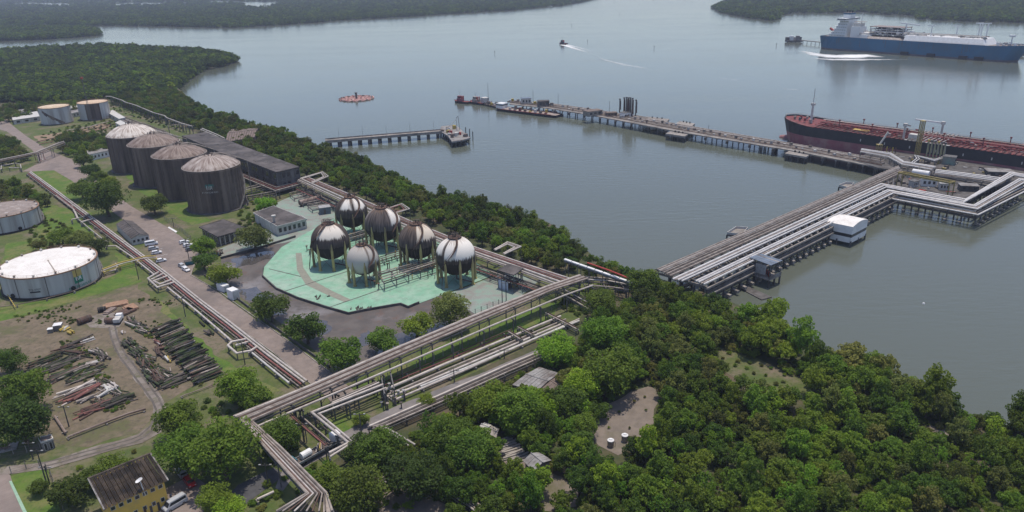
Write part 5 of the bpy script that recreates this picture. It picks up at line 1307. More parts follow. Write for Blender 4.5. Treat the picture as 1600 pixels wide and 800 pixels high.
# R9 white pipe on trestles behind the far tanks
rack('pipe_rack', 'white pipe on tall trestles at the forest edge top left', [(166,150.5),(174,151),(192,157),(196,159.5),(214,165),(240,176),(258,181),(261,184),(285,193),(301,197.5)], [(165,151.5),(173,152),(191,158),(195,160.5),(213,166),(239,177),(257,182),(260,185),(284,194),(300,198.5)], 9, [(.5,.34,W_,0)], 6, 3, legs=2, beams=False)
rack('pipe_rack', 'white pipe pair passing behind the dark building roof', [(316,201),(340,211),(352,217)], [(313,203),(337,213),(349,219)], 9.5, [(.1,.34,W_,0),(.9,.3,W_,0)], 7, 3, beams=False)
rack('pipe_rack', 'cross pipe from the trestle pipe to the tank domes', [(262,196.5),(285,193)], [(263,198),(286,194.5)], 9, [(.5,.24,Gp,0)], 6, 3, beams=False)
for k in range(4):
    rack('pipe_rack', ['first','second','third','fourth'][k]+' low pipe row between the far tanks and the domes', [(168+k*3,172+k*3),(215+k*8,190+k*6),(262+k*8,206+k*4)], [(166+k*3,173+k*3),(213+k*8,191+k*6),(260+k*8,207.5+k*4)], 5, [(.2,.2,Gp,0),(.8,.22,W_ if k % 2 else Ru,0)], 8, 3)
# racks around the dark building and tanks
rack('pipe_rack', 'pale pipes passing round the near corner of the dark building', [(372,268),(432,291),(474,280)], [(368,273),(430,299),(478,286)], 7.5, [(.05,.2,Rd,0),(.3,.26,Gp,0),(.6,.22,Rd,0),(.95,.26,Gp,0)], 7, 3)
rack('pipe_rack', 'short pipe rack at the right flank of the front domed tank', [(384,293),(412,286)], [(385,302),(416,294)], 7.0, [(.1,.2,Gp,0),(.5,.24,Gp,0),(.9,.2,D_,0)], 6, 3)
rack('pipe_rack', 'second short pipe rack below the dark building corner', [(384,306),(430,298)], [(386,312),(432,304)], 6.0, [(.2,.2,Gp,0),(.8,.24,D_,0)], 6, 3)
for k in range(3):
    rack('pipe_rack', ['upper','middle','lower'][k]+' cluster of green grey pipes on the worn process floor', [(452+k*14,302+k*9),(486+k*14,294+k*10)], [(460+k*14,309+k*9),(494+k*14,301+k*10)], 5.0, [(.0,.2,Gp,0),(.3,.2,D_,0),(.6,.26,Gp,0),(1,.2,Gp,0)], 5, 3)
p0 = G(492,312,3); t = thing('condenser', 'long horizontal vessel with rusty pipes on the process floor', 'vessel', p0)
mb = MB(); a, b = G(468,317,5), G(502,308,5); mb.tube([a, b], 1.3, 14); part('vessel', mb, M['dome_rust'], t)
for k in range(8):
    q = a.lerp(b, (k+.5)/8); mb = MB(); mb.box((q.x, q.y, 4), (.3, 2.6, 2.2)); part('saddle', mb, M['pipe_dark'], t)
p0 = G(508,333,3); t = thing('plant_cabin', 'blue grey cabin left of the rear left sphere', 'cabin', p0)
mb = MB(); mb.box((p0.x, p0.y, 4.6), (5, 4, 3.2), .4); part('wall', mb, mat('cabin_blue', (.15,.18,.21), (.11,.13,.15), .8), t)
mb = MB(); mb.box((p0.x, p0.y, 6.35), (5.4, 4.4, .25), .4); part('roof', mb, M['steel_light'], t)
mb = MB(); mb.box((p0.x+.5, p0.y-2.1, 4.4), (1, .12, 2.2), .4); part('door', mb, M['pipe_dark'], t)
# racks on the sphere pad
rack('pipe_rack', 'open steel pipe rack across the green pad between the spheres', [(590,427),(640,414),(680,402),(735,386)], [(600,441),(650,424),(690,411),(745,394)], 6.8, [(.0,.2,Gp,0),(.25,.24,D_,0),(.5,.2,Gp,0),(.75,.26,Gp,0),(1,.2,Ru,0)], 5, 3.2)
rack('pipe_rack', 'pipe rack between the rear spheres on the pad', [(540,369),(570,360),(600,352)], [(545,376),(575,367),(606,358)], 6.4, [(.0,.2,Gp,0),(.35,.22,D_,0),(.7,.2,Gp,0),(1,.2,D_,0)], 5, 3.2)
rack('pipe_rack', 'rusty low pipe rack behind the smallest sphere', [(576,408),(610,397),(655,384)], [(580,414),(616,403),(660,390)], 5.0, [(.0,.2,Ru,0),(.4,.2,Gp,0),(.8,.2,Ru,0)], 5, 3.2)
for k, (u, v) in enumerate(((586,448),(592,452),(668,420),(676,424),(480,392),(484,398),(640,420),(606,420))):
    p = G(u, v, 3.2); t = thing('valve_post', 'dark valve riser standing on the green pad', 'valve', p, 0, 'valve risers on the green pad')
    mb = MB(); mb.tube([(p.x, p.y, 3.2), (p.x, p.y, 5.4)], .2, 8); part('riser', mb, M[D_], t)
    mb = MB(); mb.lathe((p.x, p.y, 0), [(.5, 5.3), (.5, 5.5)], 10, True, True); part('handwheel', mb, M[Ru], t)
rk = random.Random(9)
for k in range(34):
    u, v = (rk.uniform(598,690), rk.uniform(398,440)) if k % 2 else (rk.uniform(520,610), rk.uniform(368,412))
    p = G(u, v, 3.2); h = rk.uniform(1.2, 4.5); mb = MB(); mb.tube([(p.x, p.y, 3.2), (p.x, p.y, 3.2+h), (p.x+rk.uniform(-1.5,1.5), p.y+rk.uniform(-1,1), 3.2+h)], .16, 6)
    solo('standpipe', mb, M[(Ru,'yellow_paint',Gp,D_,Ru)[k % 5]], 'rusty or grey bent standpipe rising among the gas spheres', 'pipe', 'standpipes among the spheres')
for k in range(14):
    p = G(500+rng.uniform(-8,14) if k < 6 else rng.uniform(540,580), 466+rng.uniform(-3,4) if k < 6 else 483+rng.uniform(-3,2), 3.2)
    mb = MB(); mb.box((p.x, p.y, 3.35), (rng.uniform(.4,1.2), rng.uniform(.3,.8), .3), rng.random()*3); mb.tube([(p.x, p.y, 3.4), (p.x+.3, p.y, 4.0)], .08, 5)
    solo('scrap_piece', mb, M['pipe_dark'], 'dark scrap fitting lying on the near part of the green pad', 'scrap', 'scrap left on the green pad')
# white covered bridge with red pipe at the root of the jetty
t = thing('conveyor_bridge', 'white covered pipe bridge leading from the rack to the jetty', 'bridge', tuple(G(884,418,3)))
A, B = G(882,405,12), G(994,444,9)
for k in range(9):
    p, q = A.lerp(B, k/9), A.lerp(B, (k+.92)/9); mb = MB(); mb.beam(p, q, 1.0, .4); part('cover_panel', mb, M['white'], t)
mb = MB(); mb.beam(A-Vector((0,0,.6)), B-Vector((0,0,.6)), 1.2, .5); part('girder', mb, M['steel'], t)
for k in range(6):
    p = A.lerp(B, (k+.2)/5.6); mb = MB(); mb.box((p.x-.6, p.y, (p.z+2)/2), (.25,.25,p.z-3)); mb.box((p.x+.6, p.y, (p.z+2)/2), (.25,.25,p.z-3)); part('trestle', mb, M['steel'], t)
ground_pipe([(918,412),(950,423),(982,436)], 11, .3, 'red_paint', 'bright orange red pipe beside the white covered bridge', None, False)
for q in GP([(920,413),(950,424),(980,436)], 11):
    mb = MB(); mb.box((q.x, q.y, 7), (.3,.3,7.8)); solo('pipe_post', mb, M['steel'], 'steel post carrying the orange red pipe', 'post', 'posts under the red pipe')
rack('pipe_rack', 'grey pipes joining the pipe bridge to the jetty behind the round tree', [(905,433),(950,436),(1000,446)], [(915,446),(960,450),(1010,458)], 7, [(.0,.24,Gp,0),(.3,.26,W_,0),(.6,.2,D_,0),(1,.24,Gp,0)], 7, 3)
rack('pipe_rack', 'dark pipes under the end of the pipe bridge', [(870,455),(905,475),(930,490)], [(885,450),(918,468),(945,482)], 5, [(.0,.24,Gp,0),(.3,.2,D_,0),(.6,.24,W_,0),(1,.2,D_,0)], 6, 3)
# fence along the pipe bridge, lamp and utility poles
def fence(label, px, h=2.0, sp=3.2, m='conc'):
    P = GP(px, 3.0); t = thing('fence', label, 'fence', tuple(P[0])); L = plen(P)
    me = MB().box((0,0,h/2), (.16,.16,h+.1)).mesh('post', M[m])
    for k in range(int(L/sp)+1):
        p, d = at_len(P, min(L*.999, k*sp)); mpart('post', me, t, (p.x, p.y, 3.0), math.atan2(d.y, d.x))
    for hh in (.5, 1.1, 1.8):
        mb = MB(); mb.tube([p+Vector((0,0,hh)) for p in P], .025, 4, False); part('wire', mb, M['steel'], t)
fence('post and wire fence below the pipe bridge', [(560,612),(660,570),(760,527),(870,482)])
fence('post and wire fence before the puddles and vase trees', [(590,556),(640,534),(720,500),(780,476)], 2.0, 2.6)
fence('post and wire fence by the road below the grey tanks', [(258,345),(284,362),(300,376)], 2.2, 2.4)
fence('post and wire fence at the bright lawn', [(18,740),(60,728),(78,738),(100,800)], 2.0, 3)
fence('post and wire fence along the dirt track by the shed', [(0,712),(50,706),(100,696)], 2.0, 3)
def pole(u, v, top_v, label, arm=True, m='conc_dark', group='poles about the terminal'):
    p = G(u, v, 3.0); zt = height_at(p, top_v); t = thing('utility_pole', label, 'pole', tuple(p), 0, group)
    mb = MB(); mb.tube([(p.x, p.y, 2.9), (p.x, p.y, zt)], .17, 8, True, .11); part('shaft', mb, M[m], t)
    if arm:
        mb = MB(); mb.beam((p.x-1.2, p.y, zt-.5), (p.x+1.2, p.y, zt-.5), .12, .12); part('cross_arm', mb, M[m], t)
        for k in (-1, 1):
            mb = MB(); mb.box((p.x+k*1.2, p.y, zt-.35), (.5, .25, .15)); part('lamp', mb, M['steel_light'], t)
for a in ((290,495,464,'pole on the grass between corridor and scrap yard'), (72,752,702,'pole at the corner of the bright lawn'), (78,757,728,'shorter pole on the bright lawn'), (108,667,634,'pole beside the bottom scrap pipes'),
          (52,718,690,'left pole on the dirt track verge'), (217,437,408,'pole at the lawn before the corridor'), (383,570,535,'pole by the lower pipe loop'), (565,678,645,'pole at the lower service road'),
          (785,478,430,'tall dark pole at the cabin'), (791,470,440,'short pole at the cabin'), (710,598,577,'pole at the middle of the service road'), (788,560,545,'pole at the upper service road'),
          (296,408,372,'thin light pole in the car park'), (272,356,340,'pole by the round tree at the road'), (420,760,724,'pole beneath the pipe bridge end'), (475,690,660,'rusty pole beside the red pipe bend')):
    pole(*a)
# radio mast behind the far tank
p = G(143,190,3); zt = height_at(p, 122); t = thing('lattice_mast', 'thin red topped lattice mast behind the right far tank', 'mast', tuple(p))
for k in range(3):
    mb = MB(); a = k*2.094; mb.tube([(p.x+.9*math.cos(a), p.y+.9*math.sin(a), 3), (p.x+.25*math.cos(a), p.y+.25*math.sin(a), zt)], .09, 5); part('leg', mb, M['steel'], t)
mb = MB()
for k in range(14):
    z0 = 3+(zt-3)*k/14; z1 = 3+(zt-3)*(k+1)/14; s0, s1 = .9-.65*k/14, .9-.65*(k+1)/14
    for j in range(3):
        a, b = j*2.094, (j+1)*2.094; mb.tube([(p.x+s0*math.cos(a), p.y+s0*math.sin(a), z0), (p.x+s1*math.cos(b), p.y+s1*math.sin(b), z1)], .05, 4, False)
part('bracing', mb, M['steel'], t)
mb = MB(); mb.box((p.x, p.y, zt), (1.6, 1.6, 1.4)); part('beacon', mb, M['red_paint'], t)

# ------------------------------------------------------------------ jetty
JA = [(1024,425),(1403,260)]               # far edge, near edge of the approach at z 8
jt = thing('jetty', 'long concrete and steel pipe jetty running from the trees out to the tanker berth', 'jetty', tuple(G(1060,440,0)))
def jpipes(A, B, z, spec):
    PA, PB = GP(A, z), GP(B, z)
    for f, r_, mk in spec:
        mb = MB(); mb.tube([a.lerp(b, f)+Vector((0,0,r_)) for a, b in zip(PA, PB)], r_, 8); part('pipe', mb, M[mk], jt)
def jbeam(A, B, z, wd, h, mk, name='beam'):
    P, Q = G(*A, z), G(*B, z); mb = MB(); mb.beam(P, Q, wd, h); part(name, mb, M[mk], jt)
NA, NB = [(1026,422),(1378,271),(1403,260)], [(1049,433),(1390,280),(1411,270)]
jpipes(NA, NB, 8.2, [(.02,.3,Gp),(.13,.24,W_),(.23,.28,Gp),(.33,.3,'roof_grey'),(.44,.24,Gp),(.55,.2,D_),(.66,.28,Gp),(.77,.22,D_),(.88,.26,Gp),(.98,.2,D_)])
MA, MBB = [(1050,438),(1376,288.5),(1509,313),(1578,270.5),(1630,279)], [(1066,441),(1385,294),(1504,318),(1584,275),(1630,284)]
jpipes(MA, MBB, 8.4, [(.05,.42,'pipe_sunlit'),(.3,.3,Gp),(.55,.42,'pipe_sunlit'),(.92,.36,'pipe_sunlit')])
SA, SB = [(1086,441),(1386,298),(1521,322),(1592,280.5),(1630,286)], [(1100,446),(1396,303),(1527,328),(1600,286.5),(1630,291)]
jpipes(SA, SB, 8.4, [(.05,.4,'pipe_sunlit'),(.35,.4,'pipe_sunlit'),(.65,.28,Gp),(.95,.36,'pipe_sunlit')])
SA2, SB2 = [(1392,307),(1522,331),(1600,291)], [(1394,312),(1528,337),(1608,297)]
jpipes(SA2, SB2, 6.4, [(.05,.34,'pipe_sunlit'),(.5,.3,Gp),(.95,.34,'pipe_sunlit')])
jpipes([(1070,436),(1390,285)], [(1078,439),(1395,289)], 7.0, [(.0,.25,'red_paint' if 0 else Ru),(.9,.2,Gp)])
jpipes([(1056,440),(1130,406)], [(1060,441),(1134,408)], 8.0, [(.5,.26,'red_paint')])
# cross heads, piles and caps of the approach
nb = 30
pile = MB(); pile.lathe((0,0,0), [(.36,-2.5),(.36,6.6)], 10); pile_me = pile.mesh('pile', M['conc_dark'])
A0, A1 = G(1018,428,6.8), G(1400,263,6.8); B0, B1 = G(1104,452,6.8), G(1402,306,6.8)
for k in range(nb):
    p, q = A0.lerp(A1, (k+.3)/nb), B0.lerp(B1, (k+.3)/nb); d = q-p; a = math.atan2(d.y, d.x)
    mb = MB(); mb.beam(p, q, .8, .7); part('cross_head', mb, M['conc'], jt)
    for f in (.06, .3, .52, .74, .97):
        c_ = p.lerp(q, f); mpart('pile', pile_me, jt, (c_.x, c_.y, 0))
    e = q + d.normalized()*1.0
    mb = MB(); mb.beam((q.x, q.y, 1.3), (e.x+d.normalized().x*1.5, e.y+d.normalized().y*1.5, 1.3), 1.1, 1.0); part('pile_cap', mb, M['conc'], jt)
    mb = MB(); m0, m1 = p.lerp(q, .45), p.lerp(q, .93); mb.beam((m0.x, m0.y, 8.2), (m1.x, m1.y, 8.2), .35, .35); part('pipe_support', mb, M['steel'], jt)
    mb = MB(); m0, m1 = p.lerp(q, .0), p.lerp(q, .36); mb.beam((m0.x, m0.y, 8.0), (m1.x, m1.y, 8.0), .35, .35); part('pipe_support', mb, M['steel'], jt)
for k in range(nb-1):
    for f in (.5, .72):
        p, q = A0.lerp(A1, (k+.3)/nb).lerp(B0.lerp(B1, (k+.3)/nb), f), A0.lerp(A1, (k+1.3)/nb).lerp(B0.lerp(B1, (k+1.3)/nb), f+.2 if k % 2 else f)
        if k % 2 == 0 or f < .6: mb = MB(); mb.beam((p.x,p.y,7.6), (q.x,q.y,7.6), .25, .3); part('brace', mb, M['steel'], jt)
for f, z_, wd_, h_ in ((1.0,4.5,1.6,.5),(.97,3.2,.5,.9),(.55,4.6,1.2,.8)):
    p, q = A0.lerp(B0, f), A1.lerp(B1, f); mb = MB(); mb.beam((p.x,p.y,z_), (q.x,q.y,z_), wd_, h_); part('lower_beam', mb, M['conc' if f == 1.0 else 'conc_dark'], jt)
for P in (SA[1:4], SB[1:4]):
    W = GP(P, 7.2); mb = MB()
    for a, b in zip(W, W[1:]): mb.beam((a.x,a.y,3.6), (b.x,b.y,3.6), 1.0, 1.1)
    part('lower_beam', mb, M['conc_dark'], jt)
for f, z_, mk in ((.0,7.0,'conc'),(.4,6.9,'steel'),(1.0,6.9,'conc'),(1.0,5.6,'conc_dark')):
    p, q = A0.lerp(B0, f), A1.lerp(B1, f); mb = MB(); mb.beam((p.x,p.y,z_), (q.x,q.y,z_), .6, .7); part('girder', mb, M[mk], jt)
mb = MB(); p, q, p2, q2 = A0.lerp(B0, .36), A1.lerp(B1, .36), A1.lerp(B1, .46), A0.lerp(B0, .46)
mb.quad(*(Vector((v.x, v.y, 7.2)) for v in (p, p2, q, q2))) if 0 else mb.quad((p.x,p.y,7.2),(q2.x,q2.y,7.2),(p2.x,p2.y,7.2),(q.x,q.y,7.2)); part('walkway', mb, M['conc_dark'], jt)
# rail posts of the ring at the berth and its piles
for P in (SA[1:4], SB[1:4], MA[1:4]):
    W = GP(P, 7.2); L = plen(W)
    for k in range(int(L/6)+1):
        p, d = at_len(W, min(L*.999, k*6)); mpart('pile', pile_me, jt, (p.x, p.y, .4))
        if P is SB[1:4] or P[0] == SB[1]:
            mb = MB(); mb.box((p.x, p.y, 7.0), (.3,.3,3)); part('post', mb, M['steel'], jt)
            mb = MB(); n_ = Vector((d.y, -d.x, 0)); mb.beam((p.x, p.y, 1.0), (p.x+n_.x*2.2, p.y+n_.y*2.2, .6), 1.0, .7); part('pile_cap', mb, M['conc'], jt)
    mb = MB()
    for a, b in zip(W, W[1:]): mb.beam((a.x,a.y,7.4), (b.x,b.y,7.4), .4, .5)
    part('girder', mb, M['steel'], jt)
    mb = MB()
    for a, b in zip(W, W[1:]): mb.beam((a.x,a.y,5.4), (b.x,b.y,5.4), .4, .5)
    part('girder', mb, M['conc_dark'], jt)
# small side platforms on the far side
for k, (px, lab) in enumerate((([(1136,366),(1150,357),(1168,358),(1160,369)], 'near'), ([(1311,291),(1322,287),(1334,288),(1326,296)], 'far'))):
    t = thing('side_platform', f'small concrete mooring platform, {"nearer the shore" if k == 0 else "nearer the berth"}, on the far side of the jetty', 'platform', tuple(G(*px[0], 0)), 0, 'side platforms of the jetty')
    P = GP(px, 6); mb = MB(); mb.prism(P, 5.2, 6.0); part('deck', mb, M['conc'], t)
    for i in range(4):
        a, b = P[i], P[(i+1) % 4]; mb = MB(); mb.beam((a.x,a.y,6.5), (b.x,b.y,6.5), .2, 1.0); part('parapet', mb, M['offwhite'], t)
        mpart('pile', pile_me, t, (a.x, a.y, -1.0))
# berth platform
bp = thing('berth_platform', 'concrete loading platform at the jetty end beside the tanker', 'platform', tuple(G(1440,262,0)))
P = GP([(1338,252),(1354,239),(1400,235),(1482,246),(1612,270),(1612,288),(1585,284),(1556,292),(1462,274),(1440,270),(1400,266),(1372,262)], 5.2)
mb = MB(); mb.prism(P, 4.2, 5.2); part('deck', mb, M['conc_dark'], bp)
P2 = GP([(1396,268),(1440,272),(1540,290),(1512,311),(1450,300),(1384,287)], 4.6)
mb = MB(); mb.prism(P2, 3.9, 4.6); part('deck', mb, M['conc_dark'], bp)
for i in range(24):
    p = P[i % 12].lerp(P[(i+1) % 12], .15+.5*(i//12)); mpart('pile', pile_me, bp, (p.x, p.y, -2.2))
def bundle(name, label, A, B, z, spec, zg=5.2, sp=6):
    return rack(name, label, A, B, z, spec, sp, zg, None, 'steel', True, 2)
bundle('pipe_rack', 'white pipe bundle snaking along the berth platform', [(1346,233),(1392,240),(1412,253),(1462,261)], [(1344,238),(1388,246),(1410,258),(1456,266)], 8.4, [(.05,.3,'pipe_sunlit',0),(.35,.36,'pipe_sunlit',0),(.65,.3,Gp,0),(.95,.34,'pipe_sunlit',0)])
bundle('pipe_rack', 'white pipe bundle on the seaward side of the berth ring', [(1462,266),(1510,272),(1564,279)], [(1460,273),(1508,279),(1558,287)], 7.6, [(.05,.36,'pipe_sunlit',0),(.35,.36,'pipe_sunlit',0),(.65,.36,'pipe_sunlit',0),(.95,.3,Gp,0)])
bundle('pipe_rack', 'small white pipe loop at the foot of the loading arms', [(1424,254),(1432,248),(1428,243),(1460,250),(1476,244)], [(1428,255),(1437,249),(1434,245),(1460,252),(1478,246)], 7.8, [(.1,.26,'pipe_sunlit',0),(.9,.26,'pipe_sunlit',0)])
# yellow travelling gantry
t = thing('gantry', 'yellow steel gantry over the equipment inside the berth ring', 'gantry', tuple(G(1402,292,4.6)))
def zpole(u, v, tv, z0, wd, mk, par, name='post'):
    p = G(u, v, z0); zt = height_at(p, tv); mb = MB(); mb.box((p.x, p.y, (z0+zt)/2), (wd, wd, zt-z0)); part(name, mb, M[mk], par); return Vector((p.x, p.y, zt))
a, b = zpole(1400,292,270,4.6,.4,'yellow_dull',t), zpole(1408,291,269,4.6,.4,'yellow_dull',t)
c_, d_ = zpole(1480,306,286,4.6,.4,'yellow_dull',t), zpole(1488,304,284,4.6,.4,'yellow_dull',t)
for p, q in ((a, c_), (b, d_), (a, b), (c_, d_)):
    mb = MB(); mb.beam(p, q, .5, .8); part('girder', mb, M['yellow_dull'], t)
for k in range(9):
    mb = MB(); mb.beam(a.lerp(c_, k/9), b.lerp(d_, (k+1)/9), .2, .2); part('lacing', mb, M['yellow_dull'], t)
# huts and equipment inside the ring
def block(name, label, u, v, z0, sx, sy, sz, rz, m, roofm=None, cat='equipment', group=None, door=True):
    p = G(u, v, z0); t = thing(name, label, cat, tuple(p), 0, group)
    mb = MB(); mb.box((p.x, p.y, z0+sz/2), (sx, sy, sz), rz); part('wall', mb, M[m], t)
    if roofm: mb = MB(); mb.box((p.x, p.y, z0+sz+.12), (sx+.5, sy+.5, .24), rz); part('roof', mb, M[roofm], t)
    if door:
        n_ = Vector((math.sin(rz), -math.cos(rz)))
        for k in (-1, 0, 1):
            mb = MB(); mb.box((p.x+n_.x*(sy/2+.03)+math.cos(rz)*k*sx*.3, p.y+n_.y*(sy/2+.03)+math.sin(rz)*k*sx*.3, z0+sz*.55), (sx*.16, .08, sz*.4), rz); part('window' if k else 'door', mb, M['glass'] if k else M['pipe_dark'], t)
    return t
block('equipment_hut', 'white hut with dark openings inside the berth ring', 1450, 290, 4.6, 7, 3.5, 3.6, -.3, 'white', 'steel_light', 'hut')
block('equipment_hut', 'white hut right of the twin hut inside the berth ring', 1474, 296, 4.6, 4.5, 3.5, 3.2, -.3, 'offwhite', 'steel_light', 'hut')
block('equipment_hut', 'pale hut nearest the jetty inside the berth ring', 1427, 291, 4.6, 3.6, 3, 2.8, .4, 'offwhite', 'steel', 'hut')
block('equipment_hut', 'grey flat roofed shelter at the right inside the berth ring', 1512, 297, 4.6, 8, 5, 2.6, -.3, 'conc_dark', 'roof_grey', 'shelter')
block('equipment_hut', 'blue green hut on the berth platform beside the tanker', 1482, 256, 5.2, 5, 6, 4.2, .9, 'green_worn', 'steel', 'hut')
block('equipment_hut', 'yellow topped cabin behind the blue green hut', 1483, 247, 5.2, 4, 3, 6.2, -.2, 'yellow_paint', 'steel', 'hut')
block('equipment_hut', 'low grey roofed hut right on the berth platform', 1560, 273, 5.2, 12, 7, 2.2, -.28, 'conc_dark', 'roof_grey', 'hut')
p = G(1432,272,5.2); t = thing('surge_tank', 'white horizontal tank on the berth platform', 'tank', tuple(p))
mb = MB(); mb.tube([G(1426,268,7), G(1452,272,7)], 1.5, 14); part('vessel', mb, M['white'], t)
for f in (.2, .8): q = G(1426,268,7).lerp(G(1452,272,7), f); mb = MB(); mb.box((q.x, q.y, 5.8), (.5, 2.6, 1.4)); part('saddle', mb, M['steel'], t)
for k, (u, v) in enumerate(((1438,300),(1443,301),(1411,287),(1420,296))):
    p = G(u, v, 4.6); t = thing('pump', 'red painted pump skid inside the berth ring' if k < 2 else 'grey pump skid inside the berth ring', 'pump', tuple(p), 0, 'red pumps in the berth ring' if k < 2 else 'grey pumps in the berth ring')
    mb = MB(); mb.box((p.x, p.y, 4.8), (2.4, 1.2, .4)); part('base', mb, M['steel'], t)
    mb = MB(); mb.tube([(p.x-1, p.y, 5.5), (p.x+1, p.y, 5.5)], .5, 10); part('motor', mb, M['red_paint' if k < 2 else Gp], t)
# loading arms and gangway tower
M['arm_paint'] = mat('arm_paint', (.34,.33,.20), (.26,.25,.17), .8, .7)
for k in range(6):
    u, v = 1446+k*5.2, 250+k*.7; p = G(u, v, 5.2); t = thing('loading_arm', 'folded greenish loading arm standing at the tanker berth', 'loading arm', tuple(p), 0, 'loading arms at the tanker berth')
    zt = height_at(p, 219+k*.9); mb = MB(); mb.tube([(p.x, p.y, 5.2), (p.x, p.y, zt)], .36, 8); part('riser', mb, M['arm_paint'], t)
    mb = MB(); mb.tube([(p.x, p.y, zt), (p.x+1.2, p.y+.9, zt-7)], .3, 8); part('outboard_arm', mb, M['steel_light' if k % 2 else 'arm_paint'], t)
    mb = MB(); mb.lathe((p.x, p.y, 0), [(.7, zt-.5), (.7, zt+.3)], 10, True, True); part('counterweight', mb, M['yellow_paint' if k % 3 == 0 else 'steel'], t)
def lattice_tower(name, label, u, v, tv, z0, wd, mk, cat):
    p = G(u, v, z0); zt = height_at(p, tv); t = thing(name, label, cat, tuple(p))
    for sx in (-1, 1):
        for sy in (-1, 1): mb = MB(); mb.box((p.x+sx*wd/2, p.y+sy*wd/2, (z0+zt)/2), (.34,.34,zt-z0)); part('leg', mb, M[mk], t)
    n = int((zt-z0)/wd); 
    for k in range(n):
        za, zb_ = z0+(zt-z0)*k/n, z0+(zt-z0)*(k+1)/n; mb = MB()
        for sx, sy, ex, ey in ((-1,-1,1,-1),(1,-1,1,1),(1,1,-1,1),(-1,1,-1,-1)):
            mb.beam((p.x+sx*wd/2, p.y+sy*wd/2, za), (p.x+ex*wd/2, p.y+ey*wd/2, zb_), .12, .12); mb.beam((p.x+sx*wd/2, p.y+sy*wd/2, zb_), (p.x+ex*wd/2, p.y+ey*wd/2, zb_), .12, .12)
        part('bracing', mb, M[mk], t)
    mb = MB(); mb.box((p.x, p.y, zt+.1), (wd+.8, wd+.8, .2)); part('platform', mb, M[mk], t)
    return t, p, zt
lattice_tower('gangway_tower', 'tall yellow green lattice gangway tower at the tanker side', 1432, 246, 189, 5.2, 1.8, 'yellow_dull', 'tower')
t, p, zt = lattice_tower('crane', 'small crane with a pale slanting boom at the berth', 1372, 240, 226, 5.2, 2.2, 'yellow_dull', 'crane')
mb = MB(); q = G(1388,206,18); mb.beam((p.x, p.y, zt), q, .8, .8); part('boom', mb, M['offwhite'], t)
for k in range(5):
    u = 1380+k*4.5; p = G(u, 240+k*.6, 5.2); mb = MB(); mb.tube([(p.x,p.y,5.2),(p.x,p.y,9.5),(p.x+.6,p.y+1.6,8)], .25, 6)
    solo('hose_riser', mb, M['yellow_paint' if k % 2 else Ru], 'short hose riser beside the crane on the berth', 'hose riser', 'hose risers by the crane')
BP_ = GP([(1350,250),(1400,240),(1500,256),(1600,276),(1560,288),(1462,271),(1400,262)], 5.2)
for k in range(70):
    for _ in range(30):
        q = G(rng.uniform(1345,1600), rng.uniform(236,290), 5.2)
        if pip(q, BP_): break
    mb = MB(); h_ = rng.uniform(.4, 1.8)
    if k % 3: mb.box((q.x, q.y, 5.2+h_/2), (rng.uniform(.6,2.4), rng.uniform(.5,1.6), h_), rng.random()*3)
    else: mb.tube([(q.x, q.y, 5.5+h_*.3), (q.x+rng.uniform(-5,5), q.y+rng.uniform(-3,3), 5.5+h_*.3)], .2, 5)
    part('deck_gear', mb, M[('steel','conc','roof_brown','pipe_grey','yellow_dull','steel_light','pipe_dark','offwhite')[k % 8]], bp)
P3_ = GP([(1400,272),(1440,276),(1525,291),(1508,307),(1452,297),(1396,285)], 4.6)
for k in range(40):
    for _ in range(30):
        q = G(rng.uniform(1395,1525), rng.uniform(271,308), 4.6)
        if pip(q, P3_): break
    mb = MB(); h_ = rng.uniform(.4, 1.6)
    if k % 3: mb.box((q.x, q.y, 4.6+h_/2), (rng.uniform(.5,2), rng.uniform(.5,1.4), h_), rng.random()*3)
    else: mb.tube([(q.x, q.y, 5+h_*.3), (q.x+rng.uniform(-5,5), q.y+rng.uniform(-2,2), 5+h_*.3)], .18, 5)
    part('deck_gear', mb, M[('steel','pipe_dark','roof_brown','pipe_grey','steel_light','conc_dark','red_paint','offwhite')[k % 8]], bp)
# white box house on piles
P = [G(*q, 8.6) for q in ((1333,355),(1356.5,343),(1321,335.5),(1289,346))]
zw = 8.6; cx = sum(p.x for p in P)/4; cy = sum(p.y for p in P)/4
t = thing('pile_house', 'white box shaped house with a dark window band standing in the water by the jetty', 'building', (cx, cy, 0))
mb = MB(); mb.prism(P, 5.3, 8.6); part('upper_wall', mb, M['white'], t)
inn = [p.lerp(Vector((cx, cy, p.z)), .025) for p in P]; mb = MB(); mb.prism(inn, 3.9, 5.3); part('window_band', mb, M['glass'], t)
mb = MB(); mb.prism(P, 1.6, 3.9); part('lower_wall', mb, M['white'], t)
mb = MB(); n = 8; a, b, c2, d2 = P                     # shallow barrel roof: ridge line runs between sides 0-1 and 2-3
for k in range(n+1):
    f = k/n; zz = 8.66+1.1*math.sin(math.pi*f); p, q = a.lerp(b, f), d2.lerp(c2, f); mb.v += [(p.x, p.y, zz), (q.x, q.y, zz)]
for k in range(n): mb.f.append((2*k, 2*k+2, 2*k+3, 2*k+1))
b0 = len(mb.v); mb.v += [(a.x,a.y,8.55),(b.x,b.y,8.55),(c2.x,c2.y,8.55),(d2.x,d2.y,8.55)]
mb.f.append(tuple([b0]+[b0+1]+[2*k for k in range(n, -1, -1)])); mb.f.append(tuple([b0+2, b0+3]+[2*k+1 for k in range(n+1)]))
part('roof', mb, M['roof_white'], t)
for i in range(4):
    for f in (0, .5):
        p = inn[i].lerp(inn[(i+1) % 4], f); mpart('pile', pile_me, t, (p.x, p.y, -4.2))
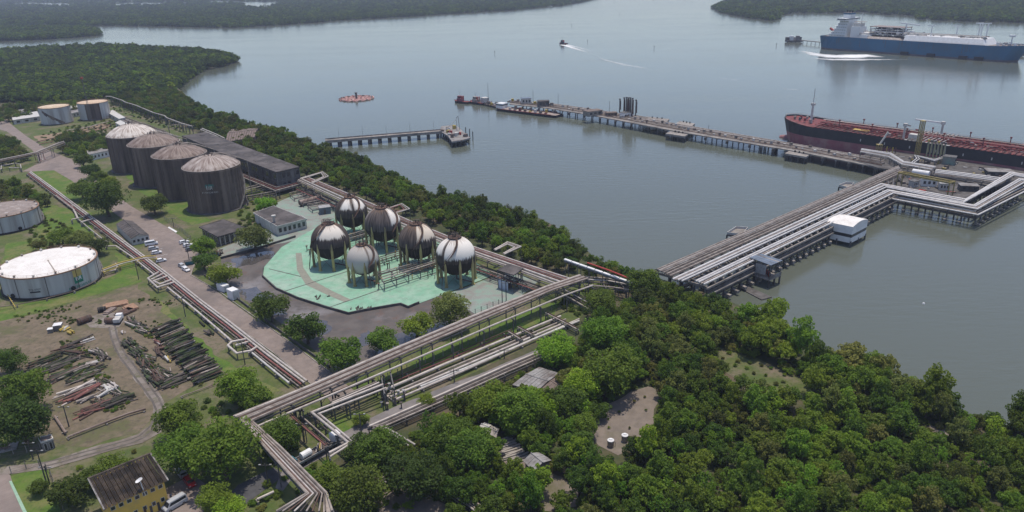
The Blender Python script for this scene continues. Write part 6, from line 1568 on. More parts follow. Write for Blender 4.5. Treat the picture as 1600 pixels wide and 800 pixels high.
# open hut with boat landing
P = [G(*q, 9.0) for q in ((1205,414.5),(1223,407),(1190,399),(1170,404))]; cx = sum(p.x for p in P)/4; cy = sum(p.y for p in P)/4
t = thing('landing_hut', 'open hut with a blue grey tin roof on a landing beside the jetty', 'hut', (cx, cy, 0))
M['roof_blue'] = mat('roof_blue_grey', (.16,.20,.26), (.12,.145,.18), .5, .6, .2)
for k in range(8):
    a, b, c2, d2 = P[0].lerp(P[1], k/8), P[0].lerp(P[1], (k+.97)/8), P[3].lerp(P[2], (k+.97)/8), P[3].lerp(P[2], k/8)
    mb = MB(); zz = .04*(k % 2); mb.v = [(a.x,a.y,9+zz),(b.x,b.y,9+zz),(c2.x,c2.y,9.6+zz),(d2.x,d2.y,9.6+zz),(a.x,a.y,8.9+zz),(b.x,b.y,8.9+zz),(c2.x,c2.y,9.5+zz),(d2.x,d2.y,9.5+zz)]
    mb.f = [(0,1,2,3),(7,6,5,4),(0,4,5,1),(1,5,6,2),(2,6,7,3),(3,7,4,0)]; part('roof_sheet', mb, M['roof_blue'] if k != 5 else M['roof_grey'], t)
for i in range(4):
    for f in (0, .5):
        p = P[i].lerp(P[(i+1) % 4], f).lerp(Vector((cx, cy, 9)), .06); mb = MB(); mb.box((p.x, p.y, 6.1), (.22,.22,5.8)); part('post', mb, M['steel'], t); mpart('pile', pile_me, t, (p.x, p.y, -3.6))
mb = MB(); mb.prism([p.lerp(Vector((cx, cy, 9)), -.02) for p in P], 2.9, 3.3); part('floor', mb, M['conc'], t)
mb = MB(); p, q = P[0], P[1]; mb.beam((p.x,p.y,4.0), (q.x,q.y,4.0), .15, 1.3); part('parapet', mb, M['roof_grey'], t)
mb = MB(); p, q = P[3].lerp(P[0], .35), P[3].lerp(P[0], .8); mb.beam((p.x,p.y,6.4), (q.x,q.y,6.4), .12, 3.6); part('wall_panel', mb, M['steel_light'], t)
mb = MB(); p, q = P[3].lerp(P[0], .06), P[3].lerp(P[0], .33); mb.beam((p.x,p.y,5.4), (q.x,q.y,5.4), .12, 4.2); part('wall_panel', mb, M['conc_dark'], t)
for k in range(5):
    p = P[0].lerp(P[2], .2+.12*k).lerp(P[1], .15); mb = MB(); mb.box((p.x, p.y, 4.2), (.5,.5,1.8)); part('pump', mb, M['red_paint' if k % 2 else Ru], t)
p0 = G(1215,412,6)
t = thing('hose_reel', 'tangle of pale hoses and a yellow reel on the jetty above the hut', 'hose', tuple(G(1214,386,7.4)))
for k in range(4):
    q = G(1211+k*3, 387-k*1.4, 7.6); mb = MB(); mb.tube([(q.x+(1.2+.2*k)*math.cos(a_*.45), q.y+(1.2+.2*k)*math.sin(a_*.45), 7.6+.15*k+.3) for a_ in range(15)], .16, 6); part('hose', mb, M['yellow_paint' if k == 1 else Gp], t)
# slanting slip at the waterline below the hut
mb = MB(); P_ = [G(1152,448,.35), G(1166,446,.35), G(1206,464,.35), G(1190,468,.35)]; mb.prism(P_, -.5, .35); solo('slipway', mb, M['conc_dark'], 'pale concrete slip at the waterline below the landing hut', 'slipway')

# ------------------------------------------------------------------ breakwater trestle to the left of the berth
BA = [(1384,250),(1250,226.5),(1080,197.5),(935,172),(865,162.5),(800,157.5)]; BB = [(1376,262),(1240,235.5),(1062,206),(928,180.5),(858,169),(796,162.5)]
bt = thing('trestle_pier', 'long low pipe trestle running left from the berth across the bay', 'pier', tuple(G(1376,258,0)))
PA, PB = GP(BA, 5), GP(BB, 5)
for i in range(len(PA)-1):
    mb = MB(); mb.prism([PA[i], PA[i+1], PB[i+1], PB[i]], 4.4-.004*i, 5.0-.004*i); part('deck', mb, M['conc'], bt)
for f, r_, mk in ((.12,.3,Gp),(.3,.25,W_),(.45,.3,'roof_brown'),(.62,.25,Gp),(.8,.3,Ru)):
    mb = MB(); mb.tube([a.lerp(b, f)+Vector((0,0,r_+.3)) for a, b in zip(PA, PB)], r_, 6); part('pipe', mb, M[mk], bt)
L = plen(PB); LA_ = plen(PA)
for k in range(int(L/8)):
    p, d = at_len(PB, k*8+2); q, d2 = at_len(PA, (k*8+2)*LA_/L)
    mb = MB(); mb.beam((p.x,p.y,4.0), (q.x,q.y,4.0), .9, .8); part('cross_head', mb, M['conc'], bt)
    for f in (.03, .97): m_ = p.lerp(q, f); mpart('pile', pile_me, bt, (m_.x, m_.y, -2.6))
    if k % 2 == 0: mb = MB(); mb.box((p.x-.4, p.y-.6, 3.4), (1.4, 1.4, 1.8)); part('fender', mb, M['conc_dark'], bt)
mb = MB()
for hh in (.5, 1.0): mb.tube([p+Vector((0,0,hh)) for p in PB], .05, 4, False)
part('handrail', mb, M['steel_light'], bt)
def dolphin(u0, v0, u1, v1, dy, label, z=4.4, group=None):
    P = GP([(u0,v0),(u1,v1),(u1-6,v1+dy),(u0-8,v0+dy)], z); c_ = sum(P, Vector())/4
    t = thing('dolphin_platform', label, 'platform', (c_.x, c_.y, 0), 0, group)
    mb = MB(); mb.prism(P, z-1.1, z); part('deck', mb, M['conc'], t)
    for i in range(4):
        for f in (.05, .35, .65): p = P[i].lerp(P[(i+1) % 4], f).lerp(c_, .06); mpart('pile', pile_me, t, (p.x, p.y, z-7.4))
    for k in range(3): p = P[0].lerp(P[1], .2+.3*k).lerp(c_, .3); mb = MB(); mb.lathe((p.x, p.y, 0), [(.5,z),(.35,z+.8),(.6,z+1)], 10, True); part('bollard', mb, M['black'], t)
dolphin(1234,235.5,1266,241,4,'mooring dolphin below the trestle near the tanker bow')
dolphin(1048,204.5,1076,209,4,'mooring dolphin below the middle of the trestle')
dolphin(1010,182,1046,186,6,'separate loading platform beyond the trestle')
dolphin(1062,189,1086,193,5,'reddish landing beyond the middle of the trestle')
dolphin(1194,220.5,1216,223,3,'mooring dolphin beyond the trestle near the tanker bow')
rack('footbridge', 'narrow footbridge from the trestle to the separate platform', [(976,177),(1012,183)], [(974,179),(1010,185)], 5, [(.5,.3,Gp,0)], 8, -1, cat='bridge', deck=(0,1,'conc'))
block('pump_house', 'brown roofed pump house on the trestle', 926, 180, 5, 13, 7, 3.6, .5, 'conc', 'roof_brown', 'building')
block('pump_house', 'blue white block house below the row of tall arms', 979, 186, 3, 9, 5, 5.2, .45, 'white', 'steel', 'building')
block('pump_house', 'low brown shed left of the tall arms', 955, 181, 5, 8, 4, 2.6, .2, 'roof_brown', 'roof_brown', 'building')
block('pump_house', 'dark roofed canopy house at the left end of the trestle', 849, 166, 5, 9, 6, 4.4, .1, 'conc_dark', 'roof_dark', 'building')
block('pump_house', 'pale house with a bluish roof near the trestle end', 822, 162, 5, 8, 6, 4.6, .1, 'offwhite', 'roof_blue', 'building')
for k, (u, v, tv) in enumerate(((968,176,155),(974.5,180,153),(978,181,152.5),(981,181.5,153),(984,182,153),(987.5,182.5,154),(993,181,156.5))):
    p = G(u, v, 5); zt = height_at(p, tv); t = thing('loading_arm', 'tall rusty loading arm upright in the row on the trestle', 'loading arm', tuple(p), 0, 'tall arms on the trestle')
    mb = MB(); mb.tube([(p.x, p.y, 5), (p.x, p.y, zt)], .5, 8, True, .35); part('riser', mb, M[Ru if k % 2 else 'steel'], t)
    mb = MB(); mb.tube([(p.x+.9, p.y+.8, 7), (p.x+.7, p.y+.5, zt-1)], .35, 8); part('outboard_arm', mb, M['roof_brown'], t)
    mb = MB(); mb.box((p.x, p.y, zt), (1.3, 1.0, .9)); part('pulley', mb, M['steel'], t)
for u, v, tv, lab in ((872,168,146,'tall mast on the trestle left of the pump house'),(952,180,158,'mast between the pump house and the tall arms'),(763,158,130,'tallest mast among the moored barges'),(833,163,140,'thin mast at the left trestle end'),(1107,203,195,'short mast on the trestle before the tanker')):
    pole(u, v, tv, lab, False, 'steel', 'masts on the trestle')
for k in range(60):
    q, d2 = at_len(PA, 12+k*(LA_-60)/60); p, d = at_len(PB, (12+k*(LA_-60)/60)*L/LA_); m_ = q.lerp(p, .25+.5*rng.random())
    mb = MB(); mb.box((m_.x, m_.y, 5.5+.3*(k % 3)), (1.6, 1.1, .9+.5*(k % 3)), rng.random()*3); part('pipe_support', mb, M[('steel','conc','offwhite','roof_brown','steel_light')[k % 5]], bt)
# barges and boats at the trestle end
def hull(name, label, u0, v0, u1, v1, beam, free, mh, md, cat='boat', group=None, bow=.18, keel=-1.0, flare=.15, rz_extra=0):
    A, B = G(u0, v0, 0), G(u1, v1, 0); ax = (B-A); L = ax.length; ang = math.atan2(ax.y, ax.x)
    t = thing(name, label, cat, (A.x, A.y, 0), ang, group); n = 12; mb = MB(); mdk = MB()
    st = []
    for i in range(n+1):
        s = i/n; wl = beam/2*(min(1, (s/bow))**.6 if s < bow else (1-.12*max(0, (s-.92)/.08)))
        sh = free*(1+.5*max(0, 1-s/.25)**2); x = s*L; st.append((x, wl, sh))
    for x, wl, sh in st: mb.v += [(x+(.06*L if x == 0 else 0), -wl*(1-flare), keel), (x, -wl, sh), (x, wl, sh), (x+(.06*L if x == 0 else 0), wl*(1-flare), keel)]
    for i in range(n):
        b = i*4
        mb.f += [(b, b+4, b+5, b+1), (b+2, b+6, b+7, b+3), (b+3, b+7, b+4, b)]
    mb.f += [(0,1,2,3), (n*4+3, n*4+2, n*4+1, n*4)]
    part('hull', mb, M[mh], t, False)
    for i, (x, wl, sh) in enumerate(st): mdk.v += [(x, -wl*.97, sh-.25), (x, wl*.97, sh-.25)]
    for i in range(n): mdk.f.append((2*i, 2*i+2, 2*i+3, 2*i+1))
    part('deck', mdk, M[md], t, False)
    return t, L
def lbox(t, name, x, y, z, sx, sy, sz, m): mb = MB(); mb.box((x, y, z+sz/2), (sx, sy, sz)); return part(name, mb, M[m], t, False)
def lcyl(t, name, x, y, z0, z1, r_, m, n=10): mb = MB(); mb.tube([(x, y, z0), (x, y, z1)], r_, n); return part(name, mb, M[m], t, False)
M['hull_black'] = mat('hull_black', (.018,.019,.024), (.03,.03,.034), .3, .5)
M['hull_red'] = mat('hull_red', (.28,.085,.10), (.22,.075,.09), .15, .6, c3=(.30,.16,.15), scale3=.12)
M['deck_red'] = mat('deck_red', (.26,.055,.055), (.16,.042,.042), .35, .75, c3=(.10,.05,.05), scale3=.5)
M['hull_grey'] = mat('hull_grey', (.09,.10,.11), (.06,.065,.07), .4, .6)
def tug(label, u0, v0, u1, v1, beam, group, mh='hull_black', sup='offwhite', mast=True, fun='red_paint'):
    t, L = hull('tugboat', label, u0, v0, u1, v1, beam, 1.8, mh, 'deck_red', 'tug', group, .3)
    lbox(t, 'deckhouse', L*.4, 0, 1.6, L*.34, beam*.6, 2.4, sup); lbox(t, 'wheelhouse', L*.36, 0, 4.0, L*.18, beam*.5, 2.2, sup)
    lbox(t, 'window_band', L*.36, 0, 4.9, L*.185, beam*.51, .8, 'glass'); lcyl(t, 'funnel', L*.55, beam*.18, 3.9, 6.2, .6, fun); lcyl(t, 'funnel', L*.55, -beam*.18, 3.9, 6.2, .6, fun)
    if mast: lcyl(t, 'mast', L*.38, 0, 6, 10.5, .12, 'steel_light', 6)
    for k in range(5): mb = MB(); mb.lathe((0,0,0), [(.35,-.2),(.55,0),(.35,.2)], 8); mpart('tyre_fender', mb.mesh('fender', M['black']), t, (0,0,0)).matrix_local = Matrix.Translation((L*(.25+.15*k), -beam/2-.1, .9)) @ Matrix.Rotation(math.pi/2, 4, 'X')
    return t
tug('small black tug with a reddish cabin at the far left of the moored boats', 710, 160, 734, 162, 6, 'boats moored at the trestle end', sup='hull_red')
tug('black tug with pink deck gear, second of the moored boats', 735, 161, 758, 164, 7, 'boats moored at the trestle end', sup='dome_pale')
t, L = hull('barge', 'dark barge with a cluttered deck, middle of the moored boats', 750, 161, 790, 171, 8, 1.6, 'hull_black', 'roof_brown', 'barge', None, .1)
for k in range(14): lbox(t, 'deck_gear', L*(.12+.06*k), (-1)**k*1.8, 1.4, 2.2, 1.6, 1+.8*(k % 3), ('roof_brown','offwhite','yellow_paint','steel','dome_pale')[k % 5])
lbox(t, 'deckhouse', L*.2, 0, 1.4, 6, 5, 4.5, 'offwhite')
t, L = hull('barge', 'long barge with red hull rim and pink deck moored along the trestle', 775, 171, 874, 183, 11, 2.0, 'hull_black', 'dome_pale', 'barge', None, .08)
lbox(t, 'deckhouse', L*.1, 0, 1.8, 7, 7, 4.2, 'white'); lbox(t, 'window_band', L*.1, 0, 4.4, 7.1, 7.1, .8, 'glass')
for k in range(16): lbox(t, 'deck_gear', L*(.22+.04*k), (-1)**k*2.2, 1.8, 1.8, 1.6, .8+.9*(k % 3), ('deck_red','offwhite','roof_brown','steel','yellow_paint')[k % 5])
for s in (-1, 1): mb = MB(); mb.tube([(L*.15, s*5.3, 2.0), (L*.93, s*5.3, 2.0)], .35, 6); part('rubbing_strake', mb, M['deck_red'], t, False)
t, L = hull('motor_boat', 'grey white motor boat at the stern of the long barge', 856, 176, 877, 182, 5, 1.3, 'hull_grey', 'offwhite', 'boat', None, .35)
lbox(t, 'cabin', L*.45, 0, 1.1, 5, 3, 1.6, 'white'); lbox(t, 'windscreen', L*.4, 0, 1.9, 4.8, 3.05, .5, 'glass')
for k in range(24):
    f = k/24; p = G(795+f*70, 159+f*6.5, 5); mb = MB(); mb.box((p.x, p.y+rng.uniform(-2,2), 5.2+.5*(k % 3)), (2.2, 1.6, 1+.9*(k % 3)), rng.random())
    solo('deck_crate', mb, M[('roof_brown','offwhite','yellow_paint','steel','dome_pale','conc')[k % 6]], 'small crate or gear box on the left end of the trestle', 'crate', 'gear on the trestle end')

# ------------------------------------------------------------------ small pier on the left
sp_ = thing('concrete_pier', 'narrow concrete pier on piers reaching from the left shore into the bay', 'pier', tuple(G(520,222,0)))
A, B = GP([(508,218),(600,210.5),(692,203)], 4.2), GP([(508,221.5),(600,213.8),(693,206.2)], 4.2)
mb = MB(); mb.prism([A[0], A[2], B[2], B[0]], 3.2, 4.2); part('deck', mb, M['conc'], sp_)
for k in range(12):
    p, q = A[0].lerp(A[2], (k+.4)/12), B[0].lerp(B[2], (k+.4)/12); c_ = (p+q)/2; mb = MB(); mb.box((c_.x, c_.y, 1.1), (1.6, (p-q).length*.9, 4.2)); part('pier_leg', mb, M['conc_dark'], sp_)
for P in (A, B):
    mb = MB(); mb.beam(P[0]+Vector((0,0,.4)), P[2]+Vector((0,0,.4)), .2, .8); part('parapet', mb, M['conc'], sp_)
P = GP([(686,204),(690,197),(712,195),(735,215),(722,219),(706,221),(700,212)], 4.4); c_ = sum(P, Vector())/len(P)
t = thing('pier_head', 'cluttered pier head platform with pale deck at the end of the narrow pier', 'platform', (c_.x, c_.y, 0))
mb = MB(); mb.prism(P, 3.4, 4.4); part('deck', mb, M['roof_grey'], t)
for i in range(7):
    for f in (.1, .6): p = P[i].lerp(P[(i+1) % 7], f).lerp(c_, .05); mpart('pile', pile_me, t, (p.x, p.y, -3))
for k in range(12):
    p = P[k % 7].lerp(c_, .25+.5*((k*37) % 10)/10); mb = MB(); mb.box((p.x, p.y, 5+.3*(k % 3)), (2.4, 1.8, 1.3+.6*(k % 3)), k); part('deck_gear', mb, M[('roof_brown','offwhite','yellow_paint','conc','dome_pale')[k % 5]], t)
p = G(714,203,4.4); zt = height_at(p, 184); t = thing('derrick', 'small two legged derrick on the pier head', 'crane', tuple(p))
for a, b in (((p.x,p.y,4.4),(p.x,p.y,zt)), ((p.x+2,p.y,4.4),(p.x+1.2,p.y,zt+1)), ((p.x,p.y,zt-1),(p.x-6,p.y-1,7)), ((p.x-.2,p.y+2,4.4),(p.x,p.y,zt-1.5))):
    mb = MB(); mb.tube([a, b], .16, 6); part('spar', mb, M['offwhite' if a[0] == p.x else Ru], t)
mb = MB(); mb.beam((p.x, p.y, zt), (p.x+1.2, p.y, zt+1), .3, .3); part('cross_beam', mb, M['steel'], t)
tug('small brown work boat at the near side of the pier head', 696, 215, 712, 221, 4, 'boats at the pier head', 'hull_grey', 'roof_brown', False)
tug('small pale work boat right at the pier head', 704, 222, 732, 219, 3.5, 'boats at the pier head', 'hull_black', 'offwhite', False)
for u, v in ((728,212),(734,214.5),(739,219)):
    p = G(u, v, 0); mb = MB(); mb.tube([(p.x,p.y,-2),(p.x,p.y,6)], .3, 8); solo('mooring_pile', mb, M['pipe_dark'], 'single dark mooring pile beside the pier head', 'pile', 'mooring piles by the pier head')
for k in range(5):
    p = G(530+k*37, 217.5-k*3, 4.2); zt = 11; mb = MB(); mb.tube([(p.x,p.y,4.2),(p.x,p.y,zt)], .1, 6); solo('lamp_post', mb, M['steel_light'], 'thin lamp post on the narrow pier', 'lamp post', 'lamp posts of the narrow pier')

# ------------------------------------------------------------------ reddish wreck ring out in the bay
M['wreck_pink'] = mat('wreck_pink', (.46,.24,.21), (.36,.18,.16), .3, .9); M['wreck_rose'] = mat('wreck_rose', (.55,.36,.32), (.4,.25,.22), .3, .9)
c_ = G(557,154.5,0); t = thing('wreck_ring', 'oval ring of rusty red floating sections round a grey post in the bay', 'floating ring', (c_.x, c_.y, 0))
rx = 26/PXM(c_)
for k in range(40):
    a = 2*math.pi*k/40; b = 2*math.pi*(k+.92)/40; ry = rx*1.05; j = 1+.04*math.sin(k*2.7)
    mb = MB(); mb.tube([(c_.x+rx*j*math.cos(a), c_.y+ry*j*math.sin(a), .2), (c_.x+rx*j*math.cos(b), c_.y+ry*j*math.sin(b), .2+.5*abs(math.sin(k*1.7)))], .65, 6); part('section', mb, M[('wreck_pink','wreck_rose','roof_brown')[k % 3]], t)
for k in range(60):
    a = k*2.4; rr_ = rx*.9*math.sqrt((k+.5)/60); mb = MB(); mb.box((c_.x+rr_*math.cos(a), c_.y+rr_*math.sin(a), .1), (3.6, 1.8, .6), k*.7); part('debris', mb, M[('wreck_pink','wreck_rose','wreck_pink')[k % 3]], t)
mb = MB(); mb.tube([(c_.x, c_.y, -1), (c_.x, c_.y, 5.4)], .9, 10); part('post', mb, M['conc_dark'], t)
mb = MB(); mb.box((c_.x, c_.y, 5.5), (2.4, 2.0, .7)); part('post_head', mb, M['conc_dark'], t)
# channel markers
for k, (u, v) in enumerate(((773,84),(812,40),(866,22),(918,66),(893,40),(968,22),(1022,76),(960,4),(1021,2),(1213,72),(384,44),(1081,4))):
    p = G(u, v, 0); t = thing('channel_marker', 'tiny dark channel marker standing in the bay', 'buoy', tuple(p), 0, 'channel markers in the bay')
    mb = MB(); mb.tube([(p.x,p.y,-1),(p.x,p.y,3)], .25, 6); part('post', mb, M['pipe_dark'], t)
    mb = MB(); mb.box((p.x,p.y,3.2), (1.0,1.0,1.0)); part('head', mb, M['pipe_dark'], t)
p = G(1443,475,0); mb = MB(); mb.lathe((p.x,p.y,0), [(.05,-.3),(.45,0),(.35,.4),(.05,.6)], 12); solo('float_ball', mb, M['white'], 'small white float on the near water', 'buoy')

# ------------------------------------------------------------------ tanker
def ship_hull(t, L, Bm, zd, zs, zk, mats, fore, aft, rake=6, bulb=0, sheer=3.5, splits=None):
    # stations from bow (x = 0) to stern (x = L); bands of the side up to zd (+ sheer at the bow)
    n = 28; bands = [zk] + list(splits or []) + [None]
    def half(s, z):
        fz = max(0, min(1, (z-zk)/(zd-zk)))
        if s < fore: return Bm/2*max(.0, 1-(1-s/fore)**2)**(.62-.2*fz)
        if s > 1-aft: e = (s-(1-aft))/aft; return Bm/2*(1-.42*e*e*(1.15-fz))
        return Bm/2
    for bi in range(len(bands)-1):
        mb = MB(); m = n+1
        for side in (-1, 1):
            b0 = len(mb.v)
            for i in range(n+1):
                s = (i/n)**1.25; top = zd+sheer*max(0, 1-s/.13)**1.3
                for z_ in (bands[bi], bands[bi+1] if bands[bi+1] is not None else top):
                    fz = (z_-zk)/(zd-zk); x = s*L + rake*(1-fz)*max(0, 1-s/.12) - 0
                    mb.v.append((x, side*half(s, z_), z_))
            for i in range(n):
                q = (b0+2*i, b0+2*i+2, b0+2*i+3, b0+2*i+1); mb.f.append(q if side < 0 else q[::-1])
            if side > 0: mb.f.append((b0-2, 2*m*2-2, 2*m*2-1, b0-1))
        part(mats[bi][0], mb, M[mats[bi][1]], t, False)
    mb = MB()
    for i in range(n+1):
        s = (i/n)**1.25; top = zd+sheer*max(0, 1-s/.13)**1.3
        mb.v += [(s*L+.1, -half(s, zd)*.99, top-.9), (s*L+.1, half(s, zd)*.99, top-.9)]
    for i in range(n): mb.f.append((2*i, 2*i+2, 2*i+3, 2*i+1))
    part('deck', mb, M[mats[-1][1]] if len(mats) > len(bands)-1 else M['deck_red'], t, False)
A, B = G(1245,195.5,12.6), G(1600,244,12.6)                       # near deck edge
ax = (B-A).normalized(); nrm = Vector((-ax.y, ax.x, 0)); nrm = nrm if nrm.y > 0 else -nrm
Bm = 31.0; bow = A + nrm*Bm/2 - ax*20; ang = math.atan2(ax.y, ax.x)
q = G(1217,182,15.6); bow = bow + ax*((q-bow).dot(ax))
t = thing('tanker_ship', 'large oil tanker with red deck, black hull and red waterline moored at the berth', 'ship', (bow.x, bow.y, 0), ang)
L = 186
ship_hull(t, L, Bm, 12.6, 0, -3, [('lower_hull','hull_red'),('upper_hull','hull_black'),('deck','deck_red')], .15, .12, 4, 0, 2.6, [6.4])
tk = t
mb = MB(); mb.tube([(-2.5, 0, -1), (1.5, 0, -.2), (9, 0, -.6)], 2.3, 10); part('bulbous_bow', mb, M['hull_red'], t, False)
zd = 11.7
for k in range(46):                                             # deck stiffeners, the ribs across the red deck
    x = 26+k*2.8; mb = MB(); hw = 14.6
    if 84 < x < 92: continue
    mb.beam((x, -hw, zd+.45), (x, hw, zd+.45), .35, .9); part('deck_rib', mb, M['deck_red'], t, False)
for y, r_, z_, mk in ((-1.6,.4,1.9,'deck_red'),(-.6,.35,2.0,'deck_red'),(.5,.4,1.9,'dome_pale'),(1.5,.35,2.0,'deck_red'),(4.5,.3,1.4,'dome_pale'),(-4.5,.3,1.4,'deck_red'),(9,.25,1.3,'deck_red'),(-9,.25,1.3,'deck_red')):
    mb = MB(); mb.tube([(24, y, zd+z_), (152, y, zd+z_)], r_, 6); part('cargo_line', mb, M[mk], t, False)
mb = MB(); mb.box((88, 2.6, zd+3.0), (128, 1.4, .2)); part('catwalk', mb, M['dome_pale'], t, False)
for k in range(22):
    mb = MB(); mb.box((26+k*6, 2.6, zd+1.4), (.25, 1.6, 3)); part('catwalk_post', mb, M['deck_red'], t, False)
for y in (-15.0, 15.0):
    mb = MB(); mb.tube([(20, y, zd+1.9), (160, y, zd+1.9)], .06, 4, False); mb.tube([(20, y, zd+1.3), (160, y, zd+1.3)], .06, 4, False); part('rail', mb, M['dome_pale'], t, False)
for k in range(12):
    x = 34+k*10; s = (-1)**k
    mb = MB(); mb.lathe((x, s*7, 0), [(.9,zd),(.9,zd+2.2),(1.1,zd+2.3),(.1,zd+2.6)], 10); part('tank_hatch', mb, M['deck_red'], t, False)
    mb = MB(); mb.tube([(x+4, -s*6, zd), (x+4, -s*6, zd+5.2)], .25, 6); mb.box((x+4, -s*6, zd+5.4), (.9,.9,.8)); part('vent_mast', mb, M['deck_red'], t, False)
for k in range(9):
    x = 82+k*2.2; mb = MB(); mb.tube([(x, -14, zd+1.7), (x, 14, zd+1.7)], .32, 8); mb.tube([(x, -14, zd+1.7), (x, -14.6, zd+.9)], .4, 8); part('manifold_pipe', mb, M['dome_pale' if k % 2 else 'steel_light'], t, False)
mb = MB(); mb.box((92, -13.5, zd+.5), (24, 3, .5)); part('drip_tray', mb, M['steel_light'], t, False)
for k in range(90):
    x, y = 28+rng.random()*128, rng.uniform(-13.5, 13.5); h_ = rng.uniform(.8, 2.4); mb = MB()
    if k % 3: mb.box((x, y, zd+h_/2), (rng.uniform(.5,2), rng.uniform(.5,1.4), h_))
    else: mb.tube([(x, y, zd+h_), (x+rng.uniform(3,7), y+rng.uniform(-1,1), zd+h_)], .22, 5)
    part('deck_fitting', mb, M[('deck_red','dome_pale','deck_red','steel_light','dome_rust')[k % 5]], t, False)
# foremast, hose cranes, forecastle gear
mb = MB(); mb.tube([(17, 0, 12), (17, 0, 25)], .9, 10, True, .6); part('foremast', mb, M['offwhite'], t, False)
mb = MB(); mb.box((17, 0, 24), (2.2, 2.2, 1.4)); part('mast_head', mb, M['offwhite'], t, False)
mb = MB(); mb.tube([(17, 0, 25), (17, 0, 34)], .16, 6); mb.beam((17, -2.4, 28), (17, 2.4, 28), .15, .15); part('mast_pole', mb, M['steel_light'], t, False)
for x, y, s in ((78, -10, 0), (92, 9, 1)):
    mb = MB(); mb.tube([(x, y, zd), (x, y, zd+8)], .6, 10); part('crane_post', mb, M['offwhite'], t, False)
    mb = MB(); mb.box((x, y, zd+8.4), (2.0, 1.8, 1.7)); part('crane_cab', mb, M['offwhite'], t, False)
    mb = MB()
    if s: mb.beam((x, y, zd+8.4), (x-15, y-1, zd+8.8), .8, .8); part('crane_boom', mb, M['white'], t, False)
    else: mb.beam((x, y, zd+8.4), (x-2, y+14, zd+5.4), .7, .7); part('crane_boom', mb, M['dome_pale'], t, False)
mb = MB(); mb.box((84, -11, zd+2), (5, 4, 4)); part('deck_house', mb, M['offwhite'], t, False)
mb = MB(); mb.box((52, -6, zd+1.2), (9, 5, .5)); part('yellow_hatch', mb, M['yellow_paint'], t, False)
for k in range(8):
    x, y = 5+1.9*k, (-1)**k*(2.0+.35*k); mb = MB(); mb.lathe((x, y, 0), [(.8,13.4),(.8,15.2),(.3,15.4)], 8, True); part('windlass', mb, M[('steel','dome_pale','deck_red')[k % 3]], t, False)
mb = MB(); mb.tube([(-.1,0,15.9),(4,-9.3,15.2),(10,-12.6,14.3),(20,-15,13.2)], .12, 5, False); mb.tube([(-.1,0,15.9),(4,9.3,15.2),(10,12.6,14.3),(20,15,13.2)], .12, 5, False); part('bulwark_rail', mb, M['dome_pale'], t, False)
mb = MB(); mb.box((166, 0, zd+9), (18, 28, 18)); part('accommodation', mb, M['white'], t, False)
mb = MB(); mb.box((163, 0, zd+19.4), (9, 34, 2.8)); part('bridge', mb, M['white'], t, False)
mb = MB(); mb.box((160, 0, zd+19.6), (3.2, 34.2, 1.1)); part('bridge_windows', mb, M['glass'], t, False)
mb = MB(); mb.box((178, 0, zd+11), (6, 8, 22)); part('funnel', mb, M['deck_red'], t, False)
for k in range(7): mb = MB(); mb.box((56+k*14, -15.56, 8.8), (.5, .12, 1.4)); part('draft_mark', mb, M['offwhite'], t, False)

# ------------------------------------------------------------------ gas carrier
M['hull_blue'] = mat('hull_blue', (.018,.125,.235), (.015,.10,.19), .05, .5, c3=(.03,.10,.16), scale3=.03)
M['hull_streak'] = mat('hull_streak', (.04,.09,.14), (.07,.09,.11), .3, .7)
M['hull_boot'] = mat('hull_boot', (.10,.075,.09), (.13,.12,.12), .05, .7)
A, B = G(1588,96,0), G(1290,74.5,0); ax = (B-A).normalized(); nrm = Vector((-ax.y, ax.x, 0)); nrm = nrm if nrm.y > 0 else -nrm
ang = math.atan2(ax.y, ax.x); Bm = 36.0; bow = A - ax*9
L = (G(1286,75,0)-bow).dot(ax)
t = thing('gas_carrier', 'blue hulled gas carrier ship with white superstructure at the far jetty', 'ship', (bow.x, bow.y, 0), ang)
HZ = min(21, max(14, height_at(G(1445,90,0), 67)))
mirror = (ax.x < 0)
ship_hull(t, L, Bm, HZ, 0, -3, [('boot_top','hull_boot'),('blue_hull','hull_blue'),('deck','pipe_grey')], .13, .09, 9, 0, 1.5, [1.8])
S = -1 if nrm.dot(Vector((-math.sin(ang), math.cos(ang), 0))) > 0 else 1       # local y sign of the side seen by the camera
zd = HZ-.9
# trunk deck (white), long
def trunk(name, x0, x1, hw, hh, m):
    mb = MB(); mb.v = [(x0+4,-hw,zd),(x1,-hw,zd),(x1,hw,zd),(x0+4,hw,zd),(x0,-hw*.8,zd+hh),(x1,-hw*.8,zd+hh),(x1,hw*.8,zd+hh),(x0,hw*.8,zd+hh)]
    mb.v[4] = (x0+8,-hw*.8,zd+hh); mb.v[7] = (x0+8,hw*.8,zd+hh); mb.f = [(3,2,1,0),(4,5,6,7),(0,1,5,4),(1,2,6,5),(2,3,7,6),(3,0,4,7)]; return part(name, mb, M[m], t, False)
trunk('trunk_deck', L*.14, L*.54, 17, 7.0, 'white')
trunk('trunk_deck', L*.545, L*.74, 15, 2.6, 'pipe_grey')
def sb(name, fx, fy, z0, sx, sy, sz, m): mb = MB(); mb.box((L*fx, fy*S*1.0, zd+z0+sz/2), (sx, sy, sz)); return part(name, mb, M[m], t, False)
for k in range(46):
    x, y = L*(.16+.37*rng.random()), rng.uniform(-12, 12); h_ = rng.uniform(.8, 2.6); mb = MB()
    if k % 3: mb.box((x, y, zd+7+h_/2), (rng.uniform(1,4), rng.uniform(1,3), h_))
    else: mb.tube([(x, y, zd+7.6), (x+rng.uniform(4,12), y, zd+7.6)], .4, 5)
    part('trunk_fitting', mb, M[('pipe_grey','steel_light','offwhite','roof_grey')[k % 4]], t, False)
